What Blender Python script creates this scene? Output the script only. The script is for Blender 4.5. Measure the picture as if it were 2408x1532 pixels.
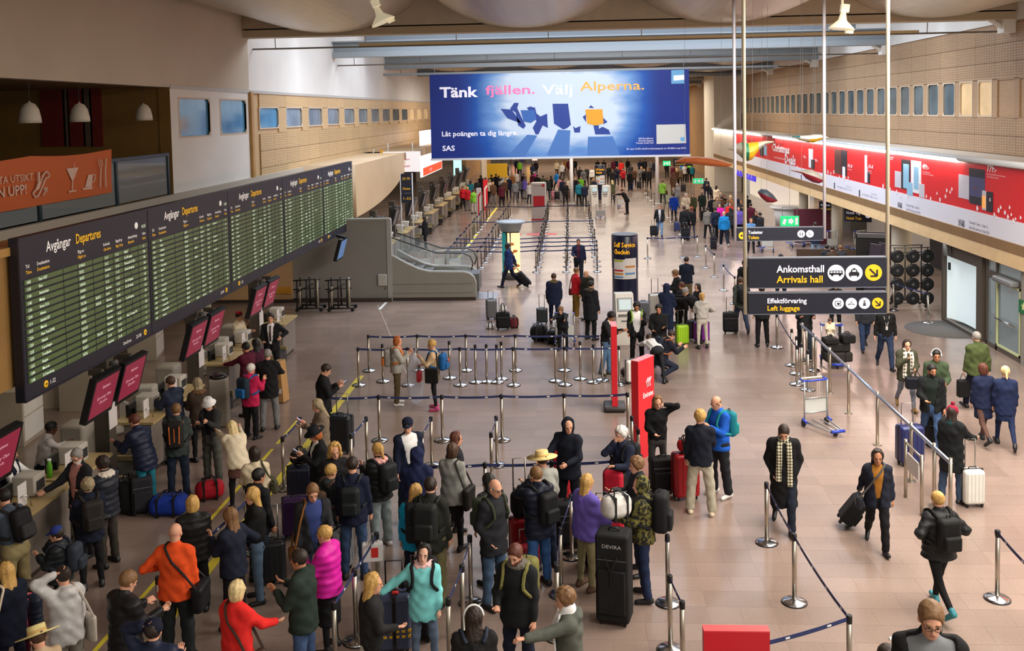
import bpy, math, random
import numpy as np
from mathutils import Matrix, Vector
for _o in list(bpy.data.objects): bpy.data.objects.remove(_o)
SC = bpy.context.scene
COL = SC.collection
rad = math.radians
# ------------------------------------------------------------------ camera
F, YAW, PITCH, ROLL, CX, CY, CH = 2300.0, 0.0607127, 0.0569516, -0.0196697, 1204.0, 394.0, 7.0
_fw = np.array([-math.sin(YAW)*math.cos(PITCH), math.cos(YAW)*math.cos(PITCH), -math.sin(PITCH)])
_r0 = np.array([math.cos(YAW), math.sin(YAW), 0.0]); _u0 = np.cross(_r0, _fw)
RT = math.cos(ROLL)*_r0 + math.sin(ROLL)*_u0
UP = -math.sin(ROLL)*_r0 + math.cos(ROLL)*_u0
FW = _fw
cd = bpy.data.cameras.new('camera'); co = bpy.data.objects.new('camera', cd); COL.objects.link(co)
m = Matrix.Identity(4)
for i in range(3):
    m[i][0] = RT[i]; m[i][1] = UP[i]; m[i][2] = -FW[i]
m[2][3] = CH
co.matrix_world = m
cd.sensor_fit = 'HORIZONTAL'; cd.sensor_width = 36.0; cd.lens = F/2408*36.0
cd.shift_x = 0.0; cd.shift_y = (CY-766.0)/2408.0
cd.clip_start = 0.1; cd.clip_end = 500
SC.camera = co
# ------------------------------------------------------------------ world, light, exposure
w = bpy.data.worlds.new('world'); SC.world = w; w.use_nodes = True
w.node_tree.nodes['Background'].inputs[0].default_value = (1.0, 0.93, 0.84, 1)
w.node_tree.nodes['Background'].inputs[1].default_value = 0.45
vs = SC.view_settings
vs.view_transform = 'Standard'; vs.look = 'None'; vs.gamma = 1.0; vs.exposure = 0.42; vs.use_curve_mapping = False
def area(name, loc, sx, sy, power, col=(1, 1, 1), rot=(0, 0, 0)):
    l = bpy.data.lights.new(name, 'AREA'); l.shape = 'RECTANGLE'; l.size = sx; l.size_y = sy
    l.energy = power; l.color = col
    o = bpy.data.objects.new(name, l); COL.objects.link(o); o.location = loc; o.rotation_euler = rot
    return o
WARM = (1.0, 0.86, 0.70); COOL = (0.80, 0.88, 1.0); NEUT = (1.0, 0.93, 0.85)
area('hall_light', (8.5, 4.0, 9.6), 7, 5, 1050, NEUT)
area('hall_light', (8.5, 13.0, 9.6), 7, 5, 1350, NEUT)
area('hall_light', (8.0, 20.0, 9.6), 8, 4.6, 1350, NEUT)
area('skylight_lamp', (1.5, 38.5, 11.7), 20, 8, 2500, COOL)
area('skylight_lamp', (1.5, 49.0, 11.7), 20, 5, 1600, COOL)
area('hall_light', (1.5, 66.0, 9.45), 18, 8, 1500, NEUT)
area('hall_light', (1.5, 90.0, 9.45), 18, 10, 2000, WARM)
area('hall_light', (1.5, 118.0, 9.45), 18, 14, 2200, WARM)
area('lobby_light', (16.0, 38.0, 2.75), 5, 26, 420, WARM)
area('lobby_light', (16.0, 66.0, 2.75), 5, 16, 420, WARM)
area('desk_light', (-11.0, 24.0, 4.2), 2.5, 18, 80, WARM)
area('added_banner_fill', (0.9, 51.5, 9.6), 13, 0.6, 230, (1, 1, 1), (rad(72), 0, 0))  # unseen lamp added to brighten the banner print
area('desk_light', (-11.5, 62.0, 4.2), 4, 36, 420, WARM)

def ray(px, py):
    return FW + (px-CX)/F*RT - (py-CY)/F*UP
def at_z(px, py, z=0.0):
    d = ray(px, py); t = (z-CH)/d[2]; return np.array([0, 0, CH]) + d*t
def at_y(px, py, Y):
    d = ray(px, py); return np.array([0, 0, CH]) + d*(Y/d[1])
def at_x(px, py, X):
    d = ray(px, py); return np.array([0, 0, CH]) + d*(X/d[0])
# ------------------------------------------------------------------ colours and materials
def lin(hx):
    hx = hx.lstrip('#')
    out = []
    for k in (0, 2, 4):
        c = int(hx[k:k+2], 16)/255
        out.append(c/12.92 if c <= 0.04045 else ((c+0.055)/1.055)**2.4)
    return tuple(out)
PAL = dict(black='17171a', charcoal='2a2b2f', navy='1a2138', darknavy='141a2b', blue='1f5fc8', brightblue='1f86d6', royal='1746b4', grey='77797a', lightgrey='c3c1bf',
           midgrey='5a5b5e', white='ecebe8', cream='e2d3b6', beige='c9ab86', khaki='94865f', olive='4c5036', green='3b4a33', lime='7fc63a', darkgreen='26322a',
           red='c4202b', brightred='dd2a26', maroon='55182a', crimson='c02250', pink='e59aa4', magenta='d4219c', purple='6a5ab0', violet='7d2a8f', orange='e4511f',
           teal='1e6f80', mint='7fd6d6', turquoise='1593bd', brown='5c4130', tan='a2703f', mustard='8a6a2c', jeans='33455f', lightjeans='7b93ad', darkjeans='252f42',
           skin='d9a184', tanskin='b9805f', darkskin='5a3b2c', paleskin='e3b39a', yellow='e8c21e', tweed='7a6a58', denim='4a6488')
HAIR = dict(black='15110f', dark='2a1c14', brown='4a3220', lightbrown='7a5836', blond='c49a55', palebl='dcc48e', ginger='a85a26', grey='8f8a84', white='d8d4cc', greybl='9a8a6a', auburn='5c3020')
MATS = {}
def newmat(name):
    mt = bpy.data.materials.new(name); mt.use_nodes = True
    return mt, mt.node_tree, mt.node_tree.nodes['Principled BSDF']
def mat(name, col, rough=0.6, metal=0.0, noise=0.0, scale=8.0, bump=0.0, emit=0.0, spec=None, alpha=None, trans=0.0):
    key = (name, col, rough, metal, noise, scale, bump, emit, alpha, trans)
    if key in MATS: return MATS[key]
    c = lin(col) if isinstance(col, str) else col
    mt, nt, b = newmat(name)
    b.inputs['Base Color'].default_value = (*c, 1); b.inputs['Roughness'].default_value = rough; b.inputs['Metallic'].default_value = metal
    if spec is not None: b.inputs['Specular IOR Level'].default_value = spec
    if emit:
        b.inputs['Emission Color'].default_value = (*c, 1); b.inputs['Emission Strength'].default_value = emit
    if alpha is not None: b.inputs['Alpha'].default_value = alpha
    if trans: b.inputs['Transmission Weight'].default_value = trans
    if noise or bump:
        tc = nt.nodes.new('ShaderNodeTexCoord'); nz = nt.nodes.new('ShaderNodeTexNoise'); nz.inputs['Scale'].default_value = scale; nz.inputs['Detail'].default_value = 3
        nt.links.new(tc.outputs['Object'], nz.inputs['Vector'])
        if noise:
            rp = nt.nodes.new('ShaderNodeMapRange'); rp.inputs['From Min'].default_value = 0.3; rp.inputs['From Max'].default_value = 0.7
            rp.inputs['To Min'].default_value = 1-noise; rp.inputs['To Max'].default_value = 1+noise
            mx = nt.nodes.new('ShaderNodeVectorMath'); mx.operation = 'SCALE'; mx.inputs[0].default_value = c
            nt.links.new(nz.outputs['Fac'], rp.inputs['Value']); nt.links.new(rp.outputs[0], mx.inputs['Scale']); nt.links.new(mx.outputs[0], b.inputs['Base Color'])
        if bump:
            bp = nt.nodes.new('ShaderNodeBump'); bp.inputs['Strength'].default_value = bump; bp.inputs['Distance'].default_value = 0.02
            nt.links.new(nz.outputs['Fac'], bp.inputs['Height']); nt.links.new(bp.outputs[0], b.inputs['Normal'])
    MATS[key] = mt
    return mt
def cloth(c, gloss=0.85):
    return mat('cloth', PAL.get(c, c), gloss, 0, 0.14, 9.0, 0.35, spec=0.25)
def plain(c, r=0.5): return mat('plain', PAL.get(c, c), r)
STEEL = mat('brushed_steel', 'b4ab9c', 0.32, 0.9)
CHROME = mat('polished_steel', 'c9ccd0', 0.18, 1.0)
BLACKP = mat('black_plastic', '121214', 0.45)
DARK = mat('dark_void', '1c1813', 0.8)
WHITE = mat('white_paint', 'e6e2da', 0.55, 0, 0.03, 3)
NAVYSIGN = mat('sign_navy', '0e1226', 0.6)
YELL = mat('sign_yellow', 'f2b81c', 0.5, emit=0.2)
WHT = mat('sign_white', 'f2f1ff', 0.5, emit=0.2)
# ------------------------------------------------------------------ object helpers
def tag(o, label=None, cat=None, group=None, kind=None):
    if label: o['label'] = label
    if cat: o['category'] = cat
    if group: o['group'] = group
    if kind: o['kind'] = kind
    return o
def empty(name, loc=(0, 0, 0), rz=0.0, label=None, cat=None, group=None, kind=None):
    o = bpy.data.objects.new(name, None); o.empty_display_size = 0.1; COL.objects.link(o)
    o.location = loc; o.rotation_euler = (0, 0, rz)
    return tag(o, label, cat, group, kind)
def link(name, me, parent=None, loc=None, rot=None):
    o = bpy.data.objects.new(name, me); COL.objects.link(o)
    if parent is not None: o.parent = parent
    if loc is not None: o.location = loc
    if rot is not None: o.rotation_euler = rot
    return o
def np_mesh(name, V, Fq, mats, mi=None, smooth=True, n=4):
    me = bpy.data.meshes.new(name); V = np.asarray(V, np.float32); Fq = np.asarray(Fq, np.int32)
    me.vertices.add(len(V)); me.vertices.foreach_set('co', V.ravel())
    me.loops.add(Fq.size); me.loops.foreach_set('vertex_index', Fq.ravel())
    me.polygons.add(len(Fq)); me.polygons.foreach_set('loop_start', np.arange(0, Fq.size, n, dtype=np.int32))
    me.polygons.foreach_set('loop_total', np.full(len(Fq), n, np.int32))
    if mi is not None: me.polygons.foreach_set('material_index', np.asarray(mi, np.int32))
    me.polygons.foreach_set('use_smooth', np.full(len(Fq), smooth))
    for q in mats: me.materials.append(q)
    me.update(calc_edges=True)
    return me
class MB:
    def __init__(s): s.v = []; s.f = []; s.m = []; s.s = []; s.M = None
    def add(s, vs, fs, mi=0, smooth=False):
        k = len(s.v)
        if s.M is not None: vs = [tuple(s.M @ Vector(p)) for p in vs]
        s.v += [tuple(map(float, p)) for p in vs]
        for f in fs: s.f.append(tuple(k+i for i in f)); s.m.append(mi); s.s.append(smooth)
        return s
    def box(s, c, d, mi=0, rz=0.0, rx=0.0, ry=0.0):
        x, y, z = d[0]/2, d[1]/2, d[2]/2
        vs = [Vector((sx*x, sy*y, sz*z)) for sz in (-1, 1) for sy in (-1, 1) for sx in (-1, 1)]
        if rz or rx or ry:
            R = Matrix.Rotation(rz, 3, 'Z') @ Matrix.Rotation(ry, 3, 'Y') @ Matrix.Rotation(rx, 3, 'X'); vs = [R @ v for v in vs]
        vs = [v+Vector(c) for v in vs]
        return s.add(vs, [(0, 2, 3, 1), (4, 5, 7, 6), (0, 1, 5, 4), (2, 6, 7, 3), (0, 4, 6, 2), (1, 3, 7, 5)], mi)
    def b2(s, lo, hi, mi=0):
        return s.box([(a+b)/2 for a, b in zip(lo, hi)], [abs(b-a) for a, b in zip(lo, hi)], mi)
    def tube(s, pts, r, n=6, mi=0, caps=True):
        pts = [Vector(p) for p in pts]; rs = r if isinstance(r, (list, tuple)) else [r]*len(pts)
        vs = []; fs = []; a = None
        for i, p in enumerate(pts):
            t = (pts[min(i+1, len(pts)-1)]-pts[max(i-1, 0)])
            t = t.normalized() if t.length > 1e-9 else Vector((0, 0, 1))
            if a is None: a = t.orthogonal().normalized()
            else:
                a = a - t*a.dot(t); a = a.normalized() if a.length > 1e-6 else t.orthogonal().normalized()
            b = t.cross(a)
            for k in range(n):
                q = 2*math.pi*k/n; vs.append(p+(a*math.cos(q)+b*math.sin(q))*rs[i])
        for i in range(len(pts)-1):
            for k in range(n):
                k2 = (k+1) % n; fs.append((i*n+k, i*n+k2, (i+1)*n+k2, (i+1)*n+k))
        s.add(vs, fs, mi, n > 5)
        if caps:
            base = len(s.v)-len(vs)
            s.f.append(tuple(base+k for k in reversed(range(n)))); s.m.append(mi); s.s.append(False)
            s.f.append(tuple(base+(len(pts)-1)*n+k for k in range(n))); s.m.append(mi); s.s.append(False)
        return s
    def lathe(s, prof, c=(0, 0, 0), n=20, mi=0, sx=1.0, sy=1.0):
        vs = []; fs = []
        for r, z in prof:
            for k in range(n):
                q = 2*math.pi*k/n; vs.append((c[0]+r*sx*math.cos(q), c[1]+r*sy*math.sin(q), c[2]+z))
        for i in range(len(prof)-1):
            for k in range(n):
                k2 = (k+1) % n; fs.append((i*n+k, i*n+k2, (i+1)*n+k2, (i+1)*n+k))
        s.add(vs, fs, mi, True)
        base = len(s.v)-len(vs)
        s.f.append(tuple(base+k for k in reversed(range(n)))); s.m.append(mi); s.s.append(False)
        s.f.append(tuple(base+(len(prof)-1)*n+k for k in range(n))); s.m.append(mi); s.s.append(False)
        return s
    def prism(s, poly, o, u, v, d, mi=0, smooth=False):
        o, u, v, d = Vector(o), Vector(u), Vector(v), Vector(d); n = len(poly)
        vs = [o+u*a+v*b for a, b in poly]; vs += [p+d for p in vs]
        fs = [tuple(reversed(range(n))), tuple(range(n, 2*n))]
        if u.cross(v).dot(d) < 0: fs = [tuple(range(n)), tuple(reversed(range(n, 2*n)))]
        sd = [(i, (i+1) % n, (i+1) % n+n, i+n) for i in range(n)]
        if u.cross(v).dot(d) < 0: sd = [tuple(reversed(q)) for q in sd]
        s.add(vs, fs, mi); 
        base = len(s.v)-2*n
        for q in sd: s.f.append(tuple(base+i for i in q)); s.m.append(mi); s.s.append(smooth)
        return s
    def rbox(s, c, d, r, mi=0, seg=3, rings=2):
        """box with rounded corners in XZ and rounded front/back edges along Y"""
        x, y, z = d[0]/2, d[1]/2, d[2]/2; r = min(r, x*.98, y*.98, z*.98)
        def ring(yy, ins):
            out = []
            for cx, cz, a0 in ((x-r, z-r, 0), (-x+r, z-r, 90), (-x+r, -z+r, 180), (x-r, -z+r, 270)):
                for k in range(seg+1):
                    a = rad(a0+90*k/seg); q = max(r-ins, r*0.12)
                    out.append((c[0]+cx+q*math.cos(a), c[1]+yy, c[2]+cz+q*math.sin(a)))
            return out
        L = []
        for k in range(rings+1):
            a = math.pi/2*k/rings; L.append((-y+r*(1-math.sin(a)), r*(1-math.cos(a))))
        layers = [(yy, ins) for yy, ins in reversed(L)] if False else [(-y+r*(1-math.cos(math.pi/2*k/rings)), r*(1-math.sin(math.pi/2*k/rings))) for k in range(rings+1)]
        layers += [(-a, b) for a, b in reversed(layers)]
        vs = []; n = 4*(seg+1)
        for yy, ins in layers: vs += ring(yy, ins)
        fs = [(i*n+k, (i+1)*n+k, (i+1)*n+(k+1) % n, i*n+(k+1) % n) for i in range(len(layers)-1) for k in range(n)]
        s.add(vs, fs, mi, True)
        base = len(s.v)-len(vs)
        s.f.append(tuple(base+k for k in range(n))); s.m.append(mi); s.s.append(False)
        s.f.append(tuple(base+(len(layers)-1)*n+k for k in reversed(range(n)))); s.m.append(mi); s.s.append(False)
        return s
    def mesh(s, name, mats):
        me = bpy.data.meshes.new(name); me.from_pydata(s.v, [], s.f)
        for q in (mats if isinstance(mats, (list, tuple)) else [mats]): me.materials.append(q)
        me.polygons.foreach_set('material_index', s.m); me.polygons.foreach_set('use_smooth', s.s); me.update()
        return me
    def build(s, name, mats, parent=None, loc=None, rot=None):
        return link(name, s.mesh(name, mats), parent, loc, rot)
def copy_tree(o, parent=None):
    c = o.copy(); COL.objects.link(c)
    if parent is not None: c.parent = parent
    for ch in o.children: copy_tree(ch, c)
    return c
FITS = []
def text(body, loc, rot, size, mt, parent=None, width=None, name='lettering', bold=0.0, align='LEFT', ls=1.0, res=2, sx=None):
    cu = bpy.data.curves.new(name, 'FONT'); cu.body = body; cu.size = size; cu.align_x = align; cu.offset = bold*size; cu.resolution_u = res
    cu.space_line = ls; cu.materials.append(mt)
    o = link(name, cu, parent, loc, rot)
    if width: FITS.append((o, width))
    if sx: o.scale = (sx, 1, 1)
    return o
ORD = 'first second third fourth fifth sixth seventh eighth ninth tenth eleventh twelfth thirteenth fourteenth fifteenth sixteenth seventeenth eighteenth nineteenth twentieth'.split()
def ordn(k): return ORD[k] if k < 20 else 'twenty-'+ORD[k-20] if k < 29 else 'thirtieth' if k == 29 else 'thirty-'+ORD[k-30] if k < 39 else 'fortieth'
RX_FRONT = (rad(90), 0, 0)            # faces -Y
RX_EAST = (rad(90), 0, rad(90))       # faces +X, reads towards +Y
RX_WEST = (rad(90), 0, rad(-90))      # faces -X, reads towards -Y
# ================================================================== SETTING
XL, XR, XB, XF = -10.8, 14.1, -8.45, 11.9
YEND = 132.0
def tile_mat():
    mt, nt, b = newmat('stone_tile'); N = nt.nodes; L = nt.links
    g = N.new('ShaderNodeNewGeometry'); dv = N.new('ShaderNodeVectorMath'); dv.operation = 'DIVIDE'; dv.inputs[1].default_value = (0.9, 0.45, 1)
    fl = N.new('ShaderNodeVectorMath'); fl.operation = 'FLOOR'; wn = N.new('ShaderNodeTexWhiteNoise')
    L.new(g.outputs['Position'], dv.inputs[0]); L.new(dv.outputs[0], fl.inputs[0]); L.new(fl.outputs[0], wn.inputs['Vector'])
    nz = N.new('ShaderNodeTexNoise'); nz.inputs['Scale'].default_value = 0.55; nz.inputs['Detail'].default_value = 4; L.new(g.outputs['Position'], nz.inputs['Vector'])
    n2 = N.new('ShaderNodeTexNoise'); n2.inputs['Scale'].default_value = 30; L.new(g.outputs['Position'], n2.inputs['Vector'])
    def ramp(src, a, b_):
        r = N.new('ShaderNodeMapRange'); r.inputs['To Min'].default_value = a; r.inputs['To Max'].default_value = b_; L.new(src, r.inputs['Value']); return r.outputs[0]
    m1 = N.new('ShaderNodeMath'); m1.operation = 'MULTIPLY'; L.new(ramp(wn.outputs['Value'], .9, 1.08), m1.inputs[0]); L.new(ramp(nz.outputs['Fac'], .72, 1.28), m1.inputs[1])
    m2 = N.new('ShaderNodeMath'); m2.operation = 'MULTIPLY'; L.new(m1.outputs[0], m2.inputs[0]); L.new(ramp(n2.outputs['Fac'], .86, 1.14), m2.inputs[1])
    sc = N.new('ShaderNodeVectorMath'); sc.operation = 'SCALE'; sc.inputs[0].default_value = lin('8d7a6f'); L.new(m2.outputs[0], sc.inputs['Scale']); L.new(sc.outputs[0], b.inputs['Base Color'])
    L.new(ramp(nz.outputs['Fac'], .12, .30), b.inputs['Roughness']); b.inputs['Specular IOR Level'].default_value = 0.5
    return mt
TILE = tile_mat()
fl = MB().box((-4, 62, -0.152), (56, 150, 0.3)).build('floor', TILE); tag(fl, kind='structure')
TW, TD, G = 0.9, 0.45, 0.003
tm = MB().box((0, 0, -0.001), (TW-G, TD-G, 0.002)).mesh('tile', TILE)
cells = []
for r in range(int(11.7/TD), int(40/TD)):
    for c in range(-12, 15):
        x = (c+.5)*TW + (TW/2 if r % 2 else 0); y = (r+.5)*TD
        if -9.2 < x < 12.4 and abs(x*2300/y) < 1500: cells.append((x, y))
cells.sort(key=lambda q: q[1])
rest = MB()
for i, (x, y) in enumerate(cells):
    if i < 296: link('tile', tm, fl, (x, y, 0))
    else: rest.box((x, y, -0.001), (TW-G, TD-G, 0.002))
tag(rest.build('tile_field', TILE, fl), kind='stuff')
YLINE = mat('yellow_tape', 'e3d23a', 0.5)
def tape(pts, wd, name, mt, label):
    b = MB()
    for (x0, y0), (x1, y1) in pts:
        dx, dy = x1-x0, y1-y0; l = math.hypot(dx, dy); nx, ny = -dy/l*wd/2, dx/l*wd/2
        b.add([(x0+nx, y0+ny, .002), (x0-nx, y0-ny, .002), (x1-nx, y1-ny, .002), (x1+nx, y1+ny, .002)], [(0, 1, 2, 3)])
    o = b.build(name, mt); tag(o, label, 'floor marking')
tape([((-5.72, 11.5), (-5.72, 25.6))], .16, 'floor_stripe', YLINE, 'wide yellow queue line taped along the floor beside the belt posts')
for k, (a, c) in enumerate(((41, 47.5), (50, 56), (62, 72))): tape([((-5.5, a), (-5.5, c))], .16, 'floor_stripe', YLINE, 'yellow floor line at the left edge of the far maze, %s piece from the escalator' % ordn(k))
for k, (a, c) in enumerate(((11.5, 18.4), (19.2, 19.9), (20.2, 20.5), (20.8, 21.8))): tape([((-6.38, a), (-6.38, c))], .07, 'floor_stripe', YLINE, 'narrow broken yellow line nearest the desks, %s piece from the near end' % ordn(k))
tape([((-4.3, 25), (-7.2, 35.3))], .03, 'floor_joint', mat('joint', 'a8988e', .5), 'thin pale expansion line across the floor to the grey partition')
for a, c, q in ((-3.9, -2.9, 'smaller left'), (-2.6, -.9, 'larger right')): tape([((a, 55.4), (c, 55.4))], .8, 'floor_mat', mat('red_tape', 'c9525a', .6), '%s red floor mat inside the far belt maze' % q)
# ---- walls
WALLW = mat('white_wall', 'ddd9d2', 0.75, 0, 0.04, 0.6)
def wood(name, base, holes=True):
    mt, nt, b = newmat(name); N = nt.nodes; L = nt.links
    tc = N.new('ShaderNodeTexCoord'); mp = N.new('ShaderNodeMapping'); mp.inputs['Scale'].default_value = (3, 1.2, 14); L.new(tc.outputs['Object'], mp.inputs[0])
    nz = N.new('ShaderNodeTexNoise'); nz.inputs['Scale'].default_value = 1.6; nz.inputs['Detail'].default_value = 5; L.new(mp.outputs[0], nz.inputs['Vector'])
    cr = N.new('ShaderNodeMapRange'); cr.inputs['To Min'].default_value = .78; cr.inputs['To Max'].default_value = 1.2; L.new(nz.outputs['Fac'], cr.inputs['Value'])
    oi = N.new('ShaderNodeObjectInfo'); r2 = N.new('ShaderNodeMapRange'); r2.inputs['To Min'].default_value = .93; r2.inputs['To Max'].default_value = 1.06; L.new(oi.outputs['Random'], r2.inputs['Value'])
    mu = N.new('ShaderNodeMath'); mu.operation = 'MULTIPLY'; L.new(cr.outputs[0], mu.inputs[0]); L.new(r2.outputs[0], mu.inputs[1])
    fac = mu.outputs[0]
    if holes:
        sp = N.new('ShaderNodeSeparateXYZ'); L.new(tc.outputs['Object'], sp.inputs[0])
        def slot(src, per, th):
            a = N.new('ShaderNodeMath'); a.operation = 'DIVIDE'; a.inputs[1].default_value = per; L.new(src, a.inputs[0])
            f = N.new('ShaderNodeMath'); f.operation = 'FRACT'; L.new(a.outputs[0], f.inputs[0])
            c = N.new('ShaderNodeMath'); c.operation = 'LESS_THAN'; c.inputs[1].default_value = th; L.new(f.outputs[0], c.inputs[0]); return c.outputs[0]
        h = N.new('ShaderNodeMath'); h.operation = 'MULTIPLY'; L.new(slot(sp.outputs['Y'], .2, .62), h.inputs[0]); L.new(slot(sp.outputs['Z'], .085, .42), h.inputs[1])
        k = N.new('ShaderNodeMath'); k.operation = 'MULTIPLY_ADD'; k.inputs[1].default_value = -.42; k.inputs[2].default_value = 1; L.new(h.outputs[0], k.inputs[0])
        m3 = N.new('ShaderNodeMath'); m3.operation = 'MULTIPLY'; L.new(fac, m3.inputs[0]); L.new(k.outputs[0], m3.inputs[1]); fac = m3.outputs[0]
    sc = N.new('ShaderNodeVectorMath'); sc.operation = 'SCALE'; sc.inputs[0].default_value = lin(base); L.new(fac, sc.inputs['Scale']); L.new(sc.outputs[0], b.inputs['Base Color'])
    b.inputs['Roughness'].default_value = .42
    return mt
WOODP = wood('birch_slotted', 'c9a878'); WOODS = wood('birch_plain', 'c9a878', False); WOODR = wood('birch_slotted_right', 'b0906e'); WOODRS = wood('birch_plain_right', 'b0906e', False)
TRIM = mat('birch_trim', 'b58a4c', .45, 0, .12, 2)
def struct(name, lo, hi, mt, parent=None):
    o = MB().b2(lo, hi).build(name, mt, parent); 
    if parent is None: tag(o, kind='structure')
    return o
YC = at_x(407, 420, XL)[1]          # near corner of the white wall
YW = at_x(590, 330, XL)[1]          # start of the wood cladding
YC = at_x(407, 420, XL)[1]          # near corner of the white wall
YW = at_x(590, 330, XL)[1]          # start of the wood cladding
struct('wall_left_upper', (XL-.3, YW, 7.84), (XL, YEND, 12.4), WALLW); struct('wall_left_cafe', (XL-.3, -4, 7.84), (XL, YW, 12.4), mat('white_wall_dim', 'c2b5a2', .75, 0, .05, .5))  # near stretch of the white wall, its dimness put into a beige colour
wl = MB(); wins = []
def holed(b, x0, x1, y0, y1, z0, z1, holes):
    """wall slab pierced by a row of window openings (y0,y1,z0,z1)"""
    y = y0
    for (a, c, d, e) in sorted(holes):
        b.b2((x0, y, z0), (x1, a, z1)); b.b2((x0, a, z0), (x1, c, d)); b.b2((x0, a, e), (x1, c, z1)); y = c
    b.b2((x0, y, z0), (x1, y1, z1))
wh = []
for (xa, xb, yt, yb) in ((423, 495, 232, 322), (520, 580, 235, 315)):
    wh.append((at_x(xa, yb, XL)[1], at_x(xb, yb, XL)[1], at_x(xa, yb, XL)[2], at_x(xa, yt, XL)[2]))
b = MB(); holed(b, XL-.3, XL, YC, YW, 4.6, 7.84, wh); tag(b.build('wall_left_white', WALLW), kind='structure')
GLASSB = mat('window_glass_blue', '4f86a8', 0.08, 0, .25, .8, spec=.8); GLASSD = mat('window_glass_dusk', '5d7078', 0.08, 0, .3, .9, spec=.8); GLASSG = mat('window_glass_grey', '8f9aa0', .1, 0, .3, .9, spec=.8); GLASSW = mat('window_glass_warm', 'd9b888', .25, 0, .2, 1, emit=.25)
FRAME = mat('window_frame', 'cdb9a0', .5)
NW = [0]
def window(x, dx, y0, y1, z0, z1, glass):
    NW[0] += 1; s = 1 if dx > 0 else -1
    f = MB(); t = .045
    for lo, hi in (((y0-t, z0-t), (y1+t, z0)), ((y0-t, z1), (y1+t, z1+t)), ((y0-t, z0), (y0, z1)), ((y1, z0), (y1+t, z1))):
        f.b2((x-.06*s, lo[0], lo[1]), (x+.015*s, hi[0], hi[1]))
    for cy, cz, a, c in ((y0, z0, 1, 1), (y1, z0, -1, 1), (y0, z1, 1, -1), (y1, z1, -1, -1)):
        f.prism([(0, 0), (.11*a, 0), (0, .11*c)], (x-.02*s, cy, cz), (0, 1, 0), (0, 0, 1), (.03*s, 0, 0))
    o = f.build('window_%d' % NW[0], FRAME); tag(o, kind='structure')
    MB().b2((x-.07*s, y0, z0), (x-.05*s, y1, z1)).build('pane', glass, o)
for h in wh: window(XL, 1, h[0], h[1], h[2], h[3], GLASSB)
# wood clad gallery, left: backing with openings + panels
lw = []
for k in range(13):
    y0 = 33.55+3.2*k; lw.append((y0, y0+2.2, 6.6, 7.3))
YLE = 100.0
b = MB(); holed(b, XL-.3, XL-.06, YW, YLE, 4.9, 7.84, lw); wlw = b.build('wall_left_gallery', WOODS); tag(wlw, kind='structure')
for k, h in enumerate(lw): window(XL-.02, 1, *h, GLASSB if k == 0 else (GLASSG if k < 8 else GLASSD) if k < 10 else GLASSW)
pl = MB().box((0, 0, 0), (.05, 1.585, .585)).mesh('panel', WOODP); pls = MB().box((0, 0, 0), (.05, .98, .92)).mesh('panel', WOODS); plt = MB().box((0, 0, 0), (.05, 3.185, .5)).mesh('panel', WOODS)
for k in range(14):
    yy = 33.55+3.2*k
    link('panel', plt, wlw, (XL-.035, yy+1.6, 7.59)); 
    link('panel', pls, wlw, (XL-.035, yy+2.70, 6.86))
    for r in range(3):
        for q in range(2): link('panel', pl, wlw, (XL-.035, yy+.8+1.6*q, 6.10-.6*r))
struct('trim_1', (XL-.1, YW-.12, 4.9), (XL+.1, YW+.1, 7.84), TRIM)
struct('trim_2', (XL-.1, YC, 7.8), (XL+.03, YLE, 7.9), mat('grey_rail', 'b9b5ae', .5))
struct('wall_left_far', (XL-.4, YLE, 0), (XL, YEND, 7.84), mat('far_wall', 'b08a5c', .6, 0, .1, 1))
# cafe recess behind the balustrade
OCHRE = mat('ochre_wall', '7a5a26', .8, 0, .08, 2); 
rw = struct('wall_recess_far', (-20, YC, 4.6), (XL-.3, YC+.2, 7.84), OCHRE)
struct('trim_15', (XL-.31, YC-.03, 4.6), (XL+.004, YC, 7.84), OCHRE)
struct('wall_recess_back', (-20.2, 4, 4.6), (-20, YC, 7.84), OCHRE)
struct('ceiling_recess', (-20, 4, 7.84), (XL-.3, YC, 8.0), OCHRE)
struct('floor_recess', (-20, 4, 4.4), (XL-.05, YC, 4.6), mat('cafe_floor', '3a3028', .6))
pn = MB()
for xa, xb, c in ((100, 150, 0), (152, 160, 1), (163, 196, 0), (198, 213, 1), (215, 236, 0)):
    p0 = at_y(xa, 345, YC-.05); p1 = at_y(xb, 205, YC-.05); pn.b2((p0[0], YC-.06, p0[2]), (p1[0], YC, p1[2]), c)
pn.build('wall_panel', [mat('dark_red', '6a160e', .6), mat('panel_grey', '5a4a3c', .6)], rw)
# glass balustrade with dark frame
bal = MB(); zb0, zb1 = 4.95, 6.08
bal.b2((XL-.05, 8, zb1-.08), (XL+.03, YC-.25, zb1)); 
for yy in (YC-.3, 22.6, 19.2, 15.6, 12): bal.b2((XL-.06, yy-.05, 4.6), (XL+.02, yy+.05, zb1))
bo = bal.build('trim_3', mat('dark_teal_frame', '1c3038', .4)); tag(bo, kind='structure')
GL = mat('clear_glass', 'c8d4da', .03, 0, alpha=.22, spec=.9)
gl = MB()
for a, c in ((22.68, YC-.37), (19.27, 22.53), (15.68, 19.12), (12.08, 15.52)):
    MB().b2((XL-.03, a, 4.98), (XL-.015, c, zb1-.09)).build('pane', GL, bo)
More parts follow.
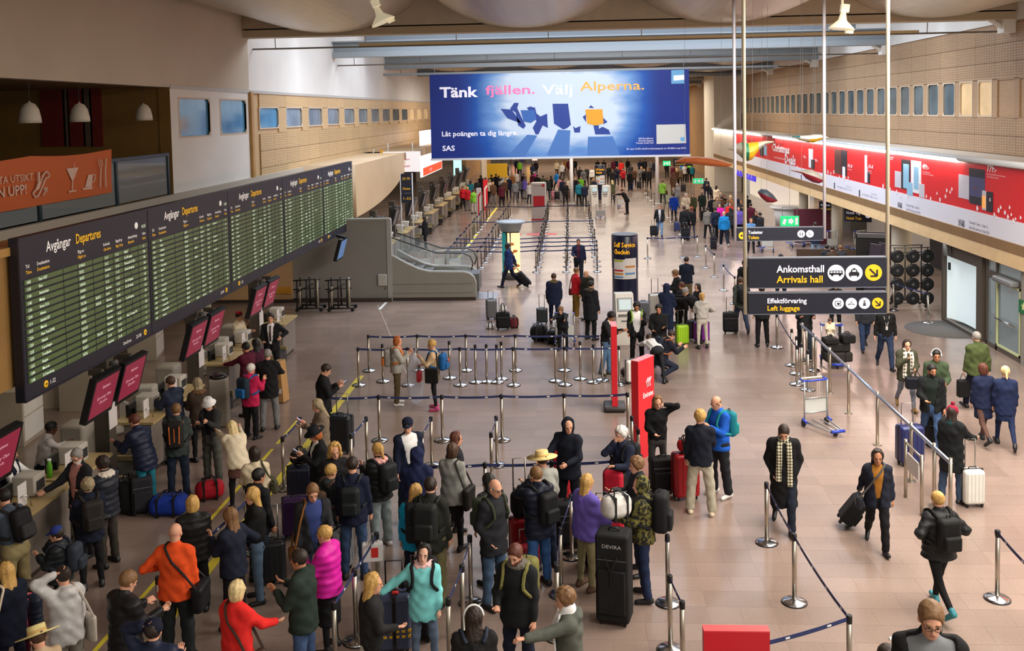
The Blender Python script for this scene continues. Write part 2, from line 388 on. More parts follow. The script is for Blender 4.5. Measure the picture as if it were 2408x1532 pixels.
# bulkhead / ledge carrying the departure board
BULK = mat('bulkhead_grey', '50473f', .7); PALE = mat('ledge_white', 'b5ab9c', .6)
yb0 = at_x(41.7, 566, XB)[1]; yb1 = at_x(830, 470, XB)[1]
struct('ceiling_desk', (-16, 3, 4.35), (XL+.9, YLE, 4.6), mat('desk_soffit', '6a5c48', .8))
struct('trim_4', (XB-.75, 6, 4.95), (XB-.12, yb1, 5.08), TRIM)
struct('trim_5', (XB-.75, 6, 2.9), (XB-.2, yb1, 4.95), mat('bulkhead_wood', '9a7440', .6, 0, .1, 2))
struct('trim_6', (XL-.02, 6, 4.62), (XL+.12, 60, 4.95), PALE)
struct('ceiling_trench', (XL+.1, 6, 4.4), (XB-.7, yb1+8, 4.5), mat('trench', '6c6a66', .7))
for k, (a, c) in enumerate(((17.5, 1.6), (21.5, 2.4), (24.6, 2.2), (29.0, 3.2), (33.5, 2.2))):
    o = MB().box((XL+.9, a, 4.65), (.9, c, .08), 0).build('ledge_panel', mat('maroon_panel', '3a1a1c', .6) if k > 1 else mat('grey_panel', '3b352e', .6)); tag(o, 'dark service panel lying in the trench above the departure board, %s from the near end' % ordn(k), 'panel', 'service panels in the trench')
# back of house behind desks
struct('wall_desk_back', (-16.2, 3, 0), (-16, YLE, 4.4), mat('back_wall', '463a2c', .9, 0, .15, .7))
# grey partition facing the hall, beige return
PY = 36.0
p0 = at_y(690, 560, PY); p1 = at_y(917, 517, PY); pz = p1[2]
struct('wall_partition', (-16, PY, 0), (p1[0], PY+.12, pz), mat('grey_partition', '8d8a83', .55, 0, .03, 2))
struct('trim_7', (p1[0]-.14, PY-.04, 0), (p1[0]+.03, PY+.16, pz+.02), mat('alu_trim', 'a9a8a2', .4))
struct('trim_8', (-16, PY-.03, pz), (p1[0], PY+.15, pz+.06), mat('alu_trim', 'a9a8a2', .4))
struct('wall_beige', (-16, PY-.18, 0), (at_y(690, 700, PY)[0], PY, 3.0), mat('beige_partition', 'c09a6e', .7))
struct('baseboard_partition', (-16, PY-.2, 0), (p1[0], PY-.0, .12), mat('dark_base', '3a2f26', .6))
o = MB().b2((-11.2, PY-.24, .35), (at_y(690, 700, PY)[0]-.02, PY-.18, .6)).build('bumper_rail', mat('ochre_rail', 'd0902c', .5)); tag(o, 'long ochre bumper rail low on the beige partition wall', 'rail')
o = empty('switch_box', (at_y(900, 660, PY)[0], PY, at_y(900, 672, PY)[2]), 0, 'small grey box mounted on the grey partition beside its edge', 'box')
MB().rbox((0, -.06, .22), (.34, .1, .44), .03).build('housing', mat('box_grey', 'b9b6ae', .5), o); MB().tube([(.1, -.04, 0), (.12, -.03, -.1), (.05, -.02, -.16)], .012).build('cable', plain('midgrey'), o)
# curved belly of the gallery beyond the board
cv = []
for k in range(13):
    a = k/12*math.pi/2; cv.append((38.5+13*math.sin(a), 2.9+2.1*(1-math.cos(a))))
poly = cv+[(51.5, 5.0), (38.5, 5.0)]
b = MB().prism(poly, (-16, 0, 0), (0, 1, 0), (0, 0, 1), (7.4, 0, 0), 0, True); tag(b.build('ceiling_belly', mat('belly', 'bfa27c', .5, 0, .05, 1)), kind='structure')
struct('trim_9', (-16, 50, 4.6), (-8.5, YLE, 5.0), mat('belly', 'bfa27c', .5, 0, .05, 1))
# ---- right wall
b = MB(); rwn = []
for k in range(31):
    y1 = 34.9+1.6*k; rwn.append((y1-1.1, y1, 6.55, 7.72))
YRE = 82.0
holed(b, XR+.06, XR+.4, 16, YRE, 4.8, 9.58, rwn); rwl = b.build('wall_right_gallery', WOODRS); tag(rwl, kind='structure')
struct('wall_right_upper', (XR+.0, 16, 9.58), (XR+.4, YEND, 12.4), WALLW)
for k, h in enumerate(rwn): window(XR+.02, -1, *h, GLASSW if k < 2 else GLASSD)
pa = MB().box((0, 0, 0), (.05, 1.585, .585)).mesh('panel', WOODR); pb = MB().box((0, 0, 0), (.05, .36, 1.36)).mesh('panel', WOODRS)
n = 0
for k in range(-5, 27):
    yc = 34.35-.8+1.6*k+.8
    link('panel', pb, rwl, (XR+.035, yc+.8, 7.13))
    for z in (9.22, 8.62, 8.02, 6.2, 5.6):
        if n < 236: link('panel', pa, rwl, (XR+.035, yc, z)); n += 1
for z0, z1 in ((6.5, 6.5), ): pass
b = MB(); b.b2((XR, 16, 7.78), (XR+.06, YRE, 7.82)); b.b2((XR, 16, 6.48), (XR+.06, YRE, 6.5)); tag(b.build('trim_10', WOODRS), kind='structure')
struct('wall_core', (at_y(1680, 400, YRE)[0], YRE, 0), (XR+.4, YRE+6, 12), mat('core_white', 'd6cfbf', .7))
struct('wall_right_far', (XR, YRE, 0), (XR+.4, YEND, 9.6), mat('far_wall', 'b08a5c', .6, 0, .1, 1))
# end wall with lit shop fronts
struct('wall_end', (-26, YEND, 0), (22, YEND+.3, 12.4), mat('end_wall', '7a6a58', .8, 0, .1, .6))
struct('wall_back', (-26, -5, 0), (22, -4.8, 4.6), WALLW)
# ---- fascia on the right with lower soffit
struct('trim_11', (XF, 16, 2.62), (XR+.06, YRE, 5.26), mat('fascia_body', 'cfc4b4', .6))
struct('trim_12', (XF-.1, 16, 2.93), (XF, YRE, 3.2), mat('fascia_wood_dark', '8a6a44', .5, 0, .1, 2))
b = MB().prism([(0, 0), (.32, .0), (.32, .36), (.1, .36)], (XF-.18, 16, 2.57), (1, 0, 0), (0, 0, 1), (0, YRE-16, 0)); tag(b.build('trim_13', mat('fascia_wood', 'c7a778', .5, 0, .08, 2)), kind='structure')
b = MB().tube([(XF-.12, 16, 5.32), (XF-.12, YRE, 5.32)], .09, 8); tag(b.build('trim_14', mat('rail_grey', 'b5b9bc', .45)), kind='structure')
struct('ceiling_lobby', (XF, 16, 2.8), (24, YRE, 3.0), mat('lobby_ceiling', 'd5ccba', .8))
struct('wall_lobby_back', (20, 16, 0), (20.3, YRE, 2.8), mat('lobby_back', 'cfc8ba', .8, 0, .06, .5))
# ---- ceiling: barrel vaults, beams, skylit bays
METAL = mat('vault_metal', 'b8aa96', .32, .45, .06, 3, .15)
b = MB()
nv = 36
for c in (-7.85, -1.4, 5.05, 11.5):
    for k in range(nv):
        a0, a1 = math.pi*k/nv, math.pi*(k+1)/nv
        q = [(c-3.2*math.cos(a), 11.5-1.8*math.sin(a)) for a in (a0, a1)]
        b.add([(q[0][0], 8, q[0][1]), (q[1][0], 8, q[1][1]), (q[1][0], 31.9, q[1][1]), (q[0][0], 31.9, q[0][1])], [(0, 1, 2, 3)], 0, True)
b.b2((-12, 31.92, 9.9), (15, 32.0, 12.4)); b.b2((-12, 8, 11.5), (15, 31.9, 11.7))
tag(b.build('ceiling_vaults', METAL), kind='structure')
BEAM = mat('beam_beige', 'b9aa90', .6); BEAMG = mat('beam_grey', '939ba0', .55)
struct('ceiling_skylight', (-12, 31.9, 12.2), (15, 57.3, 12.4), mat('skylight_white', 'dfe8f2', .8))
for k, yb in enumerate((38.2, 44.9, 50.7)): struct('ceiling_baffle', (-9.4, yb, 10.15), (12.8, yb+.2, 12.2), mat('baffle', '8d949b', .7))
for k, yb in enumerate((32.3, 44.5, 57.0, 69.4, 81.8, 94.2, 106.6, 119)):
    o = struct('beam', (XL-.1, yb-.3, 9.62), (XR+.1, yb+.3, 9.86), BEAM if k == 0 else BEAMG)
    MB().b2((XL-.1, yb-.04, 9.86), (XR+.1, yb+.04, 10.3)).b2((XL-.1, yb-.3, 10.3), (XR+.1, yb+.3, 10.36)).build('web', mat('beam_dark', '4a4032', .7) if k == 0 else BEAMG, o)
    MB().b2((XR-.35, yb-.25, 9.2), (XR+.05, yb+.25, 9.75)).tube([(XR-.9, yb, 9.8), (XR-.3, yb, 9.4)], .09, 6).build('bracket', WHITE, o)
b = MB()
for c in (-7.85, -1.4, 5.05, 11.5):
    for k in range(10):
        a0, a1 = math.pi*k/10, math.pi*(k+1)/10
        q = [(c-3.2*math.cos(a), 10.9-1.0*math.sin(a)) for a in (a0, a1)]
        b.add([(q[0][0], 57.3, q[0][1]), (q[1][0], 57.3, q[1][1]), (q[1][0], YEND, q[1][1]), (q[0][0], YEND, q[0][1])], [(0, 1, 2, 3)], 0, True)
b.b2((-12, 57.25, 10.6), (15, 57.3, 12.4)); b.b2((-12, 57.3, 10.9), (15, YEND, 11.1))
tag(b.build('ceiling_far', METAL), kind='structure')
# conduits under the beams
for k, (yb, x0, x1, mt) in enumerate(((33.0, -10.8, 14.0, TRIM), (45.2, -10.8, 13.9, BEAMG), (57.7, -10.8, 13.8, BEAMG))):
    o = empty('conduit', (0, yb, 9.3), 0, ('thin conduit and cable tray slung below the first beige beam', 'thin conduit and cable tray slung below the second grey beam', 'conduit and cable tray slung below the beam over the big banner')[k], 'conduit')
    MB().tube([(x0, 0, 0), (x1, 0, .0)], .03, 6).build('pipe', mat('pipe', '7d746a', .5), o)
    MB().b2((x0+3.7, -.14, .02), (x1-2.6, .14, .1)).build('tray', mat('tray_beige', 'c9b489', .5) if k == 0 else BEAMG, o)
    hb = MB()
    for q in range(8): hb.tube([(x0+.8+q*3.1, 0, 0), (x0+.8+q*3.1, -.05, .36)], .015, 5)
    hb.build('hanger', mat('pipe', '7d746a', .5), o)
# ================================================================== DEPARTURE BOARD
SLATG = mat('flap_green', '5d7346', .35, 0, .15, 1.5); FLAPT = mat('flap_text', 'e2f5da', .5, emit=.45); BOARDN = mat('board_navy', '22222f', .45)  # flap lettering is given a glow of its own to read brighter
z_bot = at_x(61, 944, XB)[2]; z_top = at_x(41.7, 566, XB)[2]
bd = empty('departure_board', (XB, yb0, z_bot), 0, 'long dark departure board of green flap rows above the check-in desks', 'departure board')
bh = z_top-z_bot; bl = yb1-yb0; pw = bl/5
rows = [['1055 Paris ORY', 'DY4313', '', '11-21', '11-21', 'Stängd', '12'], ['1135 Kiev', 'PS172', '', '12-21', '11-21', 'Go till utgång', '72B'], ['1140 Amsterdam', 'SK557', '', 'Automat', '71-90', 'Försenad till 1220', '72B'],
        ['1145 Malaga', 'D85051', '', '11-21', '11-21', 'Ombordstigning', '12A'], ['1150 Rome FCO', 'D81801', '', '11-21', '11-21', '', '12A'], ['1200 Athens', 'A3813', '', 'Automat', '11-21', 'Go till utgång', '12A'],
        ['1210 Istanbul IST', 'TK1789', 'SK2513', '33-41', '31-41', 'Go till utgång', '12B'], ['1215 Munich', 'LH2415', 'SK3633', 'Automat', '71-90', '', '12A'], ['1220 New York EWR', 'SK903', '', 'Automat', '71-90', 'Go till utgång', '12B'],
        ['1220 Gdansk', 'SK795', '', 'Automat', '71-90', '', '11'], ['1225 Copenhagen', 'DY3197', '', 'Automat', '01-21', '', '12B'], ['1225 Trondheim', 'SK2675', '', 'Automat', '71-90', 'Gate 1 lounge 305', '11'],
        ['1235 Bergen', 'SK899', 'TK6198', 'Automat', '71-90', '', '11'], ['1240 Moscow', 'SU2211', '', '31-34', '31-34', '', '11'], ['1245 St Petersburg', 'SK732', '', 'Automat', '71-90', '', '12A']]
dest2 = ['Riga', 'Prague', 'Frankfurt', 'Warsaw', 'Bergen', 'Copenhagen', 'Madrid', 'Oslo', 'Oslo', 'Dusseldorf', 'Reykjavik', 'London', 'Hong Kong', 'London LHR', 'Istanbul SAW', 'Geneva']
dest3 = ['Dusseldorf', 'Oslo', 'Brussels', 'Zurich', 'Doha', 'Frankfurt', 'Paris', 'London', 'Vilnius', 'Oslo', 'Riga', 'Bergen', 'Bari', 'Palma', 'Goa', 'Madrid']
rnd = random.Random(4)
def mkrows(ds, t0):
    out = []; t = t0
    for d in ds:
        t += rnd.choice((0, 5, 5, 10)); hh, mm = t//60, t % 60
        out.append(['%02d%02d %s' % (hh, mm, d), rnd.choice(('SK', 'DY', 'LH', 'BA', 'QR'))+str(rnd.randint(100, 2999)), 'SK%d' % rnd.randint(2000, 6999) if rnd.random() < .35 else '', rnd.choice(('Automat', '11-21', '31-34')), rnd.choice(('71-90', '11-21')), 'Terminal 10' if rnd.random() < .12 else '', rnd.choice(('11', '12', '12A', '12B', '7'))])
    return out
ALLR = [rows, mkrows(dest2, 765), mkrows(dest3, 860), mkrows(dest2[::-1], 940), mkrows(dest3[::-1], 1030)]
COLX = [0.035, 0.165, .39, .50, .59, .69, .93]
WT = mat('board_white', 'efe9e2', .5, emit=.25); YT = mat('board_yellow', 'f0b81a', .5, emit=.25)
for p in range(5):
    y0 = p*pw; R = ALLR[p]; nr = len(R)
    MB().b2((-.14, y0+.012, 0), (0, y0+pw-.012, bh)).build('board_panel', BOARDN, bd)
    top = bh*.745; bot = bh*.085; rh = (top-bot)/nr
    sl = MB().b2((0, 0, rh*.28), (.018, pw*.955, rh*.98)).mesh('flap_row', SLATG)
    for r in range(nr): link('flap_row', sl, bd, (0.0, y0+pw*.022, bot+rh*(nr-1-r)))
    dv = MB()
    for cx in (.27, .375, .49, .575, .66, .745, .81, .885): dv.b2((.018, y0+pw*cx, bot), (.022, y0+pw*cx+.014, top))
    dv.build('column_divider', BOARDN, bd)
    cols = [[q[0].split(' ', 1)[0] for q in R], [q[0].split(' ', 1)[1] for q in R]]+[[q[k] for q in R] for k in range(1, 7)]
    xs = [.03, .105, .385, .50, .585, .675, .752, .93]
    fs = rh*.60
    for k, cvals in enumerate(cols):
        o = text('\n'.join(v if v else ' ' for v in cvals), (.026, y0+pw*xs[k], bot+rh*(nr-1)+rh*.40), RX_EAST, fs, FLAPT, bd, None, 'flap_text', .012, ls=rh/fs, res=1, sx=.92)
    text('Avgångar', (.01, y0+pw*.17, bh*.885), RX_EAST, bh*.095, WT, bd, pw*.17, bold=.012); text('Departures', (.01, y0+pw*.375, bh*.885), RX_EAST, bh*.095, YT, bd, pw*.19, bold=.012)
    for nm, nm2, x in (('Tid', 'Time', .035), ('Destination', 'Destination', .105), ('Flyg nr', 'Flight no', .385), ('Incheck.', 'Check-in', .585), ('Bagdrop', 'Bag drop', .69), ('Anmärkning', 'Remark', .80), ('Gate', 'Gate', .935)):
        text(nm, (.01, y0+pw*x, bh*.815), RX_EAST, bh*.032, WT, bd, res=1, bold=.01); text(nm2, (.01, y0+pw*x, bh*.778), RX_EAST, bh*.032, YT, bd, res=1, bold=.01)
    MB().lathe([(.0, 0), (bh*.026, 0), (bh*.026, .01), (0, .01)], n=20).build('clock_disc', WT, bd, (.0, y0+pw*.885, bh*.9), (0, rad(90), 0))
    text(('10:55', '12:50', '14:20', '15:40', '17:10')[p], (.01, y0+pw*.93, bh*.87), RX_EAST, bh*.035, FLAPT, bd)
    for side, x, s_ in ((0, .13, '1-32'), (1, .86, '33-90')):
        if (p+side) % 2 == 0 or p == 0:
            yy = y0+pw*(x if side == 0 else .93)
            MB().lathe([(0, 0), (bh*.023, 0), (bh*.023, .01), (0, .01)], n=18).build('arrow_disc', YT, bd, (0, yy, bh*.042), (0, rad(90), 0))
            a = 1 if side else -1; r = bh*.012
            MB().prism([(-r, r*.25), (0, r*.25), (0, r), (r, 0), (0, -r), (0, -r*.25), (-r, -r*.25)], (.011, yy, bh*.042), (0, a, 0), (0, 0, 1), (.002, 0, 0)).build('arrow', BOARDN, bd)
            text(s_, (.01, yy+(.1 if side == 0 else -.42), bh*.028), RX_EAST, bh*.04, WT, bd)
text('Disk/Desk', (.01, pw*.72, bh*.03), RX_EAST, bh*.032, WT, bd)
MB().b2((-.15, -.01, -.02), (-.005, .012, bh+.02)).b2((-.15, 0, bh), (.01, bl, bh+.03)).b2((-.15, 0, -.03), (.01, bl, 0)).build('board_frame', mat('board_frame', '1a1a26', .4), bd)
# ================================================================== CHECK-IN DESKS
PANELG = mat('desk_panel', '7d746b', .55, 0, .05, 2); BIRCH = mat('desk_birch', 'b39c6a', .45, 0, .08, 3); PILL = mat('desk_pillar', '4a4238', .6)
SCR = mat('screen_maroon', '7d2338', .4, emit=.45); SCRD = mat('screen_idle', '3a3540', .3, emit=.15); PAPER = mat('paper', 'd6d0cc', .7); PINKT = mat('screen_text', 'd8a8b8', .5, emit=.5)
DSK = [MB().b2((-.55, -.62, .12), (0, .62, 1.02)).mesh('front_panel', PANELG), MB().b2((-.5, -.6, 0), (-.06, .6, .12)).mesh('plinth', mat('dark_base', '3a2f26', .6)), MB().b2((-.75, -.66, 1.02), (.06, .66, 1.07)).mesh('counter_top', BIRCH), MB().b2((-1.3, -.03, .40), (.2, .03, .52)).mesh('belt_edge', mat('belt_edge', 'b8a878', .35, .5))]
def desk(Y, lit, label, full=True):
    r = empty('check_in_desk', (-8.3, Y, 0), 0, label, 'check-in desk', 'check-in desks along the left wall')
    for s in (-1, 1):
        link('front_panel', DSK[0], r, (0, s*1.5, 0)); link('plinth', DSK[1], r, (0, s*1.5, 0)); link('counter_top', DSK[2], r, (0, s*1.5, 0)); link('belt_edge', DSK[3], r, (0, s*.53, 0))
    b = MB().b2((-1.3, -.5, .12), (.2, .5, .42)); b.build('belt_bed', mat('belt_bed', '2b2723', .5), r)
    MB().b2((-1.25, -.48, .42), (.15, .48, .44)).build('conveyor', mat('conveyor', '18181a', .5), r)
    MB().b2((-.62, -.14, 0), (-.34, .14, 2.75)).build('pillar', PILL, r)
    MB().tube([(-.36, .0, 2.45), (-.2, .0, 2.5)], .04).tube([(-.5, -.6, 2.5), (-.5, .7, 2.5)], .03).build('bracket', plain('midgrey'), r)
    for s in (-.56, .58):
        m_ = Matrix.Translation((-.2, s, 2.02)) @ Matrix.Rotation(rad(16), 4, 'Y')
        b = MB(); b.M = m_; b.box((-.06, 0, 0), (.12, .98, .84)); sc = b.build('screen', BLACKP, r)
        b = MB(); b.M = m_; b.box((.003, 0, .01), (.006, .86, .70)); dsp = b.build('display', SCR if lit else SCRD, sc)
        if lit:
            tt = text('Emirates\n\nEconomy Class\nCheck-in', (0, 0, 0), (0, 0, 0), .085, PINKT, sc, None, align='CENTER', ls=1.15, res=1); tt.matrix_local = m_ @ Matrix.Translation((.009, 0, .17)) @ Matrix.Rotation(rad(90), 4, 'Z') @ Matrix.Rotation(rad(90), 4, 'X')
        if full: MB().b2((-.45, s-.05, 2.4), (-.2, s+.05, 2.5)).build('mount', PILL, r)
    for s in (-1.5, 1.5):
        MB().rbox((-.42, s+.2, 1.07+.16), (.38, .34, .32), .03).build('printer', mat('printer_grey', 'bdb6aa', .5), r); 
        MB().b2((-.235, s+.08, 1.14), (-.225, s+.32, 1.30)).build('printer_panel', plain('charcoal'), r)
        MB().b2((-.62, s-.36, 1.07), (-.56, s-.02, 1.32)).b2((-.64, s-.2, 1.05), (-.5, s-.16, 1.2)).build('monitor', BLACKP, r)
        if full:
            MB().b2((-.2, s-.5, 1.09), (-.19, s-.26, 1.45)).build('paper_sign', PAPER, r)
            MB().tube([(-.1, s-.3, 1.07), (-.1, s-.33, 1.2), (-.14, s-.4, 1.28), (-.2, s-.46, 1.25)], .012).build('lamp_arm', CHROME, r)
    if full:
        MB().b2((-.33, -.16, 1.25), (-.32, .16, 1.72)).build('notice', PAPER, r)
        MB().rbox((-1.5, .9, .62), (.5, .5, .9), .08).build('bin', mat('bin_grey', 'a8a093', .5), r)
    return r
for k, Y in enumerate((13.1, 17.5, 21.9, 26.3)):
    desk(Y, k < 5, ('check-in desk with maroon screens at the lower edge of the photo', 'check-in desk with maroon screens below the front end of the departure board', 'check-in desk with two maroon screens, third from the near end', 'check-in desk where the woman in the red hat stands', 'check-in desk hidden under the middle of the departure board')[k])
o = empty('info_screen', (-8.3, 34.5, 2.3), 0, 'dark tilted screen hung alone from the far end of the departure board', 'screen'); b = MB(); b.M = Matrix.Rotation(rad(16), 4, 'Y'); b.box((0, 0, -.1), (.12, 1.0, .8)).box((-.08, 0, .32), (.3, .2, .1)); b.build('housing', BLACKP, o); b = MB(); b.M = Matrix.Rotation(rad(16), 4, 'Y'); b.box((.063, 0, -.1), (.006, .88, .68)); b.build('display', mat('screen_blue', '5f7fae', .3, emit=.3), o)
for k in range(9):
    desk(42.6+4.6*k, False, 'unstaffed pale desk in the far desk row, %s along from the escalator' % ('first', 'second', 'third', 'fourth', 'fifth', 'sixth', 'seventh', 'eighth', 'ninth')[k], False)
# back office clutter
for k, (px, py, c) in enumerate(((205, 1015, 'white'), (35, 990, 'white'), (345, 870, 'lightgrey'), (130, 960, 'lightgrey'), (470, 830, 'lightgrey'))):
    p = at_x(px, py, -12.0-.3*k); 
    o = empty('filing_cabinet', (p[0], p[1], 0), .1*k, 'pale office cabinet behind the check-in desks, number %s from the near end' % ('three', 'one', 'four', 'two', 'five')[k], 'cabinet')
    MB().b2((-.4, -.5, 0), (.4, .5, 1.2)).build('body', mat('cabinet', 'b8ad9a', .6), o); MB().b2((.4, -.46, .1), (.42, .46, .6)).b2((.4, -.46, .64), (.42, .46, 1.14)).build('drawer', WHITE, o)
for k, (Y, X) in enumerate(((15.2, -9.5), (19.5, -9.6), (23.8, -9.6))):
    o = empty('office_chair', (X, Y, 0), .4*k+2, 'pale office chair behind the desks, %s from the near end' % ('first', 'second', 'third')[k], 'chair', 'office chairs behind the desks')
    MB().rbox((0, 0, .5), (.5, .5, .08), .04).build('seat', WHITE, o); MB().rbox((0, -.25, .85), (.48, .06, .5), .05).build('backrest', WHITE, o)
    b = MB().tube([(0, 0, .08), (0, 0, .46)], .03)
    for q in range(5): b.tube([(0, 0, .1), (.3*math.cos(q*1.257), .3*math.sin(q*1.257), .05)], .02)
    b.build('base', BLACKP, o)
# ================================================================== HANGING BANNER (blue)
BY = 56.4
c0 = at_y(1010, 176, BY); c1 = at_y(1620, 164, BY); cb = at_y(1016, 374, BY)
bw, bhh = c1[0]-c0[0], c0[2]-cb[2]
def banner_mat():
    mt, nt, b = newmat('banner_print'); N = nt.nodes; L = nt.links
    tc = N.new('ShaderNodeTexCoord'); sp = N.new('ShaderNodeSeparateXYZ'); L.new(tc.outputs['Object'], sp.inputs[0])
    def mr(src, a, b_, c, d):
        r = N.new('ShaderNodeMapRange'); r.interpolation_type = 'SMOOTHSTEP'
        for k, v in zip(('From Min', 'From Max', 'To Min', 'To Max'), (a, b_, c, d)): r.inputs[k].default_value = v
        L.new(src, r.inputs['Value']); return r.outputs[0]
    def mth(op, a, b_):
        m_ = N.new('ShaderNodeMath'); m_.operation = op
        for k, q in enumerate((a, b_)):
            if isinstance(q, (int, float)): m_.inputs[k].default_value = q
            else: L.new(q, m_.inputs[k])
        return m_.outputs[0]
    nz = N.new('ShaderNodeTexNoise'); nz.inputs['Scale'].default_value = .45; nz.inputs['Detail'].default_value = 5
    mp = N.new('ShaderNodeMapping'); mp.inputs['Scale'].default_value = (1, 1, 3); L.new(tc.outputs['Object'], mp.inputs[0]); L.new(mp.outputs[0], nz.inputs['Vector'])
    gx = mth('MULTIPLY', mr(sp.outputs['X'], bw*.10, bw*.42, 0, 1), mr(sp.outputs['X'], bw*.60, bw*.90, 1, 0))
    gz = mth('MULTIPLY', mr(sp.outputs['Z'], 0, bhh*.45, .35, 1), mr(sp.outputs['Z'], bhh*.93, bhh*1.0, 1, .75))
    v = mth('MULTIPLY', mth('MULTIPLY', gx, gz), mr(nz.outputs['Fac'], .3, .65, .7, 1.0))
    cr = N.new('ShaderNodeValToRGB'); e = cr.color_ramp.elements; e[0].color = (*lin('0a2c86'), 1); e[1].color = (*lin('d2e4f6'), 1); e[1].position = .62
    q = cr.color_ramp.elements.new(.14); q.color = (*lin('0d55b0'), 1); q = cr.color_ramp.elements.new(.36); q.color = (*lin('6f9fda'), 1)
    L.new(v, cr.inputs[0]); L.new(cr.outputs[0], b.inputs['Base Color']); b.inputs['Roughness'].default_value = .6
    L.new(cr.outputs[0], b.inputs['Emission Color']); b.inputs['Emission Strength'].default_value = .0
    return mt
bn = empty('hanging_banner', (c0[0], BY, cb[2]), math.atan2(0, 1), 'huge blue advertising banner with four deck chairs on snow hung across the hall', 'banner')
sh = bw*.0  # drop of the top edge is carried by the camera roll
MB().b2((0, -.02, 0), (bw, .02, bhh)).build('print_sheet', banner_mat(), bn)
MB().b2((-.05, -.06, -.1), (bw+.05, .06, .02)).build('bottom_rail', mat('rail_white', 'd8dde2', .4), bn); MB().b2((-3.5, -.05, bhh), (bw+5, .05, bhh+.12)).build('top_rail', BEAMG, bn)
MB().tube([(.3, 0, bhh+.1), (.3, 0, bhh+.9)], .02).tube([(bw-.3, 0, bhh+.1), (bw-.3, 0, bhh+.9)], .02).build('hanger', BEAMG, bn)
def art(polys, name, mt, o, par, u, v, d, sc=(1, 1)):
    b = MB()
    for P in polys: b.prism([(a*sc[0], c*sc[1]) for a, c in P], o, u, v, d)
    return b.build(name, mt, par)
def bpx(*pts): return [((x-35)/2300*1.0, (845-y)/(845-85)) for x, y in pts]
BU = (1, 0, 0), (0, 0, 1), (0, -.012, 0)
D1, D2, D3 = mat('print_navy', '2b4698', .6), mat('print_blue', '4f7fc4', .6), mat('print_orange', 'f2a02c', .6, emit=.1)  # orange print is given a faint glow to look lit
dk = [bpx((665, 403), (765, 413), (850, 540), (725, 490)), bpx((1130, 368), (1268, 370), (1290, 560), (1255, 590), (1220, 600), (1140, 545)), bpx((750, 405), (790, 352), (830, 355), (815, 400), (850, 480), (888, 560), (868, 588), (820, 555), (800, 440)),
      bpx((900, 400), (930, 388), (975, 400), (985, 450), (1020, 480), (1080, 455), (1085, 585), (1040, 560), (1000, 640), (975, 640), (950, 580), (985, 520)), bpx((1310, 570), (1330, 590), (1375, 572), (1370, 630), (1320, 630)), bpx((1535, 600), (1570, 582), (1625, 610), (1640, 650), (1505, 650), (1490, 570), (1540, 570)), bpx((1450, 410), (1470, 388), (1500, 415)), bpx((1395, 490), (1425, 470), (1425, 540)), bpx((1575, 500), (1615, 540), (1580, 560))]
for q in dk: art([q], 'deck_chair_print', D1, (0, -.02, 0), bn, *BU, sc=(bw, bhh))
md = [bpx((845, 420), (970, 422), (985, 500), (935, 535), (870, 520))]
art(md, 'deck_chair_print', mat('print_midblue', '3b6bb8', .6), (0, -.036, 0), bn, *BU, sc=(bw, bhh))
art([bpx((1420, 425), (1570, 425), (1580, 550), (1510, 570), (1435, 550))], 'deck_chair_print', D3, (0, -.036, 0), bn, *BU, sc=(bw, bhh))
art([bpx((720, 830), (900, 640), (990, 650), (880, 830)), bpx((1070, 830), (1175, 600), (1285, 610), (1270, 830)), bpx((1430, 835), (1440, 670), (1660, 670), (1720, 835))], 'shadow_print', D2, (0, -.02, 0), bn, (1, 0, 0), (0, 0, 1), (0, -.006, 0), sc=(bw, bhh))
art([bpx((2045, 573), (2300, 573), (2305, 742), (2045, 745))], 'card_print', mat('print_card', 'd5d8d2', .6), (0, -.02, 0), bn, *BU, sc=(bw, bhh))
art([bpx((2180, 92), (2293, 90), (2293, 212), (2180, 212))], 'logo_square', mat('print_lightblue', '6fb2e0', .6), (0, -.02, 0), bn, *BU, sc=(bw, bhh)); art([bpx((2200, 140), (2293, 135), (2293, 178), (2200, 185))], 'logo_square', WHT, (0, -.034, 0), bn, (1, 0, 0), (0, 0, 1), (0, -.004, 0), sc=(bw, bhh))
art([bpx((2255, 690), (2292, 688), (2292, 722), (2255, 724))], 'card_mark', mat('print_lightblue', '6fb2e0', .6), (0, -.034, 0), bn, (1, 0, 0), (0, 0, 1), (0, -.004, 0), sc=(bw, bhh))
def btxt(s, x, y, wpx, sz, mt, bold=0.0, par=bn):
    text(s, ((x-35)/2300*bw, -.04, (845-y)/760*bhh), RX_FRONT, sz, mt, par, wpx/2300*bw, bold=bold)
PINKP = mat('print_pink', 'f07ab0', .6, emit=.25); ORP = mat('print_peach', 'f5ab52', .6, emit=.25)  # printed letters given a slight glow, standing in for light on them
btxt('Tänk', 125, 290, 345, .82, WHT, .03); btxt('fjällen.', 535, 274, 440, .74, PINKP, .014); btxt('Välj', 1040, 283, 270, .8, WHT, .008); btxt('Alperna.', 1378, 257, 565, .74, ORP, .008)
btxt('Låt poängen ta dig längre.', 132, 642, 680, .40, WHT, .018); btxt('SAS', 135, 773, 112, .42, WHT, .02)
for k, s in enumerate(('SAS EuroBonus', 'American Express', 'Premium Credit Card')): btxt(s, 1885-(k == 2)*20, 700+20*k, 130+(k == 2)*20, .13, WHT)
btxt('Eff. ränta 15,95% vid fullt kreditutnyttjande om 150 000 kr (sep 2019)', 1780, 792, 520, .13, WHT)
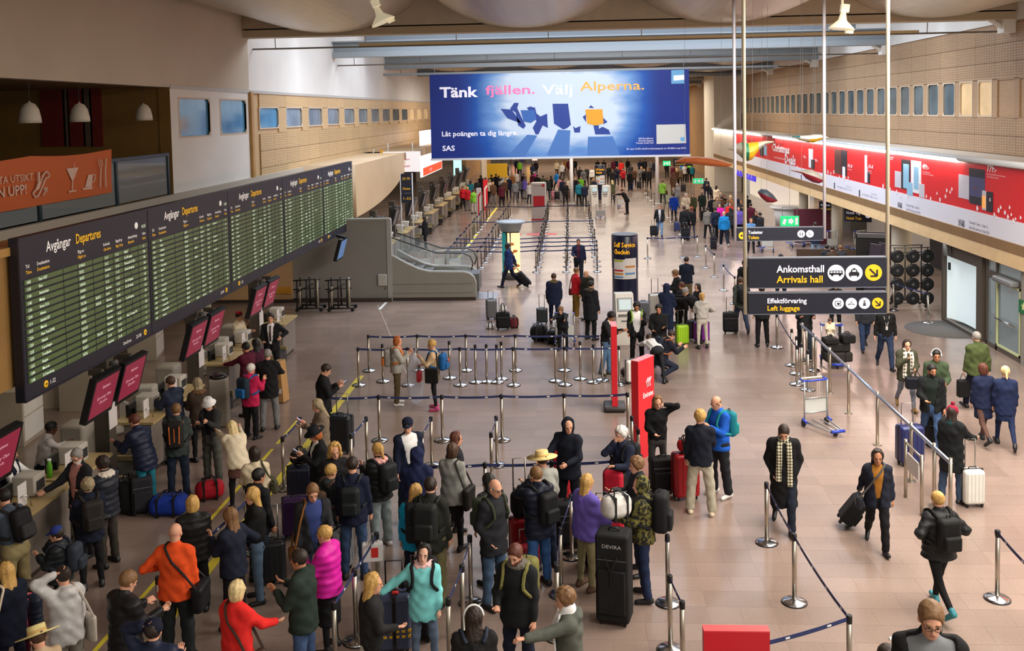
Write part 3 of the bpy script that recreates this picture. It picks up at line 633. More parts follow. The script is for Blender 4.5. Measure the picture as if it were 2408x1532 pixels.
# ================================================================== RED BANNER ON THE FASCIA
RED = mat('banner_red', 'dc1c22', .45)
rb = empty('fascia_banner', (XF, 20, 3.2), 0, 'long red Christmas sale banner running along the right fascia', 'banner')
yA = at_x(1725, 360, XF)[1]
RS0, RS1 = 18.0, yA
MB().b2((-.04, RS0-20, .60), (0, RS1-20, 2.0)).build('red_sheet', RED, rb)
MB().b2((-.05, RS0-20, 0), (0, RS1-20, .60)).build('white_strip', mat('banner_white', 'e4e4ee', .45), rb)
MB().b2((-.052, 64.0-20, 1.5), (-.041, 67-20, 1.98)).b2((-.052, 55.5-20, 1.62), (-.041, 60-20, 1.98)).build('red_patch', mat('banner_darkred', 'a3141c', .5), rb)
def rp(px, py):
    p = at_x(px, py, XF-.04); return p[1]-20, p[2]-3.2
def rquad(px0, py0, px1, py1):
    """upright rectangle on the banner plane from two opposite photo corners"""
    a = rp(px0, py0); c = rp(px1, py1); return min(a[0], c[0]), max(a[0], c[0]), a[1], c[1]
def rbox_(name, x0, y0, x1, y1, mt, d=.012, base=.04):
    a, c = rp(x0, y0), rp(x1, y1)
    MB().b2((-base-d, c[0], min(a[1], c[1])), (-base, a[0], max(a[1], c[1]))).build(name, mt, rb)
PN = mat('print_slate', '4a4a72', .5); PK = mat('print_black', '26222a', .5); PS = mat('print_silver', 'c9c6cf', .5); PB = mat('print_aqua', '8fc0dc', .5); PW = mat('print_white', 'efecf0', .5); PBR = mat('print_bronze', '54332c', .5)
for x0, y0, x1, y1, mt, d in ((2280, 395, 2316, 485, PN, .012), (2280, 395, 2316, 420, PK, .018), (2282, 460, 2316, 486, PK, .018), (2255, 410, 2280, 470, PS, .012), (2311, 448, 2319, 495, PS, .02), (2311, 460, 2319, 490, ORP, .024), (2321, 450, 2335, 500, PK, .02),
                              (2120, 374, 2141, 448, PK, .012), (2125, 385, 2138, 445, PB, .018), (2143, 377, 2166, 457, PW, .012), (2150, 392, 2161, 447, PB, .018), (2105, 402, 2120, 443, PS, .012), (2134, 428, 2147, 460, PB, .022), (2163, 432, 2174, 466, PS, .022), (2039, 392, 2041, 430, PS, .012),
                              (1963, 350, 1977, 410, PBR, .012), (1978, 352, 1992, 415, PK, .012), (1982, 392, 1988, 420, PW, .02), (1902, 350, 1912, 396, PW, .012), (1908, 375, 1916, 398, PK, .016), (1787, 340, 1796, 368, PK, .012), (1797, 342, 1803, 366, PB, .016), (1747, 315, 1750, 345, PB, .012), (1750, 312, 1753, 345, YELL, .014), (1753, 318, 1756, 346, PW, .012), (2034, 365, 2039, 430, PW, .014), (2041, 405, 2046, 432, PK, .014)):
    rbox_('product_print', x0, y0, x1, y1, mt, d)
st = MB(); rr = random.Random(3)
for px, py in [(2330, 470), (2340, 505), (2355, 488), (2365, 500), (2372, 510), (2380, 505), (2390, 515), (2350, 495), (2376, 488), (2402, 512), (2300, 490), (2345, 512), (2385, 520), (2240, 445), (2225, 462), (2205, 455), (2190, 467), (2212, 470), (2180, 462), (2078, 438), (2090, 430), (2095, 444), (2110, 452), (2120, 460), (2135, 462), (2160, 472), (1860, 390), (1868, 395), (1876, 393), (1882, 398), (1940, 400), (1948, 405), (1955, 408), (1962, 405), (1996, 418), (1985, 422), (1975, 418), (1775, 368), (1783, 371), (1795, 374), (1808, 378), (1938, 410), (2228, 448), (2236, 452)]:
    a = rp(px, py); r = rr.uniform(.04, .075)*(1 if px > 2150 else 1.25)
    for q in range(3):
        st.box((-.058-.004*q, a[0], a[1]), (.004, 2*r, .6*r), rx=q*math.pi/3)
st.build('snowflake_print', PW, rb)
def rtxt(s, px, py, size, width=None, bold=0, mt=PW, ls=1.0, lift=.055):
    a = rp(px, py); text(s, (-lift, a[0], a[1]), RX_WEST, size, mt, rb, width, bold=bold, ls=ls, res=1)
rtxt('Christmas', 1816, 354, .62, 4.6, .03); rtxt('Deals', 1846, 383, .72, 2.6, .03); rtxt('en god handla flygs tid vänta', 1820, 371, .16, 3.0)
rtxt('779:-', 2322, 403, .26, .62, .03); rtxt('Boss The Scent EDP 100 ml + Deodorant\n75 ml + Shower Gel 50 ml', 2322, 411, .07, None, 0, ls=1.1); rtxt('499:-', 2170, 397, .24, .6, .03); rtxt('Dolce Light Blue Homme\nTravel set EDT 50 ml + Body lotion', 2170, 405, .07); rtxt('50% off', 2043, 395, .2, .6, .02); rtxt('In our Beauty\nDepartment', 2043, 403, .08); rtxt('30% off', 1994, 393, .2, .7, .02); rtxt('Jewellery & watches', 1994, 399, .08)
rtxt('499:-', 2094, 363, .2, .5, .02); rtxt('Davidoff Cool\nWater edt', 2094, 371, .07); rtxt('99:-', 1913, 338, .2, .6, .02); rtxt('99:-', 1890, 372, .2, .6, .02); rtxt('99:-', 1917, 380, .2, .6, .02)
rtxt('BOSS', 2290, 445, .12, .3, 0, mat('print_rust', 'a0584c', .5), lift=.062)
DG = mat('print_dark', '3c3c48', .5)
rtxt('STORE', 2255, 530, .19, .46, .03, DG, lift=.06); rtxt('DUTY FREE', 2255, 519, .07, .46, .02, DG, lift=.06); rtxt('Terminal 5 Gate 1, Gate 11,\nGate F26 samt mot Gate F26', 2280, 525, .12, None, 0, DG, 1.3, .06)
rtxt('STORE', 2112, 487, .19, .46, .03, DG, lift=.06); rtxt('DUTY FREE', 2112, 478, .07, .46, .02, DG, lift=.06); rtxt('Terminal 5 Gate 1, Gate 11,\nGate F26 samt mot Gate F26', 2132, 484, .12, None, 0, DG, 1.3, .06)
for px, py in ((2022, 455), (1963, 437), (1885, 417)):
    a = rp(px, py); MB().b2((-.06, a[0]-.07, a[1]-.14), (-.05, a[0]+.07, a[1]+.14)).build('logo_mark', DG, rb); rtxt('DUTY FREE STORE', px+6, py+4, .12, 1.3, 0, mat('print_grey', 'a5a5b0', .5), lift=.06); rtxt('Terminal 5 Gate 1,\nsamt mot Gate F26', px+27, py+2, .11, None, 0, mat('print_grey', 'a5a5b0', .5), 1.2, .06)
TUBE = mat('lit_tube', 'fff4e6', .4, emit=22.0)
y = at_x(2264, 370, XF)[1]; k = 0
lt = MB().b2((-.05, 0, -.055), (.05, 1.22, .055)).mesh('light_tube', TUBE); hs = MB().b2((-.05, -.02, .045), (.05, 1.24, .08)).mesh('housing', WHITE)
while y < 81:
    if not (57 < y < 61 or 47.0 < y < 48):
        o = link('light_tube', lt, None, (XF-.16, y, 5.25)); link('housing', hs, o)
        tag(o, 'lit fluorescent tube along the top of the red banner, %s from the near end' % ordn(k), 'lamp', 'light tubes over the red banner'); k += 1
    y += 1.36
# ================================================================== WAYFINDING SIGNS
def disc(b, x, z, r, y, d=.006, mi=0):
    b.prism([(r*math.cos(2*math.pi*k/24), r*math.sin(2*math.pi*k/24)) for k in range(24)], (x, y, z), (1, 0, 0), (0, 0, 1), (0, -d, 0), mi)
def arrow_dr(b, x, z, r, y):
    for (a0, c0_, a1, c1_) in ((-.45, .45, .3, -.3), (.42, .35, .42, -.42), (-.35, -.42, .42, -.42)):
        dx, dz = (a1-a0)*r, (c1_-c0_)*r; l = math.hypot(dx, dz); nx, nz = -dz/l*r*.1, dx/l*r*.1
        b.prism([(a0*r+nx, c0_*r+nz), (a0*r-nx, c0_*r-nz), (a1*r-nx, c1_*r-nz), (a1*r+nx, c1_*r+nz)], (x, y, z), (1, 0, 0), (0, 0, 1), (0, -.004, 0))
BLK = mat('icon_black', '14141c', .6)
SY = 15.4
P0, P1 = at_y(1753, 400, SY), at_y(2090, 400, SY)
for k, px in enumerate((1753, 2090)):
    pass
def sign(name, label, SY, px0, px1, pt, pbm, content, poles=True, ztop=None):
    a, c = at_y(px0, pt, SY), at_y(px1, pbm, SY)
    zt = at_y((px0+px1)/2, pt, SY)[2]; zb = at_y((px0+px1)/2, pbm, SY)[2]
    o = empty(name, (a[0], SY, zb), 0, label, 'sign')
    W, H = c[0]-a[0], zt-zb
    MB().b2((0, 0, 0), (W, .1, H)).build('panel', NAVYSIGN, o); MB().b2((0, -.005, H), (W, .105, H+.018)).b2((0, -.005, -.012), (W, .105, 0)).build('edge_strip', mat('sign_edge', '6a6f7a', .4), o)
    content(o, W, H); return o, a, c, zb, zt
def icon_disc(o, x, z, r, mt=WHT):
    b = MB(); disc(b, x, z, r, 0); return b.build('icon_disc', mt, o)
def arrivals(o, W, H):
    text('Ankomsthall', (W*.205, -.008, H*.53), RX_FRONT, H*.34, WHT, o, W*.345, bold=.02); text('Arrivals hall', (W*.205, -.008, H*.17), RX_FRONT, H*.34, YELL, o, W*.335, bold=.02)
    r = H*.285
    for k, x in enumerate((.635, .765, .905)): icon_disc(o, W*x, H*.49, r, WHT if k < 2 else YELL)
    b = MB(); x, z = W*.635, H*.49
    b.prism([(-.8*r, -.2*r), (-.75*r, .3*r), (.75*r, .3*r), (.8*r, -.2*r)], (x, -.006, z), (1, 0, 0), (0, 0, 1), (0, -.004, 0)); disc(b, x-.45*r, z-.25*r, .14*r, -.006, .004); disc(b, x+.45*r, z-.25*r, .14*r, -.006, .004)
    x = W*.765; b.prism([(-.62*r, -.35*r), (-.62*r, 0), (-.42*r, .12*r), (-.3*r, .42*r), (.3*r, .42*r), (.42*r, .12*r), (.62*r, 0), (.62*r, -.35*r), (.5*r, -.35*r), (.5*r, -.5*r), (.35*r, -.5*r), (.35*r, -.35*r), (-.35*r, -.35*r), (-.35*r, -.5*r), (-.5*r, -.5*r), (-.5*r, -.35*r)], (x, -.006, z), (1, 0, 0), (0, 0, 1), (0, -.004, 0)); b.box((x, -.008, z+.5*r), (.3*r, .004, .14*r))
    arrow_dr(b, W*.905, H*.49, r, -.006); b.build('icon', BLK, o)
    b = MB(); x = W*.635
    for q in (-.55, -.2, .15, .5): b.box((x+q*r, -.011, z+.12*r), (.25*r, .003, .18*r))
    b.build('icon', WHT, o)
    b = MB().prism([(-.24*r, .14*r), (-.18*r, .34*r), (.18*r, .34*r), (.24*r, .14*r)], (W*.765, -.010, z), (1, 0, 0), (0, 0, 1), (0, -.003, 0)); b.build('icon', WHT, o)
def luggage(o, W, H):
    text('Effektförvaring', (W*.135, -.008, H*.53), RX_FRONT, H*.34, WHT, o, W*.285, bold=.02); text('Left luggage', (W*.135, -.008, H*.17), RX_FRONT, H*.34, YELL, o, W*.235, bold=.02)
    r = H*.27
    for k, x in enumerate((.65, .745, .84, .935)): icon_disc(o, W*x, H*.49, r, WHT if k < 3 else YELL)
    b = MB(); z = H*.49; x = W*.65
    for d in ((-.5, 0, .08, .9), (.5, 0, .08, .9), (0, .42, 1, .08), (0, -.42, 1, .08)): b.box((x+d[0]*r, -.008, z+d[1]*r), (d[2]*r, .004, d[3]*r))
    b.box((x+.05*r, -.008, z-.05*r), (.45*r, .004, .36*r))
    x = W*.745
    b.tube([(x-.6*r, -.008, z-.2*r), (x, -.008, z+.1*r), (x+.6*r, -.008, z-.2*r), (x-.6*r, -.008, z-.2*r)], .004, 4).tube([(x, -.008, z+.1*r), (x, -.008, z+.3*r), (x+.1*r, -.008, z+.42*r), (x-.1*r, -.008, z+.45*r)], .004, 4)
    x = W*.84; b.box((x, -.008, z+.05*r), (.4*r, .004, .24*r)).box((x, -.008, z-.28*r), (.5*r, .004, .3*r)).box((x, -.008, z+.4*r), (.3*r, .004, .2*r))
    arrow_dr(b, W*.935, H*.49, r, -.006); b.build('icon', BLK, o)
    MB().box((0, 0, 0), (1, 1, 1)) ; return
s1 = sign('hanging_sign', 'dark hanging sign reading Ankomsthall and Arrivals hall', SY, 1760, 2085, 608, 676, arrivals)
s2 = sign('hanging_sign', 'dark hanging sign reading Effektförvaring and Left luggage', SY, 1760, 2085, 690, 738, luggage)
for k, (px, pb_) in enumerate(((1754, 738), (2089, 735))):
    p = at_y(px, pb_, SY); z0 = p[2]-s1[3]
    par = s1[0]; x = p[0]-s1[1][0]
    MB().tube([(x, .05, z0-.02), (x, .05, 10.6-s1[3])], .03, 10).build('hanging_pole', mat('pole_cream', 'd5cdb4', .4), par)
def toilets(o, W, H):
    text('Toaletter', (W*.13, -.008, H*.55), RX_FRONT, H*.36, WHT, o, W*.17, bold=.012); text('Toilets', (W*.13, -.008, H*.14), RX_FRONT, H*.36, YELL, o, W*.125, bold=.012)
    r = H*.29
    icon_disc(o, W*.062, H*.42, r, YELL); icon_disc(o, W*.745, H*.5, r); icon_disc(o, W*.845, H*.5, r)
    b = MB().prism([(.4*r, .1*r), (-.1*r, .1*r), (-.1*r, .4*r), (-.6*r, 0), (-.1*r, -.4*r), (-.1*r, -.1*r), (.4*r, -.1*r)], (W*.062, -.006, H*.42), (1, 0, 0), (0, 0, 1), (0, -.004, 0))
    for s_ in (-.3, .3): b.box((W*.745+s_*r, -.008, H*.47), (.22*r, .004, .8*r)); disc(b, W*.745+s_*r, H*.5+.55*r, .12*r, -.006, .004)
    b.tube([(W*.845-.3*r, -.008, H*.5+.4*r), (W*.845, -.008, H*.5-.2*r), (W*.845+.4*r, -.008, H*.5-.3*r)], .008, 4); b.build('icon', BLK, o)
s3 = sign('hanging_sign', 'smaller dark hanging sign reading Toaletter and Toilets with a yellow arrow', 24.4, 1733, 1936, 536, 566, toilets)
for px, pb_ in ((1730, 568), (1940, 562)):
    p = at_y(px, pb_, 24.4); MB().tube([(p[0]-s3[1][0], .05, p[2]-s3[3]), (p[0]-s3[1][0], .05, 10.0-s3[3])], .04, 8).build('hanging_pole', mat('pole_white', 'd3d2dc', .4), s3[0])
EXG = mat('exit_green', '19b06a', .5, emit=1.0)
def exit_sign(Y, px0, px1, pt, pb_, label):
    a = at_y(px0, pt, Y); c = at_y(px1, pb_, Y); o = empty('exit_sign', (a[0], Y, c[2]), 0, label, 'sign'); W, H = c[0]-a[0], a[2]-c[2]
    MB().b2((0, 0, 0), (W, .08, H)).build('panel', EXG, o)
    b = MB().box((W*.2, -.004, H*.45), (W*.16, .006, H*.55), ry=.3); b.prism([(0, .2), (.14, .2), (.14, .35), (.3, 0), (.14, -.35), (.14, -.2), (0, -.2)], (W*.42, 0, H*.5), (W, 0, 0), (0, 0, H), (0, -.006, 0)); b.b2((W*.8, -.006, H*.15), (W*.93, 0, H*.85)); b.build('pictogram', WHT, o)
    MB().tube([(W*.1, .04, H), (W*.1, .04, H+.3)], .01, 5).tube([(W*.9, .04, H), (W*.9, .04, H+.3)], .01, 5).tube([(W*.1, .04, H+.3), (W*.9, .04, H+.3)], .01, 5).tube([(W*.5, .04, H+.3), (W*.5, .04, (9.8 if Y < 40 else 10.4)-c[2])], .006, 4).build('hanger', plain('grey'), o)
exit_sign(33, 1836, 1879, 509, 532, 'bright green exit sign hung beyond the toilets sign'); exit_sign(62, 1630, 1655, 420, 432, 'green exit sign over the crowd near the white core wall'); exit_sign(95, 1559, 1577, 379, 390, 'small green exit sign just below the lower right of the blue banner')
def flat_sign(Y, px0, px1, pt, pb_, t1, t2, label, rz=0.0):
    a = at_y(px0, pt, Y); c = at_y(px1, pb_, Y); o = empty('hanging_sign', (a[0], Y, c[2]), rz, label, 'sign'); W, H = (c[0]-a[0])/max(math.cos(rz), .4), a[2]-c[2]
    MB().b2((0, 0, 0), (W, .08, H)).build('panel', NAVYSIGN, o); text(t1, (W*.08, -.006, H*.55), RX_FRONT, H*.32, WHT, o, W*.5); text(t2, (W*.08, -.006, H*.15), RX_FRONT, H*.32, YELL, o, W*.55)
    b = MB(); disc(b, W*.88, H*.5, H*.2, 0); b.build('icon_disc', WHT, o); hh = max(.35, 2.82-a[2]) if Y < 60 else 9.95-a[2]; MB().tube([(W*.1, .04, H), (W*.1, .04, H+hh)], .012, 5).tube([(W*.9, .04, H), (W*.9, .04, H+hh)], .012, 5).build('hanger', plain('grey'), o)
flat_sign(50, 1926, 1966, 474, 496, 'Ankomst', 'Arrivals', 'dark sign with a white numeral disc hung under the fascia, the farther one', -.5); flat_sign(44, 1985, 2040, 489, 520, 'Hotell Tåg', 'Hotels Train', 'dark sign hung under the fascia near the rack of screens', -.5)
flat_sign(84, 1583, 1628, 374, 390, 'Gate 1', 'Terminal', 'far dark sign with white and yellow words behind the orange wing')
# ================================================================== SELF SERVICE COLUMNS
def column(px, pbase, pt, half, label):
    p = at_z(px, pbase); Y = p[1]; H = at_y(px, pt, Y)[2]; r = half*Y/2300
    o = empty('info_column', (p[0], Y, 0), 0, label, 'column')
    NB = mat('column_navy', '161b3a', .3)
    MB().lathe([(r*1.0, 0), (r*1.02, .06), (r, H*.55), (r, H*.56), (r*1.03, H*.57), (r*1.03, H-.03), (r*.98, H)], n=32).build('body', NB, o)
    MB().lathe([(r*1.03, H), (r*1.0, H+.03), (r*.6, H+.035)], n=32).build('cap', plain('midgrey'), o)
    def arc(name, a0, a1, z0, z1, mt, rr):
        vs = []; n = 10
        for k in range(n+1):
            a = rad(a0+(a1-a0)*k/n); vs += [(rr*math.sin(a), -rr*math.cos(a), z0), (rr*math.sin(a), -rr*math.cos(a), z1)]
        MB().add(vs, [(2*k, 2*k+2, 2*k+3, 2*k+1) for k in range(n)], 0, True).build(name, mt, o)
    zz = H*.50
    cols = [plain('white'), mat('lime_row', 'b5c21e', .5), plain('white'), mat('red_row', 'c8322e', .5), mat('orange_row', 'd98a2a', .5), mat('blue_row', '5f9bd0', .5)]
    for side in (0, 1):
        a0, a1 = (-56, -3) if side == 0 else (-3, 52)
        z1 = H*.71-(.04 if side == 0 else 0); z0 = H*.44
        arc('poster', a0, a1, z0, z1, plain('white'), r*1.05)
        for q in range(6):
            zt = z1-(z1-z0)*(q+.15)/6; arc('poster_row', a0+1, a1-8, zt-(z1-z0)*.09, zt, cols[((1, 0, 0, 3, 4, 5), (0, 0, 4, 0, 5, 0))[side][q]], r*1.056)
    for q, (a, s_) in enumerate((('Self Service', .855), ('Check-in', .765))):
        # lettering bent around the column, one glyph at a time
        AD = {'l': .32, 'f': .4, 'i': .32, 'r': .48, '-': .4, ' ': .4, 'S': .72, 'C': .78, 'k': .62}; cum = 0
        for k, ch in enumerate(a):
            an = rad(-54+cum*14.6); cum += AD.get(ch, .66)
            if ch == ' ': continue
            text(ch, (r*1.06*math.sin(an), -r*1.06*math.cos(an), H*s_), (rad(90), 0, an), H*.092, mat('column_yellow', 'f2b01a', .5, emit=.5), o, bold=.015, res=1, sx=.8)
    return o
column(1471, 730, 552, 30, 'navy Self Service Check-in column with poster table behind the white kiosk'); column(1412, 468, 389, 12.5, 'far navy Self Service Check-in column in the middle of the crowd')
# ================================================================== KIOSKS, TOTEMS, PANELS
def kiosk(px, py, h, rz, label):
    p = at_z(px, py); o = empty('check_in_kiosk', (p[0], p[1], 0), rz, label, 'kiosk', 'white self check-in kiosks'); s = h/1.5; KW = mat('kiosk_white', 'dedad0', .35)
    MB().prism([(-.32, 0), (-.3, .85), (-.28, .9), (-.12, 1.5), (.22, 1.5), (.3, 1.4), (.34, 0)], (-.27*s, 0, 0), (0, s, 0), (0, 0, s), (.54*s, 0, 0)).build('body', KW, o)
    b = MB(); b.M = Matrix.Translation((0, -.232*s, 1.2*s)) @ Matrix.Rotation(rad(-15), 4, 'X'); b.box((0, .005, 0), (.44*s, .03, .40*s)); b.build('bezel', mat('kiosk_grey', '9aa0a2', .4), o)
    b = MB(); b.M = Matrix.Translation((0, -.238*s, 1.2*s)) @ Matrix.Rotation(rad(-15), 4, 'X'); b.box((0, -.005, 0), (.36*s, .03, .30*s)); b.build('screen', mat('kiosk_screen', 'a8bcc0', .2, emit=.3), o)
    MB().b2((-.2*s, -.36*s, .88*s), (.2*s, -.28*s, .92*s)).b2((-.12*s, -.325*s, .7*s), (.12*s, -.3*s, .74*s)).build('ticket_slot', plain('grey'), o); return o
kiosk(1468, 806, 1.5, 0.1, 'white self check-in kiosk with a lit screen before the navy column'); kiosk(1396, 484, 1.5, .3, 'white kiosk beside the far column, its left one'); kiosk(1426, 484, 1.5, -.3, 'white kiosk beside the far column, its right one')
TRED = mat('totem_red', 'd3222e', .4); 
p = at_z(1446, 966); o = empty('totem_sign', (p[0], p[1], 0), 0.0, 'slim red totem seen edge on, standing on a black weighted base', 'totem')
MB().b2((-.065, -.12, .12), (.065, .42, 2.0)).build('panel', TRED, o); MB().b2((-.066, -.121, 2.0), (.066, .421, 2.012)).build('cap', mat('totem_pink', 'f08a94', .5), o); MB().b2((.066, -.02, .5), (.072, .03, 1.5)).build('white_strip', PW, o)
MB().rbox((0, .1, .075), (.5, .62, .11), .04).build('base', mat('base_charcoal', '33302f', .5), o); b = MB()
for sx in (-.2, .2): b.tube([(sx-.02, -.15, .03), (sx+.02, -.15, .03)], .03, 8)
b.build('caster', BLACKP, o)
p = at_z(1503, 1085); q = at_z(1556, 1055); o = empty('totem_sign', (p[0], p[1], 0), math.atan2(q[1]-p[1], q[0]-p[0]), 'wide red totem with white lettering behind the girl in black', 'totem')
tw_ = .62; MB().b2((0, 0, 0), (tw_, .16, 2.0)).build('panel', TRED, o); MB().b2((-.001, -.001, 2.0), (tw_+.001, .161, 2.012)).build('cap', mat('totem_pink', 'f08a94', .5), o); text('Emirates', (tw_*.28, -.004, 1.22), RX_FRONT, .15, PW, o, tw_*.64, bold=.02)
b = MB(); 
for k in range(3): b.tube([(tw_*(.55+.1*k), -.005, 1.42), (tw_*(.5+.1*k), -.005, 1.52), (tw_*(.6+.1*k), -.005, 1.6)], .012, 5)
b.build('emblem', PW, o)
a_ = at_z(1655, 1487, 2.0); c_ = at_z(1807, 1480, 2.0); o = empty('totem_sign', (a_[0], a_[1], 0), 0, 'red totem cut off by the lower edge of the photo', 'totem')
W = c_[0]-a_[0]; MB().b2((0, 0, 0), (W, .11, 2.0)).build('panel', TRED, o); MB().b2((-.001, -.001, 2.0), (W+.001, .111, 2.012)).build('cap', mat('totem_bright', 'e8474a', .5), o)
p = at_z(1268, 517); o = empty('totem_sign', (p[0], p[1], 0), 0, 'pale rounded totem with a red square, standing in the far belt maze', 'totem')
MB().rbox((0, 0, 1.22), (.98, .22, 2.44), .12).build('panel', mat('totem_white', 'd8d4cc', .5), o); MB().b2((-.36, -.125, .85), (.36, -.11, 1.55)).build('red_square', TRED, o); MB().b2((.2, -.122, 2.14), (.38, -.11, 2.3)).build('logo_mark', TRED, o); text('Emirates', (-.36, -.115, 2.16), RX_FRONT, .16, plain('grey'), o, .5)
MB().b2((-.5, -.15, 0), (.5, .15, .06)).build('base', TRED, o)
for k, (px, py, hh, lb) in enumerate(((1127, 518, 2.1, 'slim white totem with a red stripe at the left of the far maze'), (1142, 495, 2.2, 'red and white totem just behind the slim white one'))):
    p = at_z(px, py); o = empty('totem_sign', (p[0], p[1], 0), .5, lb, 'totem'); MB().b2((-.16, -.06, 0), (.16, .06, hh)).build('panel', plain('white') if k == 0 else TRED, o); MB().prism([(-.1, .3), (.0, .3), (.0, 1.5), (.12, 1.7), (.12, 1.85), (-.1, 1.6)], (0, -.061, 0), (1, 0, 0), (0, 0, 1), (0, -.006, 0)).build('stripe', TRED if k == 0 else plain('white'), o)
# lit advertising column with food posters
p = at_z(1203, 656); Y = p[1]; H = at_y(1203, 520, Y)[2]; o = empty('advert_column', (p[0], Y, 0), 0, 'lit advertising column with food posters under a grey flared cap', 'column')
MB().lathe([(.40, 0), (.40, .3), (.36, .32), (.36, H-.42)], n=8).build('core', mat('column_dark', '4a4640', .5), o); MB().lathe([(.40, H-.42), (.5, H-.1), (.62, H-.08), (.62, H), (.3, H+.03)], n=24).build('cap', mat('cap_grey', '8f959a', .4), o)
MB().box((.14, -.33, .3+(H-.75)/2), (.52, .04, H-.78)).build('poster', mat('poster_glow', 'f0cf98', .5, emit=.8), o); MB().box((-.27, -.29, .3+(H-.75)/2), (.16, .04, H-.78), rz=-.5).build('poster', mat('poster_teal', '1d8a8c', .5, emit=.2), o)
b = MB()
for zz, xx in ((H*.62, .06), (H*.5, .2), (H*.47, .05), (H*.25, .28), (H*.2, .1)): b.lathe([(.0, 0), (.10, 0), (.08, .012), (0, .012)], n=10); b.v[-40:] = [(x_+xx, -.352-z_, zz+y_*.6) for x_, y_, z_ in b.v[-40:]]
b.build('food_print', mat('print_food', 'd0762c', .6), o)
# far lit signs on the left
o = empty('hanging_sign', (at_y(895, 410, 50)[0], 50, at_y(930, 405, 50)[2]), 0, 'white lit panel sign hung at the left below the wooden gallery', 'sign'); W = at_y(988, 380, 50)[0]-o.location[0]
MB().b2((.15, 0, 0), (W, .15, 1.05)).build('panel', mat('lit_white', 'f4efee', .5, emit=.22), o); MB().b2((0, -.02, -.05), (.15, .17, 1.15)).build('edge', mat('edge_amber', 'e0a02c', .5), o); MB().tube([(.4, .07, 1.0), (.4, .07, 1.5)], .03).tube([(W-.4, .07, 1.0), (W-.4, .07, 1.5)], .03).build('hanger', plain('lightgrey'), o)
text('Emirates\nVälkommen\nCheck-in\nHandbagage', (W*.35, -.01, .78), RX_FRONT, .17, mat('print_red', 'c4303a', .5), o)
o = empty('spotlight', (at_y(880, 380, 50)[0], 49.6, at_y(880, 410, 50)[2]), 0, 'bright white spotlight bar beside the lit panel sign', 'lamp'); MB().b2((-.18, -.1, 0), (.18, .1, 1.0)).build('lamp_body', mat('lit_soft', 'f2f2f5', .5, emit=.5), o); MB().tube([(0, 0, 1.0), (.1, 0, 1.3)], .03).build('arm', plain('lightgrey'), o)
pa_, pb2 = at_x(992, 418, -9.3), at_x(1040, 405, -9.3)
o = empty('light_box', (-9.3, pa_[1], at_x(992, 418, -9.3)[2]), 0, 'large white light box with a red lower band jutting from the left', 'sign'); L_ = (at_x(1040, 405, -9.3)[1]-pa_[1])
MB().b2((-.1, 0, 0), (0, L_, 2.9)).build('panel', mat('lit_white2', 'fbf6f7', .5, emit=.75), o); MB().b2((.0, .6, .05), (.012, L_-.2, .55)).build('red_band', mat('lit_red', 'e2502e', .5, emit=.5), o); text('ER UPP', (.014, L_*.35, .18), RX_EAST, .3, WHT, o); text('Välkommen', (.014, L_*.1, 1.6), RX_EAST, .5, mat('print_red', 'c4303a', .5), o)
p = at_z(1075, 500); o = empty('light_box', (at_y(1068, 400, 80)[0], 80, at_y(1068, 417, 80)[2]), .6, 'tall pale cyan light box beside the lower left corner of the blue banner', 'sign'); MB().b2((0, 0, 0), (.7, .12, 1.7)).build('panel', mat('lit_cyan', 'a8e8ea', .5, emit=1.0), o); MB().tube([(.3, .06, 1.6), (.3, .06, 2.6)], .03).build('hanger', plain('grey'), o)
o = empty('direction_sign', (at_y(944, 470, 46)[0], 46, 0), 0, 'dark upright sign column with yellow numerals at the start of the far desks', 'sign'); zb = at_y(944, 478, 46)[2]; zt = at_y(944, 408, 46)[2]
for k in range(3): MB().b2((0, 0, zb+(zt-zb)*k/3+.02), (.5, .1, zb+(zt-zb)*(k+1)/3-.02)).build('panel', NAVYSIGN, o); text(('1-32', 'Gate', '33-70')[k], (.06, -.006, zb+(zt-zb)*(k+.35)/3), RX_FRONT, .16, YELL, o, .36)
MB().tube([(-.03, .05, 0), (-.03, .05, zt)], .03).tube([(.53, .05, 0), (.53, .05, zt)], .03).build('post', plain('lightgrey'), o)
o = empty('screen_wall', (-8.2, 88, 0), 0, 'pale upright panel closing the far desk row', 'panel'); MB().b2((0, 0, 0), (.1, 5.5, 2.6)).build('panel', mat('pale_panel', 'b8ad9b', .6), o)
# ================================================================== RIGHT SIDE: DOORS, COLUMNS, SHOPS
def ry(px): return 2300*XF/(px-1341.4)
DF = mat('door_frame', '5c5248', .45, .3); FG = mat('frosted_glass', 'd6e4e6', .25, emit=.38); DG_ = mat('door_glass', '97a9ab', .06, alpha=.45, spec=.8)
y1, y2 = ry(2196), ry(2272)
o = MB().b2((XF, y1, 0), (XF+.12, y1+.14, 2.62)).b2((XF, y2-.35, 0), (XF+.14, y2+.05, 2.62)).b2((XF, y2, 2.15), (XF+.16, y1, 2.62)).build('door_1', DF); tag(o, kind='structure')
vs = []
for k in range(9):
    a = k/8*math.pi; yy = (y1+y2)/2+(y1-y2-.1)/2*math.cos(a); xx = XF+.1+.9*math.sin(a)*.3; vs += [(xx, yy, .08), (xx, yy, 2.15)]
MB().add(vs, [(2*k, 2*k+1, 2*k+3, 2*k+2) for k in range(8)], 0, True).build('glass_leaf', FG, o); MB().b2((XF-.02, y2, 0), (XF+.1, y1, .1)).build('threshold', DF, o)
MB().b2((XF-.012, y1-.55, 1.72), (XF+.03, y1-.42, 1.95)).build('sticker', BLK, o)
MB().tube([(XF-.15, y1-.6, 2.2), (XF-.15, y1-.6, 2.6)], .08).build('sensor', plain('grey'), o)
y3, y4 = ry(2293), ry(2374)
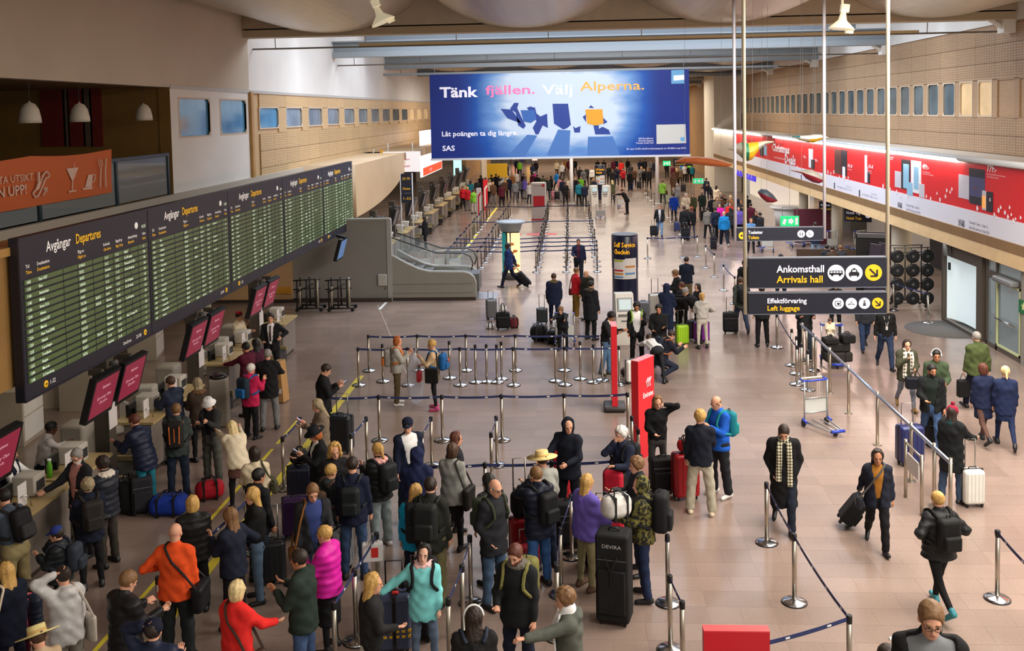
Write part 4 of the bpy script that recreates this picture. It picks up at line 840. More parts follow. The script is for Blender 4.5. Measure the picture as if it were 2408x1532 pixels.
o = MB().b2((XF, y3-.06, 0), (XF+.1, y3, 2.62)).b2((XF, y4, 0), (XF+.1, y4+.08, 2.62)).b2((XF, y4, 2.0), (XF+.14, y3, 2.2)).b2((XF, y4, 2.5), (XF+.1, y3, 2.62)).b2((XF, y4, 0), (XF+.08, y3, .12)).b2((XF, (y3+y4)/2-.05+.45, 0), (XF+.1, (y3+y4)/2+.5, 2.62)).build('door_2', DF); tag(o, kind='structure')
MB().b2((XF+.03, y4, .1), (XF+.04, y3, 2.5)).build('pane', DG_, o); b = MB(); ym = (y3+y4)/2+.45
for lo, hi in (((y4+.1, .14), (y4+.16, 2.0)), ((ym-.06, .14), (ym, 2.0)), ((y4+.1, .14), (ym, .2)), ((y4+.1, 1.94), (ym, 2.0))): b.b2((XF-.01, lo[0], lo[1]), (XF+.03, hi[0], hi[1]))
b.build('leaf_edge', mat('lime_edge', 'c8cf9a', .4), o); MB().tube([(XF-.08, y4+.25, .95), (XF-.08, ym-.1, .95)], .025).build('push_bar', CHROME, o); MB().rbox((XF-.1, (y4+ym)/2, 2.1), (.25, 1.2, .16), .05).build('door_closer', plain('grey'), o)
struct('pillar_grey', (XF-.05, ry(2500), 0), (XF+.5, ry(2376), 2.7), mat('pillar_grey', '8f8b80', .6))
a_ = at_x(2396, 735, XF-.06); o = empty('wall_sign', (XF-.06, a_[1], a_[2]), 0, 'green sign with a pale star on the grey pillar by the exit doors', 'sign'); MB().b2((-.01, -.7, 0), (.01, 0, .36)).build('panel', mat('sign_green', '0f6b3a', .5), o); b = MB(); b.prism([(.13*(1 if k % 2 == 0 else .45)*math.cos(math.pi/2+k*math.pi/5), .13*(1 if k % 2 == 0 else .45)*math.sin(math.pi/2+k*math.pi/5)) for k in range(10)], (-.012, -.28, .2), (0, -1, 0), (0, 0, 1), (-.004, 0, 0)); b.build('star', mat('star_pale', 'd8dc9a', .5), o)
o = MB().lathe([(1.25, .003), (1.25, .006), (0, .006)], (XF-.35, (y1+y2)/2, 0), 28).build('door_mat', mat('mat_grey', '5d5a56', .9)); tag(o, 'round grey entrance mat in front of the revolving door', 'mat')
struct('wall_right_near', (XF+.02, 16, 0), (XF+.3, ry(2500), 2.62), mat('near_wall', '8d8a80', .7))
struct('wall_vestibule', (XF+2.0, 25, 0), (XF+2.1, 34, 2.7), mat('vestibule_glass', 'b9c6c6', .2, emit=.15))
for k, (px, py, r) in enumerate(((2120, 640, .38), (1968, 560, .25), (1890, 520, .25))):
    p = at_z(px, py+25); o = MB().lathe([(r, 0), (r, 2.8)], (p[0], p[1], 0), 24).build('column_%d' % (k+1), mat('column_cream', 'd8cdb6', .5)); tag(o, kind='structure')
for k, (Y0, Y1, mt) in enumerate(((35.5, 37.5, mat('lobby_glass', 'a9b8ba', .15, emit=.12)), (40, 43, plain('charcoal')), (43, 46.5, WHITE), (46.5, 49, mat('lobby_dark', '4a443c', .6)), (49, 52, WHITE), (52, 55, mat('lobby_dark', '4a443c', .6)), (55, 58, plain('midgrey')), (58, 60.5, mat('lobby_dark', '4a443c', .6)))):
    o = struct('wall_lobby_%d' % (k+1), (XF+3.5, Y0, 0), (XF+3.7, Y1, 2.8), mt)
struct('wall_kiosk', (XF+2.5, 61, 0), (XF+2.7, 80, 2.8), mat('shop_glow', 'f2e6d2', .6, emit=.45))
o = empty('shop_sign', (XF+.3, 66, 2.0), 0, 'purple and white lit shop sign beside the white pole', 'sign'); MB().b2((0, 0, 0), (.1, 8, .75)).build('panel', mat('sign_violet', '4a3ad8', .5, emit=.6), o); text('M O M', (-.01, 7.2, .16), RX_WEST, .6, WHT, o, 6.0)
for k, (Y, z) in enumerate(((58.8, .9), (53, .8))):
    o = empty('round_table', (XF+.9, Y, 0), 0, 'white oval shop counter under the fascia, the %s one' % ('farther', 'nearer')[k], 'counter'); MB().lathe([(1.0, .95), (1.05, 1.0), (1.0, 1.06)], n=24).build('top', plain('white'), o); MB().lathe([(.7, 0), (.85, .95)], n=20).build('base', plain('white'), o)
o = empty('partition_panel', (XF+.2, 50, 0), 0, 'maroon upright panel among the crowd under the fascia', 'panel'); MB().b2((-.9, -.05, 0), (.9, .05, 1.8)).build('panel', mat('maroon_panel2', '5a1a2a', .6), o)
# rack of round black wheels
p = at_z(2135, 722); o = empty('wheel_rack', (p[0], p[1], 0), .0, 'wheeled rack hung with rows of round black wheels beside the pillar', 'rack')
b = MB()
for x in (-.55, .0, .55):
    for y in (-.3, .3): b.tube([(x, y, .15), (x, y, 2.1)], .025)
for z in (.2, .75, 1.3, 1.85, 2.1): b.tube([(-.6, -.3, z), (.6, -.3, z)], .02).tube([(-.6, .3, z), (.6, .3, z)], .02)
b.build('frame', mat('rack_grey', '5c5850', .5, .4), o)
wm = MB().lathe([(.16, .045), (.21, .05), (.23, 0), (.21, -.05), (.16, -.045), (.15, -.01), (.02, -.01)], n=20).lathe([(.05, .05), (.05, -.06), (.01, -.065)], n=10, mi=1).mesh('wheel', [BLACKP, plain('midgrey')]); cm = MB().lathe([(.03, -.05), (.07, 0), (.03, .05)], n=10).mesh('wheel', BLACKP)
for x in (-.5, 0.02, .5):
    for z in (.38, .86, 1.34, 1.82): link('wheel', wm, o, (x, -.42, z), (rad(90), 0, 0))
for x in (-.5, .5): link('caster', cm, o, (x, -.3, .08), (0, rad(90), 0)); link('caster', cm, o, (x, .3, .08), (0, rad(90), 0))
# dark info screens in a row
for k, px in enumerate((2052, 2072)):
    p = at_y(px, 608, 33.5+k*.2); o = empty('info_screen', (p[0], p[1], 0), -.35, ('dark tall information screen leaning under the fascia, the left of two', 'dark tall information screen leaning under the fascia, the right of two')[k], 'screen'); MB().box((0, 0, 1.35), (.36, .1, 1.9), ry=.12).build('display', mat('screen_plum', '3b3444', .35), o); MB().box((0, .05, .2), (.5, .4, .4)).build('base', BLACKP, o)
o = empty('ticket_machine', (at_y(2060, 540, 34.5)[0], 34.9, 0), -.3, 'black information cabinet behind the two leaning screens', 'cabinet'); MB().rbox((0, 0, 1.25), (1.1, .4, 2.5), .05).build('body', BLACKP, o); MB().b2((-.5, -.3, 2.35), (.5, .1, 2.5)).build('hood', plain('midgrey'), o)
for k, (px, py, lb) in enumerate(((1990, 640, 'dark waiting bench under the fascia behind the arrivals sign'), )):
    p = at_z(px, py); o = empty('bench', (p[0], p[1], 0), -.2, lb, 'bench'); MB().b2((-2.0, -.25, .38), (2.0, .25, .46)).build('seat', mat('bench_brown', '4a3626', .5), o); MB().b2((-2, .25, .46), (2, .3, .9)).build('backrest', mat('bench_brown', '4a3626', .5), o); b = MB()
    for x in (-1.8, 0, 1.8): b.b2((x-.04, -.2, 0), (x+.04, .2, .38))
    b.build('leg', plain('grey'), o)
# far shop fronts beyond the blue banner
for k, (px, w_, z0, h_, c, e) in enumerate(((1160, 2.0, 1.2, 2.2, 'f6c9b0', 1.5), (1190, .9, 1.2, 2.2, 'fbeee2', 2.0), (1212, .8, .6, 2.6, 'f0a080', 1.0), (1228, .6, .2, 3.0, '1c2a60', .1), (1243, .5, .8, 2.6, 'f0b848', 1.2), (1258, .7, .4, 2.4, 'f0d0c8', 1.0))):
    p = at_y(px, 400, YEND-1); o = empty('shop_front', (p[0], YEND-1.2, 0), 0, 'distant lit shop window below the blue banner, %s from the left' % ('first', 'second', 'third', 'fourth', 'fifth', 'sixth')[k], 'shopfront'); MB().b2((-w_/2, 0, z0), (w_/2, .2, z0+h_)).build('lit_window', mat('shop%d' % k, c, .5, emit=e*.6), o); MB().b2((-w_/2-.1, .05, 0), (w_/2+.1, .4, z0)).b2((-w_/2-.1, .05, z0+h_), (w_/2+.1, .4, z0+h_+.4)).build('frame', plain('midgrey'), o)
p = at_z(1170, 430); o = empty('display_stand', (p[0], p[1], 0), 0, 'yellow display stand in the far distance behind the crowd', 'stand'); MB().b2((-1.0, -.2, .5), (1.0, .2, 1.9)).build('panel', mat('stand_yellow', 'cda21c', .5), o); MB().b2((-.9, -.15, 0), (-.8, .15, .5)).b2((.8, -.15, 0), (.9, .15, .5)).build('leg', plain('grey'), o)
for k, (px, pb_, pt) in enumerate(((1546, 480, 378), (1345, 480, 375))):
    p = at_z(px, pb_ if k == 0 else 480); o = empty('light_pole', (p[0], p[1], 0), 0, ('white pole standing in the far crowd right of the far column', 'white pole standing in the far crowd left of the far column')[k], 'pole'); MB().tube([(0, 0, 0), (0, 0, 8.6 if k == 0 else 4)], .13, 10).build('shaft', mat('pole_lit', 'e8e6e2', .4), o); MB().lathe([(.3, 0), (.3, .05), (.14, .07)], n=14).build('base', plain('lightgrey'), o)
# wide near-left low panel (grey, below the board)
struct('wall_left_low', (-9.9, 9, 2.55), (-9.8, yb0+.4, 3.4), mat('office_white', 'b8b4c0', .7))
# ================================================================== ESCALATOR
p0 = at_y(918, 712, PY); p1 = at_y(1119, 708, PY); 
o = empty('escalator', (p0[0], PY, 0), 0, 'grey clad escalator balustrade descending beside the grey partition', 'escalator'); W = p1[0]-p0[0]
ZB = lambda px, py: at_y(px, py, PY)[2]
prof = [(0, 0), (W-.04, 0), (W, .06)]
for px, py in ((1119, 665), (1114, 652), (1104, 644), (1090, 641), (1010, 640), (985, 634), (955, 620), (935, 609), (918, 600)):
    q = at_y(px, py, PY); prof.append((q[0]-p0[0], q[2]))
ESC = mat('escalator_cladding', '97958b', .5, 0, .03, 2)
for k, yy in enumerate((0, 1.35)):
    MB().prism(prof, (0, yy, 0), (1, 0, 0), (0, 0, 1), (0, .22, 0)).build('balustrade', ESC, o)
    hp = [(a-.02, yy+.11, c+.0) for a, c in prof[2:]]
    MB().tube(hp, .045, 6).build('rim', mat('alu_trim', 'a9a8a2', .4), o)
    gp = [(W-.9, prof[6][1])]
    G_ = [(0, prof[-1][1]), (W-.35, prof[7][1]), (W-.12, prof[7][1]+.3), (W-.2, prof[7][1]+.55), (W-.45, prof[7][1]+.66), (W*.55, prof[7][1]+.68), (0, prof[-1][1]+.65)]
    MB().prism(G_, (0, yy+.1, 0), (1, 0, 0), (0, 0, 1), (0, .012, 0)).build('glass_panel', mat('esc_glass', 'b9cdd2', .05, alpha=.2, spec=.8), o)
    MB().tube([(0, yy+.106, prof[-1][1]+.67), (W*.55, yy+.106, prof[7][1]+.70), (W-.45, yy+.106, prof[7][1]+.68), (W-.18, yy+.106, prof[7][1]+.56), (W-.08, yy+.106, prof[7][1]+.3), (W-.16, yy+.106, prof[7][1]+.04)], .028, 8).build('handrail', mat('handrail_grey', '4a4a48', .4), o)
b = MB()
for z in (.28, .62): b.b2((.05, -.008, z), (W-.1, 0, z+.012))
b.build('panel_joint', plain('midgrey'), o); MB().b2((0, -.01, 0), (W, .0, .12)).build('plinth', mat('dark_base', '3a2f26', .6), o)
b = MB()
for k in range(9): b.b2((.1+k*.36, .24, .3), (.1+k*.36+.35, 1.33, .95+.05*max(0, 4-k)*2))
b.build('step', mat('step_grey', '6e6e6c', .4, .5), o)
q = at_z(1140, 682); o = MB().b2((q[0]-.5, PY+.25, .002), (q[0]+.6, PY+1.6, .008)).build('landing_plate', mat('plate', 'b5b4b6', .35, .6)); tag(o, 'pale steel landing plate at the foot of the escalator', 'plate')
o = MB().b2((p0[0]-.15, PY-1.6, .003), (p0[0]-.05, PY-.3, .008)).build('tape_mark', plain('white')); tag(o, 'short white tape strip on the floor at the partition corner', 'floor marking'); o.rotation_euler = (0, 0, 0)
# trolley frames stored before the partition
for k, (px0, px1, lb) in enumerate(((697, 752, 'stack of dark luggage trolley frames by the partition, the left one'), (772, 826, 'stack of dark luggage trolley frames by the partition, the right one'))):
    a_ = at_z(px0, 735); c_ = at_z(px1, 735); o = empty('trolley_stack', ((a_[0]+c_[0])/2, a_[1]+.4, 0), .05, lb, 'trolley', 'stacked trolley frames by the partition'); w_ = (c_[0]-a_[0])/2; bl_ = MB(); br = MB()
    for x in (-w_, -w_*.2, w_*.55):
        bl_.tube([(x, -.3, .1), (x, -.25, 1.15)], .035).tube([(x, .3, .1), (x, .25, 1.15)], .035)
    for z in (.45, .8, 1.12): bl_.tube([(-w_*1.3, -.28, z), (w_, -.28, z+.05)], .025)
    bl_.tube([(-w_*1.1, -.3, .7), (w_*.4, -.3, 1.0)], .025).tube([(-w_, -.3, .12), (w_, -.3, .12)], .04).tube([(-w_, .3, .12), (w_, .3, .12)], .04)
    bl_.build('frame', mat('frame_black', '221f1c', .5), o); br.tube([(w_*.75, -.3, .15), (w_*.7, -.25, 1.22)], .05).tube([(-w_*.75, -.3, .2), (-w_*.75, -.27, .9)], .04).build('handle_bar', mat('bar_cream', 'a8a08e', .4, .5), o)
    b = MB()
    for x in (-w_, w_): b.tube([(x, -.34, .07), (x, -.28, .07)], .07, 10).tube([(x, .28, .07), (x, .34, .07)], .07, 10)
    b.build('wheel', BLACKP, o)
# ================================================================== CEILING OBJECTS
def horn(px, py, Y, label, tilt):
    p = at_y(px, py, Y); o = empty('ceiling_lamp', (p[0], Y, p[2]), 0, label, 'lamp'); CR = mat('lamp_cream', 'f0e6c4', .4, emit=.25); sc = Y/2300
    b = MB(); b.M = Matrix.Rotation(tilt, 4, 'Y'); b.lathe([(30*sc, -20*sc), (26*sc, -15*sc), (10*sc, 0), (6*sc, 18*sc), (6*sc, 22*sc)], n=20); b.build('reflector', CR, o)
    b = MB(); b.M = Matrix.Rotation(tilt, 4, 'Y'); b.box((2*sc, 0, 28*sc), (18*sc, 14*sc, 18*sc)); b.box((18*sc, 0, -24*sc), (16*sc, 14*sc, 8*sc)); b.build('housing', CR, o); MB().tube([(0, 0, 34*sc), (0, 0, 95*sc)], 3*sc).build('rod', CR, o)
horn(1981, 48, 24, 'cream horn shaped lamp hung high up right of centre', 0.12); horn(893, 34, 24, 'cream tilted lamp cluster hung from the vaults left of centre', -.42)
for k, (px, py) in enumerate(((70, 262), (187, 260), (338, 261))):
    p = at_x(px, py, XL-.35); o = empty('pendant_lamp', (p[0], p[1], 6.96), 0, 'white bell pendant lamp in the cafe opening, %s' % ('the leftmost and largest', 'the middle one before the red panels', 'the rightmost and smallest')[k], 'lamp', 'bell pendants over the cafe'); r = .22
    MB().lathe([(r, 0), (r*.97, .1), (r*.8, .28), (r*.5, .39), (r*.1, .43), (r*.05, .46)], n=24).build('shade', mat('pendant_white', 'cfc6b6', .5), o); MB().tube([(0, 0, .45), (0, 0, .88)], .006, 5).build('cord', BLACKP, o)
p = at_x(303, 180, XL-.5); o = MB().b2((p[0], p[1]-.04, p[2]-.25), (p[0]+.04, p[1]+.04, 7.84)).build('red_strut', mat('red_strut', '7a1a14', .6)); tag(o, 'short dark red strut under the cafe ceiling', 'bracket')
# mobiles
def wing(label, Y, pts, mats, thick, z_tip=0):
    """pts: list of (px, py, half width m) along the spine; section is a flattened lens"""
    o0 = at_y(pts[0][0], pts[0][1], Y); o = empty('mobile_wing', tuple(o0), 0, label, 'mobile sculpture'); k = 10
    def shell(a0, a1, name, mt, i0, i1):
        vs = []; nn = 7
        for i in range(i0, i1+1):
            q = at_y(pts[i][0], pts[i][1], Y)-o0; w_ = pts[i][2]
            for j in range(nn):
                a = a0+(a1-a0)*j/(nn-1); vs.append((q[0], q[1]+w_*math.cos(a), q[2]+thick*w_*math.sin(a)))
        m_ = i1-i0
        MB().add(vs, [(i*nn+j, i*nn+j+1, (i+1)*nn+j+1, (i+1)*nn+j) for i in range(m_) for j in range(nn-1)], 0, True).build(name, mt, o)
    n = len(pts)-1
    if len(mats) == 2: shell(0, math.pi, 'upper_skin', mats[0], 0, n); shell(math.pi, 2*math.pi, 'lower_skin', mats[1], 0, n)
    else:
        for (i0, i1, up, lo) in mats[0]: shell(0, math.pi, 'upper_skin', up, i0, i1); shell(math.pi, 2*math.pi, 'lower_skin', lo, i0, i1)
    b = MB()
    for t in (.3, .7):
        q = at_y(*[pts[int(n*t)][0], pts[int(n*t)][1]], Y)-o0; b.tube([(q[0], q[1], q[2]), (q[0]+.05, q[1], 9.78-o0[2])], .004, 4)
    b.build('wire', plain('grey'), o)
OR_ = mat('wing_rust', 'b5602c', .5, 0, .1, 4); YE = mat('wing_ochre', 'd1a21a', .5); GR = mat('wing_green', '1f7a58', .5); SA = mat('wing_sand', 'b9ab92', .5); GY = mat('wing_grey', '9b968c', .5); RD = mat('wing_crimson', '8e1c32', .5); BL = mat('wing_slate', '3f4a56', .5); WH = mat('wing_pale', 'd6d4d0', .5)
wing('rust coloured leaf shaped mobile hung under the right end of the banner', 30, [(1590, 380, .03), (1610, 377, .12), (1640, 378, .16), (1670, 381, .17), (1695, 385, .13), (1712, 388, .08), (1721, 387, .02)], [OR_, OR_], .75)
wing('green and yellow propeller shaped mobile before the Christmas banner', 25, [(1711, 350, .02), (1728, 348, .1), (1742, 352, .22), (1750, 356, .26), (1758, 358, .27), (1768, 355, .26), (1782, 345, .14), (1800, 336, .06), (1819, 334, .02)], [[(0, 2, GY, SA), (2, 4, GR, GR), (4, 6, YE, YE), (6, 8, SA, GY)]], .85)
wing('pale and yellow blade shaped mobile at the light tubes', 26, [(1862, 322, .02), (1880, 325, .1), (1900, 327, .16), (1915, 326, .18), (1930, 323, .12), (1948, 324, .02)], [[(0, 1, mat('wing_teal', '2b6f78', .5), SA), (1, 2, WH, SA), (2, 4, WH, YE), (4, 5, WH, SA)]], .6)
wing('grey and crimson seed shaped mobile before the white strip', 26, [(1860, 400, .02), (1885, 405, .05), (1895, 409, .16), (1910, 414, .22), (1925, 420, .18), (1940, 425, .02)], [GY, RD], .75)
wing('slate and crimson seed shaped mobile near the white pole', 27, [(1782, 452, .02), (1790, 455, .16), (1803, 461, .22), (1817, 467, .15), (1828, 472, .02)], [BL, RD], .8)
# orange cafe banner on the balustrade
XBN = XL+.09
ya = at_x(262, 400, XBN)[1]; zt_ = at_x(262, 351, XBN)[2]; zb_ = at_x(262, 453, XBN)[2]
o = empty('cloth_banner', (XBN, 12, zb_), 0, 'orange cloth banner with food symbols tied to the cafe balustrade', 'banner'); vs = []; nx, nz = 30, 6; H = zt_-zb_
for i in range(nx+1):
    t = i/nx; sag = .06*abs(math.sin(t*math.pi*3.0+math.pi/2*0))
    for j in range(nz+1):
        s_ = j/nz; vs.append((.02*math.sin(t*23+s_*3)+.015*math.sin(t*51), t*(ya-12), s_*(H-sag*s_)))
MB().add(vs, [(i*(nz+1)+j, (i+1)*(nz+1)+j, (i+1)*(nz+1)+j+1, i*(nz+1)+j+1) for i in range(nx) for j in range(nz)], 0, True).build('cloth', mat('banner_orange', 'c2602a', .7), o)
PT = mat('banner_print_pale', 'd9b8a6', .6)
def ob(px, py):
    q = at_x(px, py, XBN); return q[1]-12, q[2]-zb_
def otube(pts, r, name='symbol'):
    MB().tube([(.045, *ob(x, y)) for x, y in pts], r, 5).build(name, PT, o)
q = ob(-40, 434); text('VI HAR STANS BÄSTA UTSIKT.', (.045, ob(77, 424)[0]-3.3, ob(40, 428)[1]), RX_EAST, .20, PT, o, 3.3); text('TA RULLTRAPPAN UPP!', (.045, ob(58, 460)[0]-3.4, ob(30, 460)[1]), RX_EAST, .27, PT, o, 3.4, bold=.015)
otube([(85, 405), (86, 430), (80, 447)], .03); otube([(76, 462), (72, 455), (78, 448), (84, 445), (97, 410), (104, 404), (111, 410), (109, 417), (102, 420), (90, 450), (84, 462), (76, 464)], .02); otube([(97, 462), (104, 442)], .015); otube([(97, 446), (104, 441), (106, 452)], .015)
art([[ob(152, 397), ob(180, 394), ob(168, 424), ob(164, 424)], [ob(157, 450), ob(175, 447), ob(175, 450), ob(157, 453)]], 'symbol', PT, (.035, 0, 0), o, (0, 1, 0), (0, 0, 1), (.01, 0, 0)); otube([(166, 423), (165, 449)], .014); otube([(169, 384), (172, 415)], .01)
art([[ob(203, 412), ob(214, 410), ob(211, 440), ob(196, 441)], [ob(190, 443), ob(214, 440), ob(212, 445), ob(190, 447)]], 'symbol', PT, (.035, 0, 0), o, (0, 1, 0), (0, 0, 1), (.01, 0, 0)); otube([(214, 412), (220, 411), (218, 424), (212, 430)], .014)
for x in (227, 231, 235): otube([(x, 375), (x+2, 392)], .009)
otube([(233, 392), (231, 441)], .016); otube([(245, 373), (243, 400), (244, 440)], .018)
# ================================================================== FIGURES
V3 = lambda *a: np.array(a, float)
def nrm(v): return v/np.linalg.norm(v)
def smin(a, b, k):
    h = np.clip(.5+.5*(b-a)/k, 0, 1); return b+(a-b)*h-k*h*(1-h)
def s_cap(P, a, b, ra, rb):
    ab = b-a; q = P-a; t = np.clip(q@ab/max(ab@ab, 1e-9), 0, 1)
    return np.sqrt(((q-t[:, None]*ab)**2).sum(1))-(ra+(rb-ra)*t)
def s_ell(P, c, r, R=None):
    q = P-c
    if R is not None: q = q@R
    k = np.sqrt(((q/np.asarray(r))**2).sum(1)); return (k-1)*min(r)
def s_ecap(P, a, b, wa, wb, L):
    ab = b-a; q = P-a; t = np.clip(q@ab/max(ab@ab, 1e-9), 0, 1); q = q-t[:, None]*ab
    x = q@L; r2 = np.maximum((q**2).sum(1)-x*x, 0); wx = wa[0]+(wb[0]-wa[0])*t; wy = wa[1]+(wb[1]-wa[1])*t
    k = np.sqrt((x/wx)**2+r2/(wy*wy)); return (k-1)*np.minimum(wx, wy)
EDG = [(0, 1), (2, 3), (4, 5), (6, 7), (0, 2), (1, 3), (4, 6), (5, 7), (0, 4), (1, 5), (2, 6), (3, 7)]
def surfnet(fn, lo, hi, h):
    lo = np.asarray(lo, float)-2*h; hi = np.asarray(hi, float)+2*h
    n = np.ceil((hi-lo)/h).astype(int)+1
    ax = [lo[i]+h*np.arange(n[i]) for i in range(3)]
    G = np.stack(np.meshgrid(*ax, indexing='ij'), -1).reshape(-1, 3)
    D = fn(G).reshape(n); S = D < 0
    C = [D[i:n[0]-1+i, j:n[1]-1+j, k:n[2]-1+k] for k in (0, 1) for j in (0, 1) for i in (0, 1)]
    cnt = sum((c < 0).astype(np.int8) for c in C); act = (cnt > 0) & (cnt < 8)
    idx = np.argwhere(act)
    if len(idx) == 0: return np.zeros((0, 3)), np.zeros((0, 4), int)
    cv = np.stack([c[act] for c in C], 1); off = np.array([(i, j, k) for k in (0, 1) for j in (0, 1) for i in (0, 1)], float)
    acc = np.zeros((len(idx), 3)); num = np.zeros(len(idx))
    for a, b in EDG:
        da, db = cv[:, a], cv[:, b]; m_ = (da < 0) != (db < 0); t = np.where(m_, da/np.where(m_, da-db, 1), 0)
        acc += m_[:, None]*(off[a]+t[:, None]*(off[b]-off[a])); num += m_
    V = lo+h*(idx+acc/num[:, None])
    I = np.full(act.shape, -1, int); I[act] = np.arange(len(idx)); Q = []
    for d in range(3):
        e1, e2 = (d+1) % 3, (d+2) % 3
        sl0 = [slice(None)]*3; sl1 = [slice(None)]*3; sl0[d] = slice(0, n[d]-1); sl1[d] = slice(1, n[d])
        A, B = S[tuple(sl0)], S[tuple(sl1)]; ch = np.argwhere(A != B)
        ok = (ch[:, e1] > 0) & (ch[:, e2] > 0) & (ch[:, e1] < n[e1]-1) & (ch[:, e2] < n[e2]-1); ch = ch[ok]
        if len(ch) == 0: continue
        u = np.zeros(3, int); v = np.zeros(3, int); u[e1] = 1; v[e2] = 1
        q = np.stack([I[tuple((ch-u-v).T)], I[tuple((ch-v).T)], I[tuple(ch.T)], I[tuple((ch-u).T)]], 1)
        fl_ = ~A[tuple(ch.T)]; q[fl_] = q[fl_][:, ::-1]; Q.append(q)
    return V, np.concatenate(Q)
ARMS = dict(down=(4, 9, 12, 5), loose=(-8, 12, 14, 5), fwd=(14, 9, 22, 8), phone=(22, 10, 100, 38), phone1=(28, 8, 105, 28), hip=(-28, 42, 98, 78), raise_=('ik', .10, .03, .24, 1, .5, .1), ear=('ik', .13, .06, .12, 1, .1, -.5), reach=(62, 12, 16, 0), reach2=(42, 14, 30, 6),
            pull=(-30, 12, 10, 0), back=(-24, 10, 30, 30), hold=(24, 8, 78, 18), hold2=(16, 12, 62, 38), point=(82, 22, 10, 0), pocket=(-10, 15, 38, 40), mouth=('ik', .03, .15, .05, .8, .2, -1), chest=('ik', .05, .19, -.14, .8, -.1, -1), side=(8, 55, 14, 0), strap=(18, 22, 120, 20), hang=(70, 6, 8, 0))
LEGS = dict(stand=((0, 3, 4), (0, 3, 4)), easy=((-3, 4, 5), (7, 14, 5)), walk=((22, 8, 1), (-20, 22, 1)), walk2=((-22, 28, 1), (20, 6, 1)), wide=((3, 5, 8), (-3, 5, 8)), crouch=((108, 140, 14), (62, 128, 10)), sit=((88, 92, 6), (84, 90, 6)), kneel=((95, 100, 10), (8, 95, 8)), cross=((6, 6, -3), (-5, 8, -2)), bend=((-3, 2, 6), (6, 10, 6)))
def rotx(d, a):
    c, s = math.cos(a), math.sin(a); return V3(d[0], c*d[1]-s*d[2], s*d[1]+c*d[2])
def skeleton(h, lean=0, legs='stand', al='down', ar='down', hy=0, hp=8, ht=0, wide=1.0):
    S = h/1.76; J = {'S': S}
    l = rad(lean); u = V3(0, math.sin(l), math.cos(l)); fr = V3(0, math.cos(l), -math.sin(l)); L = V3(1, 0, 0)
    pel = V3(0, 0, 0); drop = []
    for sd, nm, (a, k, ab) in ((-1, 'l', LEGS[legs][0]), (1, 'r', LEGS[legs][1])):
        hip = pel+V3(sd*.092*S, 0, -.02*S); d = rotx(V3(0, 0, -1), rad(a)); d = nrm(d+V3(sd*math.sin(rad(ab)), 0, 0))
        kn = hip+d*.43*S; d2 = rotx(d, -rad(k)); d2 = nrm(d2+V3(-sd*math.sin(rad(ab))*.5, 0, 0)); an = kn+d2*.41*S
        J['hip'+nm], J['kn'+nm], J['an'+nm] = hip, kn, an
        fd = rotx(V3(0, 1, 0), rad(max(min((a-k)*.8, 10), -70))) if legs not in ('sit', 'stand', 'wide') else V3(0, 1, 0)
        fd = nrm(fd+V3(sd*.18, 0, 0)); J['fd'+nm] = fd; J['to'+nm] = an+fd*.155*S+V3(0, 0, -.055*S); J['he'+nm] = an-fd*.045*S+V3(0, 0, -.05*S)
        drop += [J['to'+nm][2]-.03*S, J['he'+nm][2]-.03*S]
        if legs == 'kneel': drop.append(kn[2]-.06*S)
    z = -min(drop); J['pelvis'] = pel
    J['u'], J['f'], J['L'] = u, fr, L
    J['chest'] = pel+u*.34*S; J['neck'] = pel+u*.515*S
    un = nrm(u*.55+V3(0, .10, 1)*.45) if lean < 60 else nrm(u+V3(0, 0, .1)); J['ntop'] = J['neck']+un*.085*S
    for sd, nm, pz in ((-1, 'l', al), (1, 'r', ar)):
        A_ = ARMS[pz] if isinstance(pz, str) else pz
        sh = pel+u*.470*S+L*sd*.168*S*wide
        if A_[0] == 'ik':
            tg = J['neck']+L*sd*A_[1]*S+fr*A_[2]*S+u*A_[3]*S; v = tg-sh; dd = min(np.linalg.norm(v), .52*S); v = nrm(v); a_ = ((.285*S)**2-(.245*S)**2+dd*dd)/(2*dd); h_ = math.sqrt(max((.285*S)**2-a_*a_, 0))
            pv = L*sd*A_[4]+fr*A_[5]+u*A_[6]; pv = nrm(pv-v*(pv@v)); el = sh+v*a_+pv*h_; wr = sh+v*dd
            J['sh'+nm], J['el'+nm], J['wr'+nm], J['hd'+nm] = sh, el, wr, nrm(wr-el); J['ha'+nm] = wr+J['hd'+nm]*.09*S; continue
        sp, ab, eb, inw = A_; d = rotx(-u, rad(sp)); d = rotx(V3(0, 0, -1), rad(sp+lean*.4)) if lean < 50 else rotx(V3(0, 0, -1), rad(sp))
        d = nrm(d*math.cos(rad(ab))+L*sd*math.sin(rad(ab))); el = sh+d*.285*S
        d2 = rotx(d, rad(eb)); d2 = nrm(d2-L*sd*math.sin(rad(inw))*1.0); wr = el+d2*.245*S
        J['sh'+nm], J['el'+nm], J['wr'+nm], J['hd'+nm] = sh, el, wr, d2; J['ha'+nm] = wr+d2*.09*S
    y, p, t = rad(hy), rad(hp+lean*.55), rad(ht)
    R = np.array(Matrix.Rotation(y, 3, 'Z') @ Matrix.Rotation(-p, 3, 'X') @ Matrix.Rotation(t, 3, 'Y')); J['R'] = R; J['hs'] = .99*S**.5*1.0*(1.0 if h > 1.3 else .95)
    J['head'] = J['ntop']+R@V3(0, .022, .088)*J['hs']
    for k in list(J):
        if k not in ('S', 'u', 'f', 'L', 'R', 'hs', 'hdl', 'hdr', 'fdl', 'fdr'): J[k] = J[k]+V3(0, 0, z)
    J['top'] = J['head'][2]+.125*J['hs']
    return J
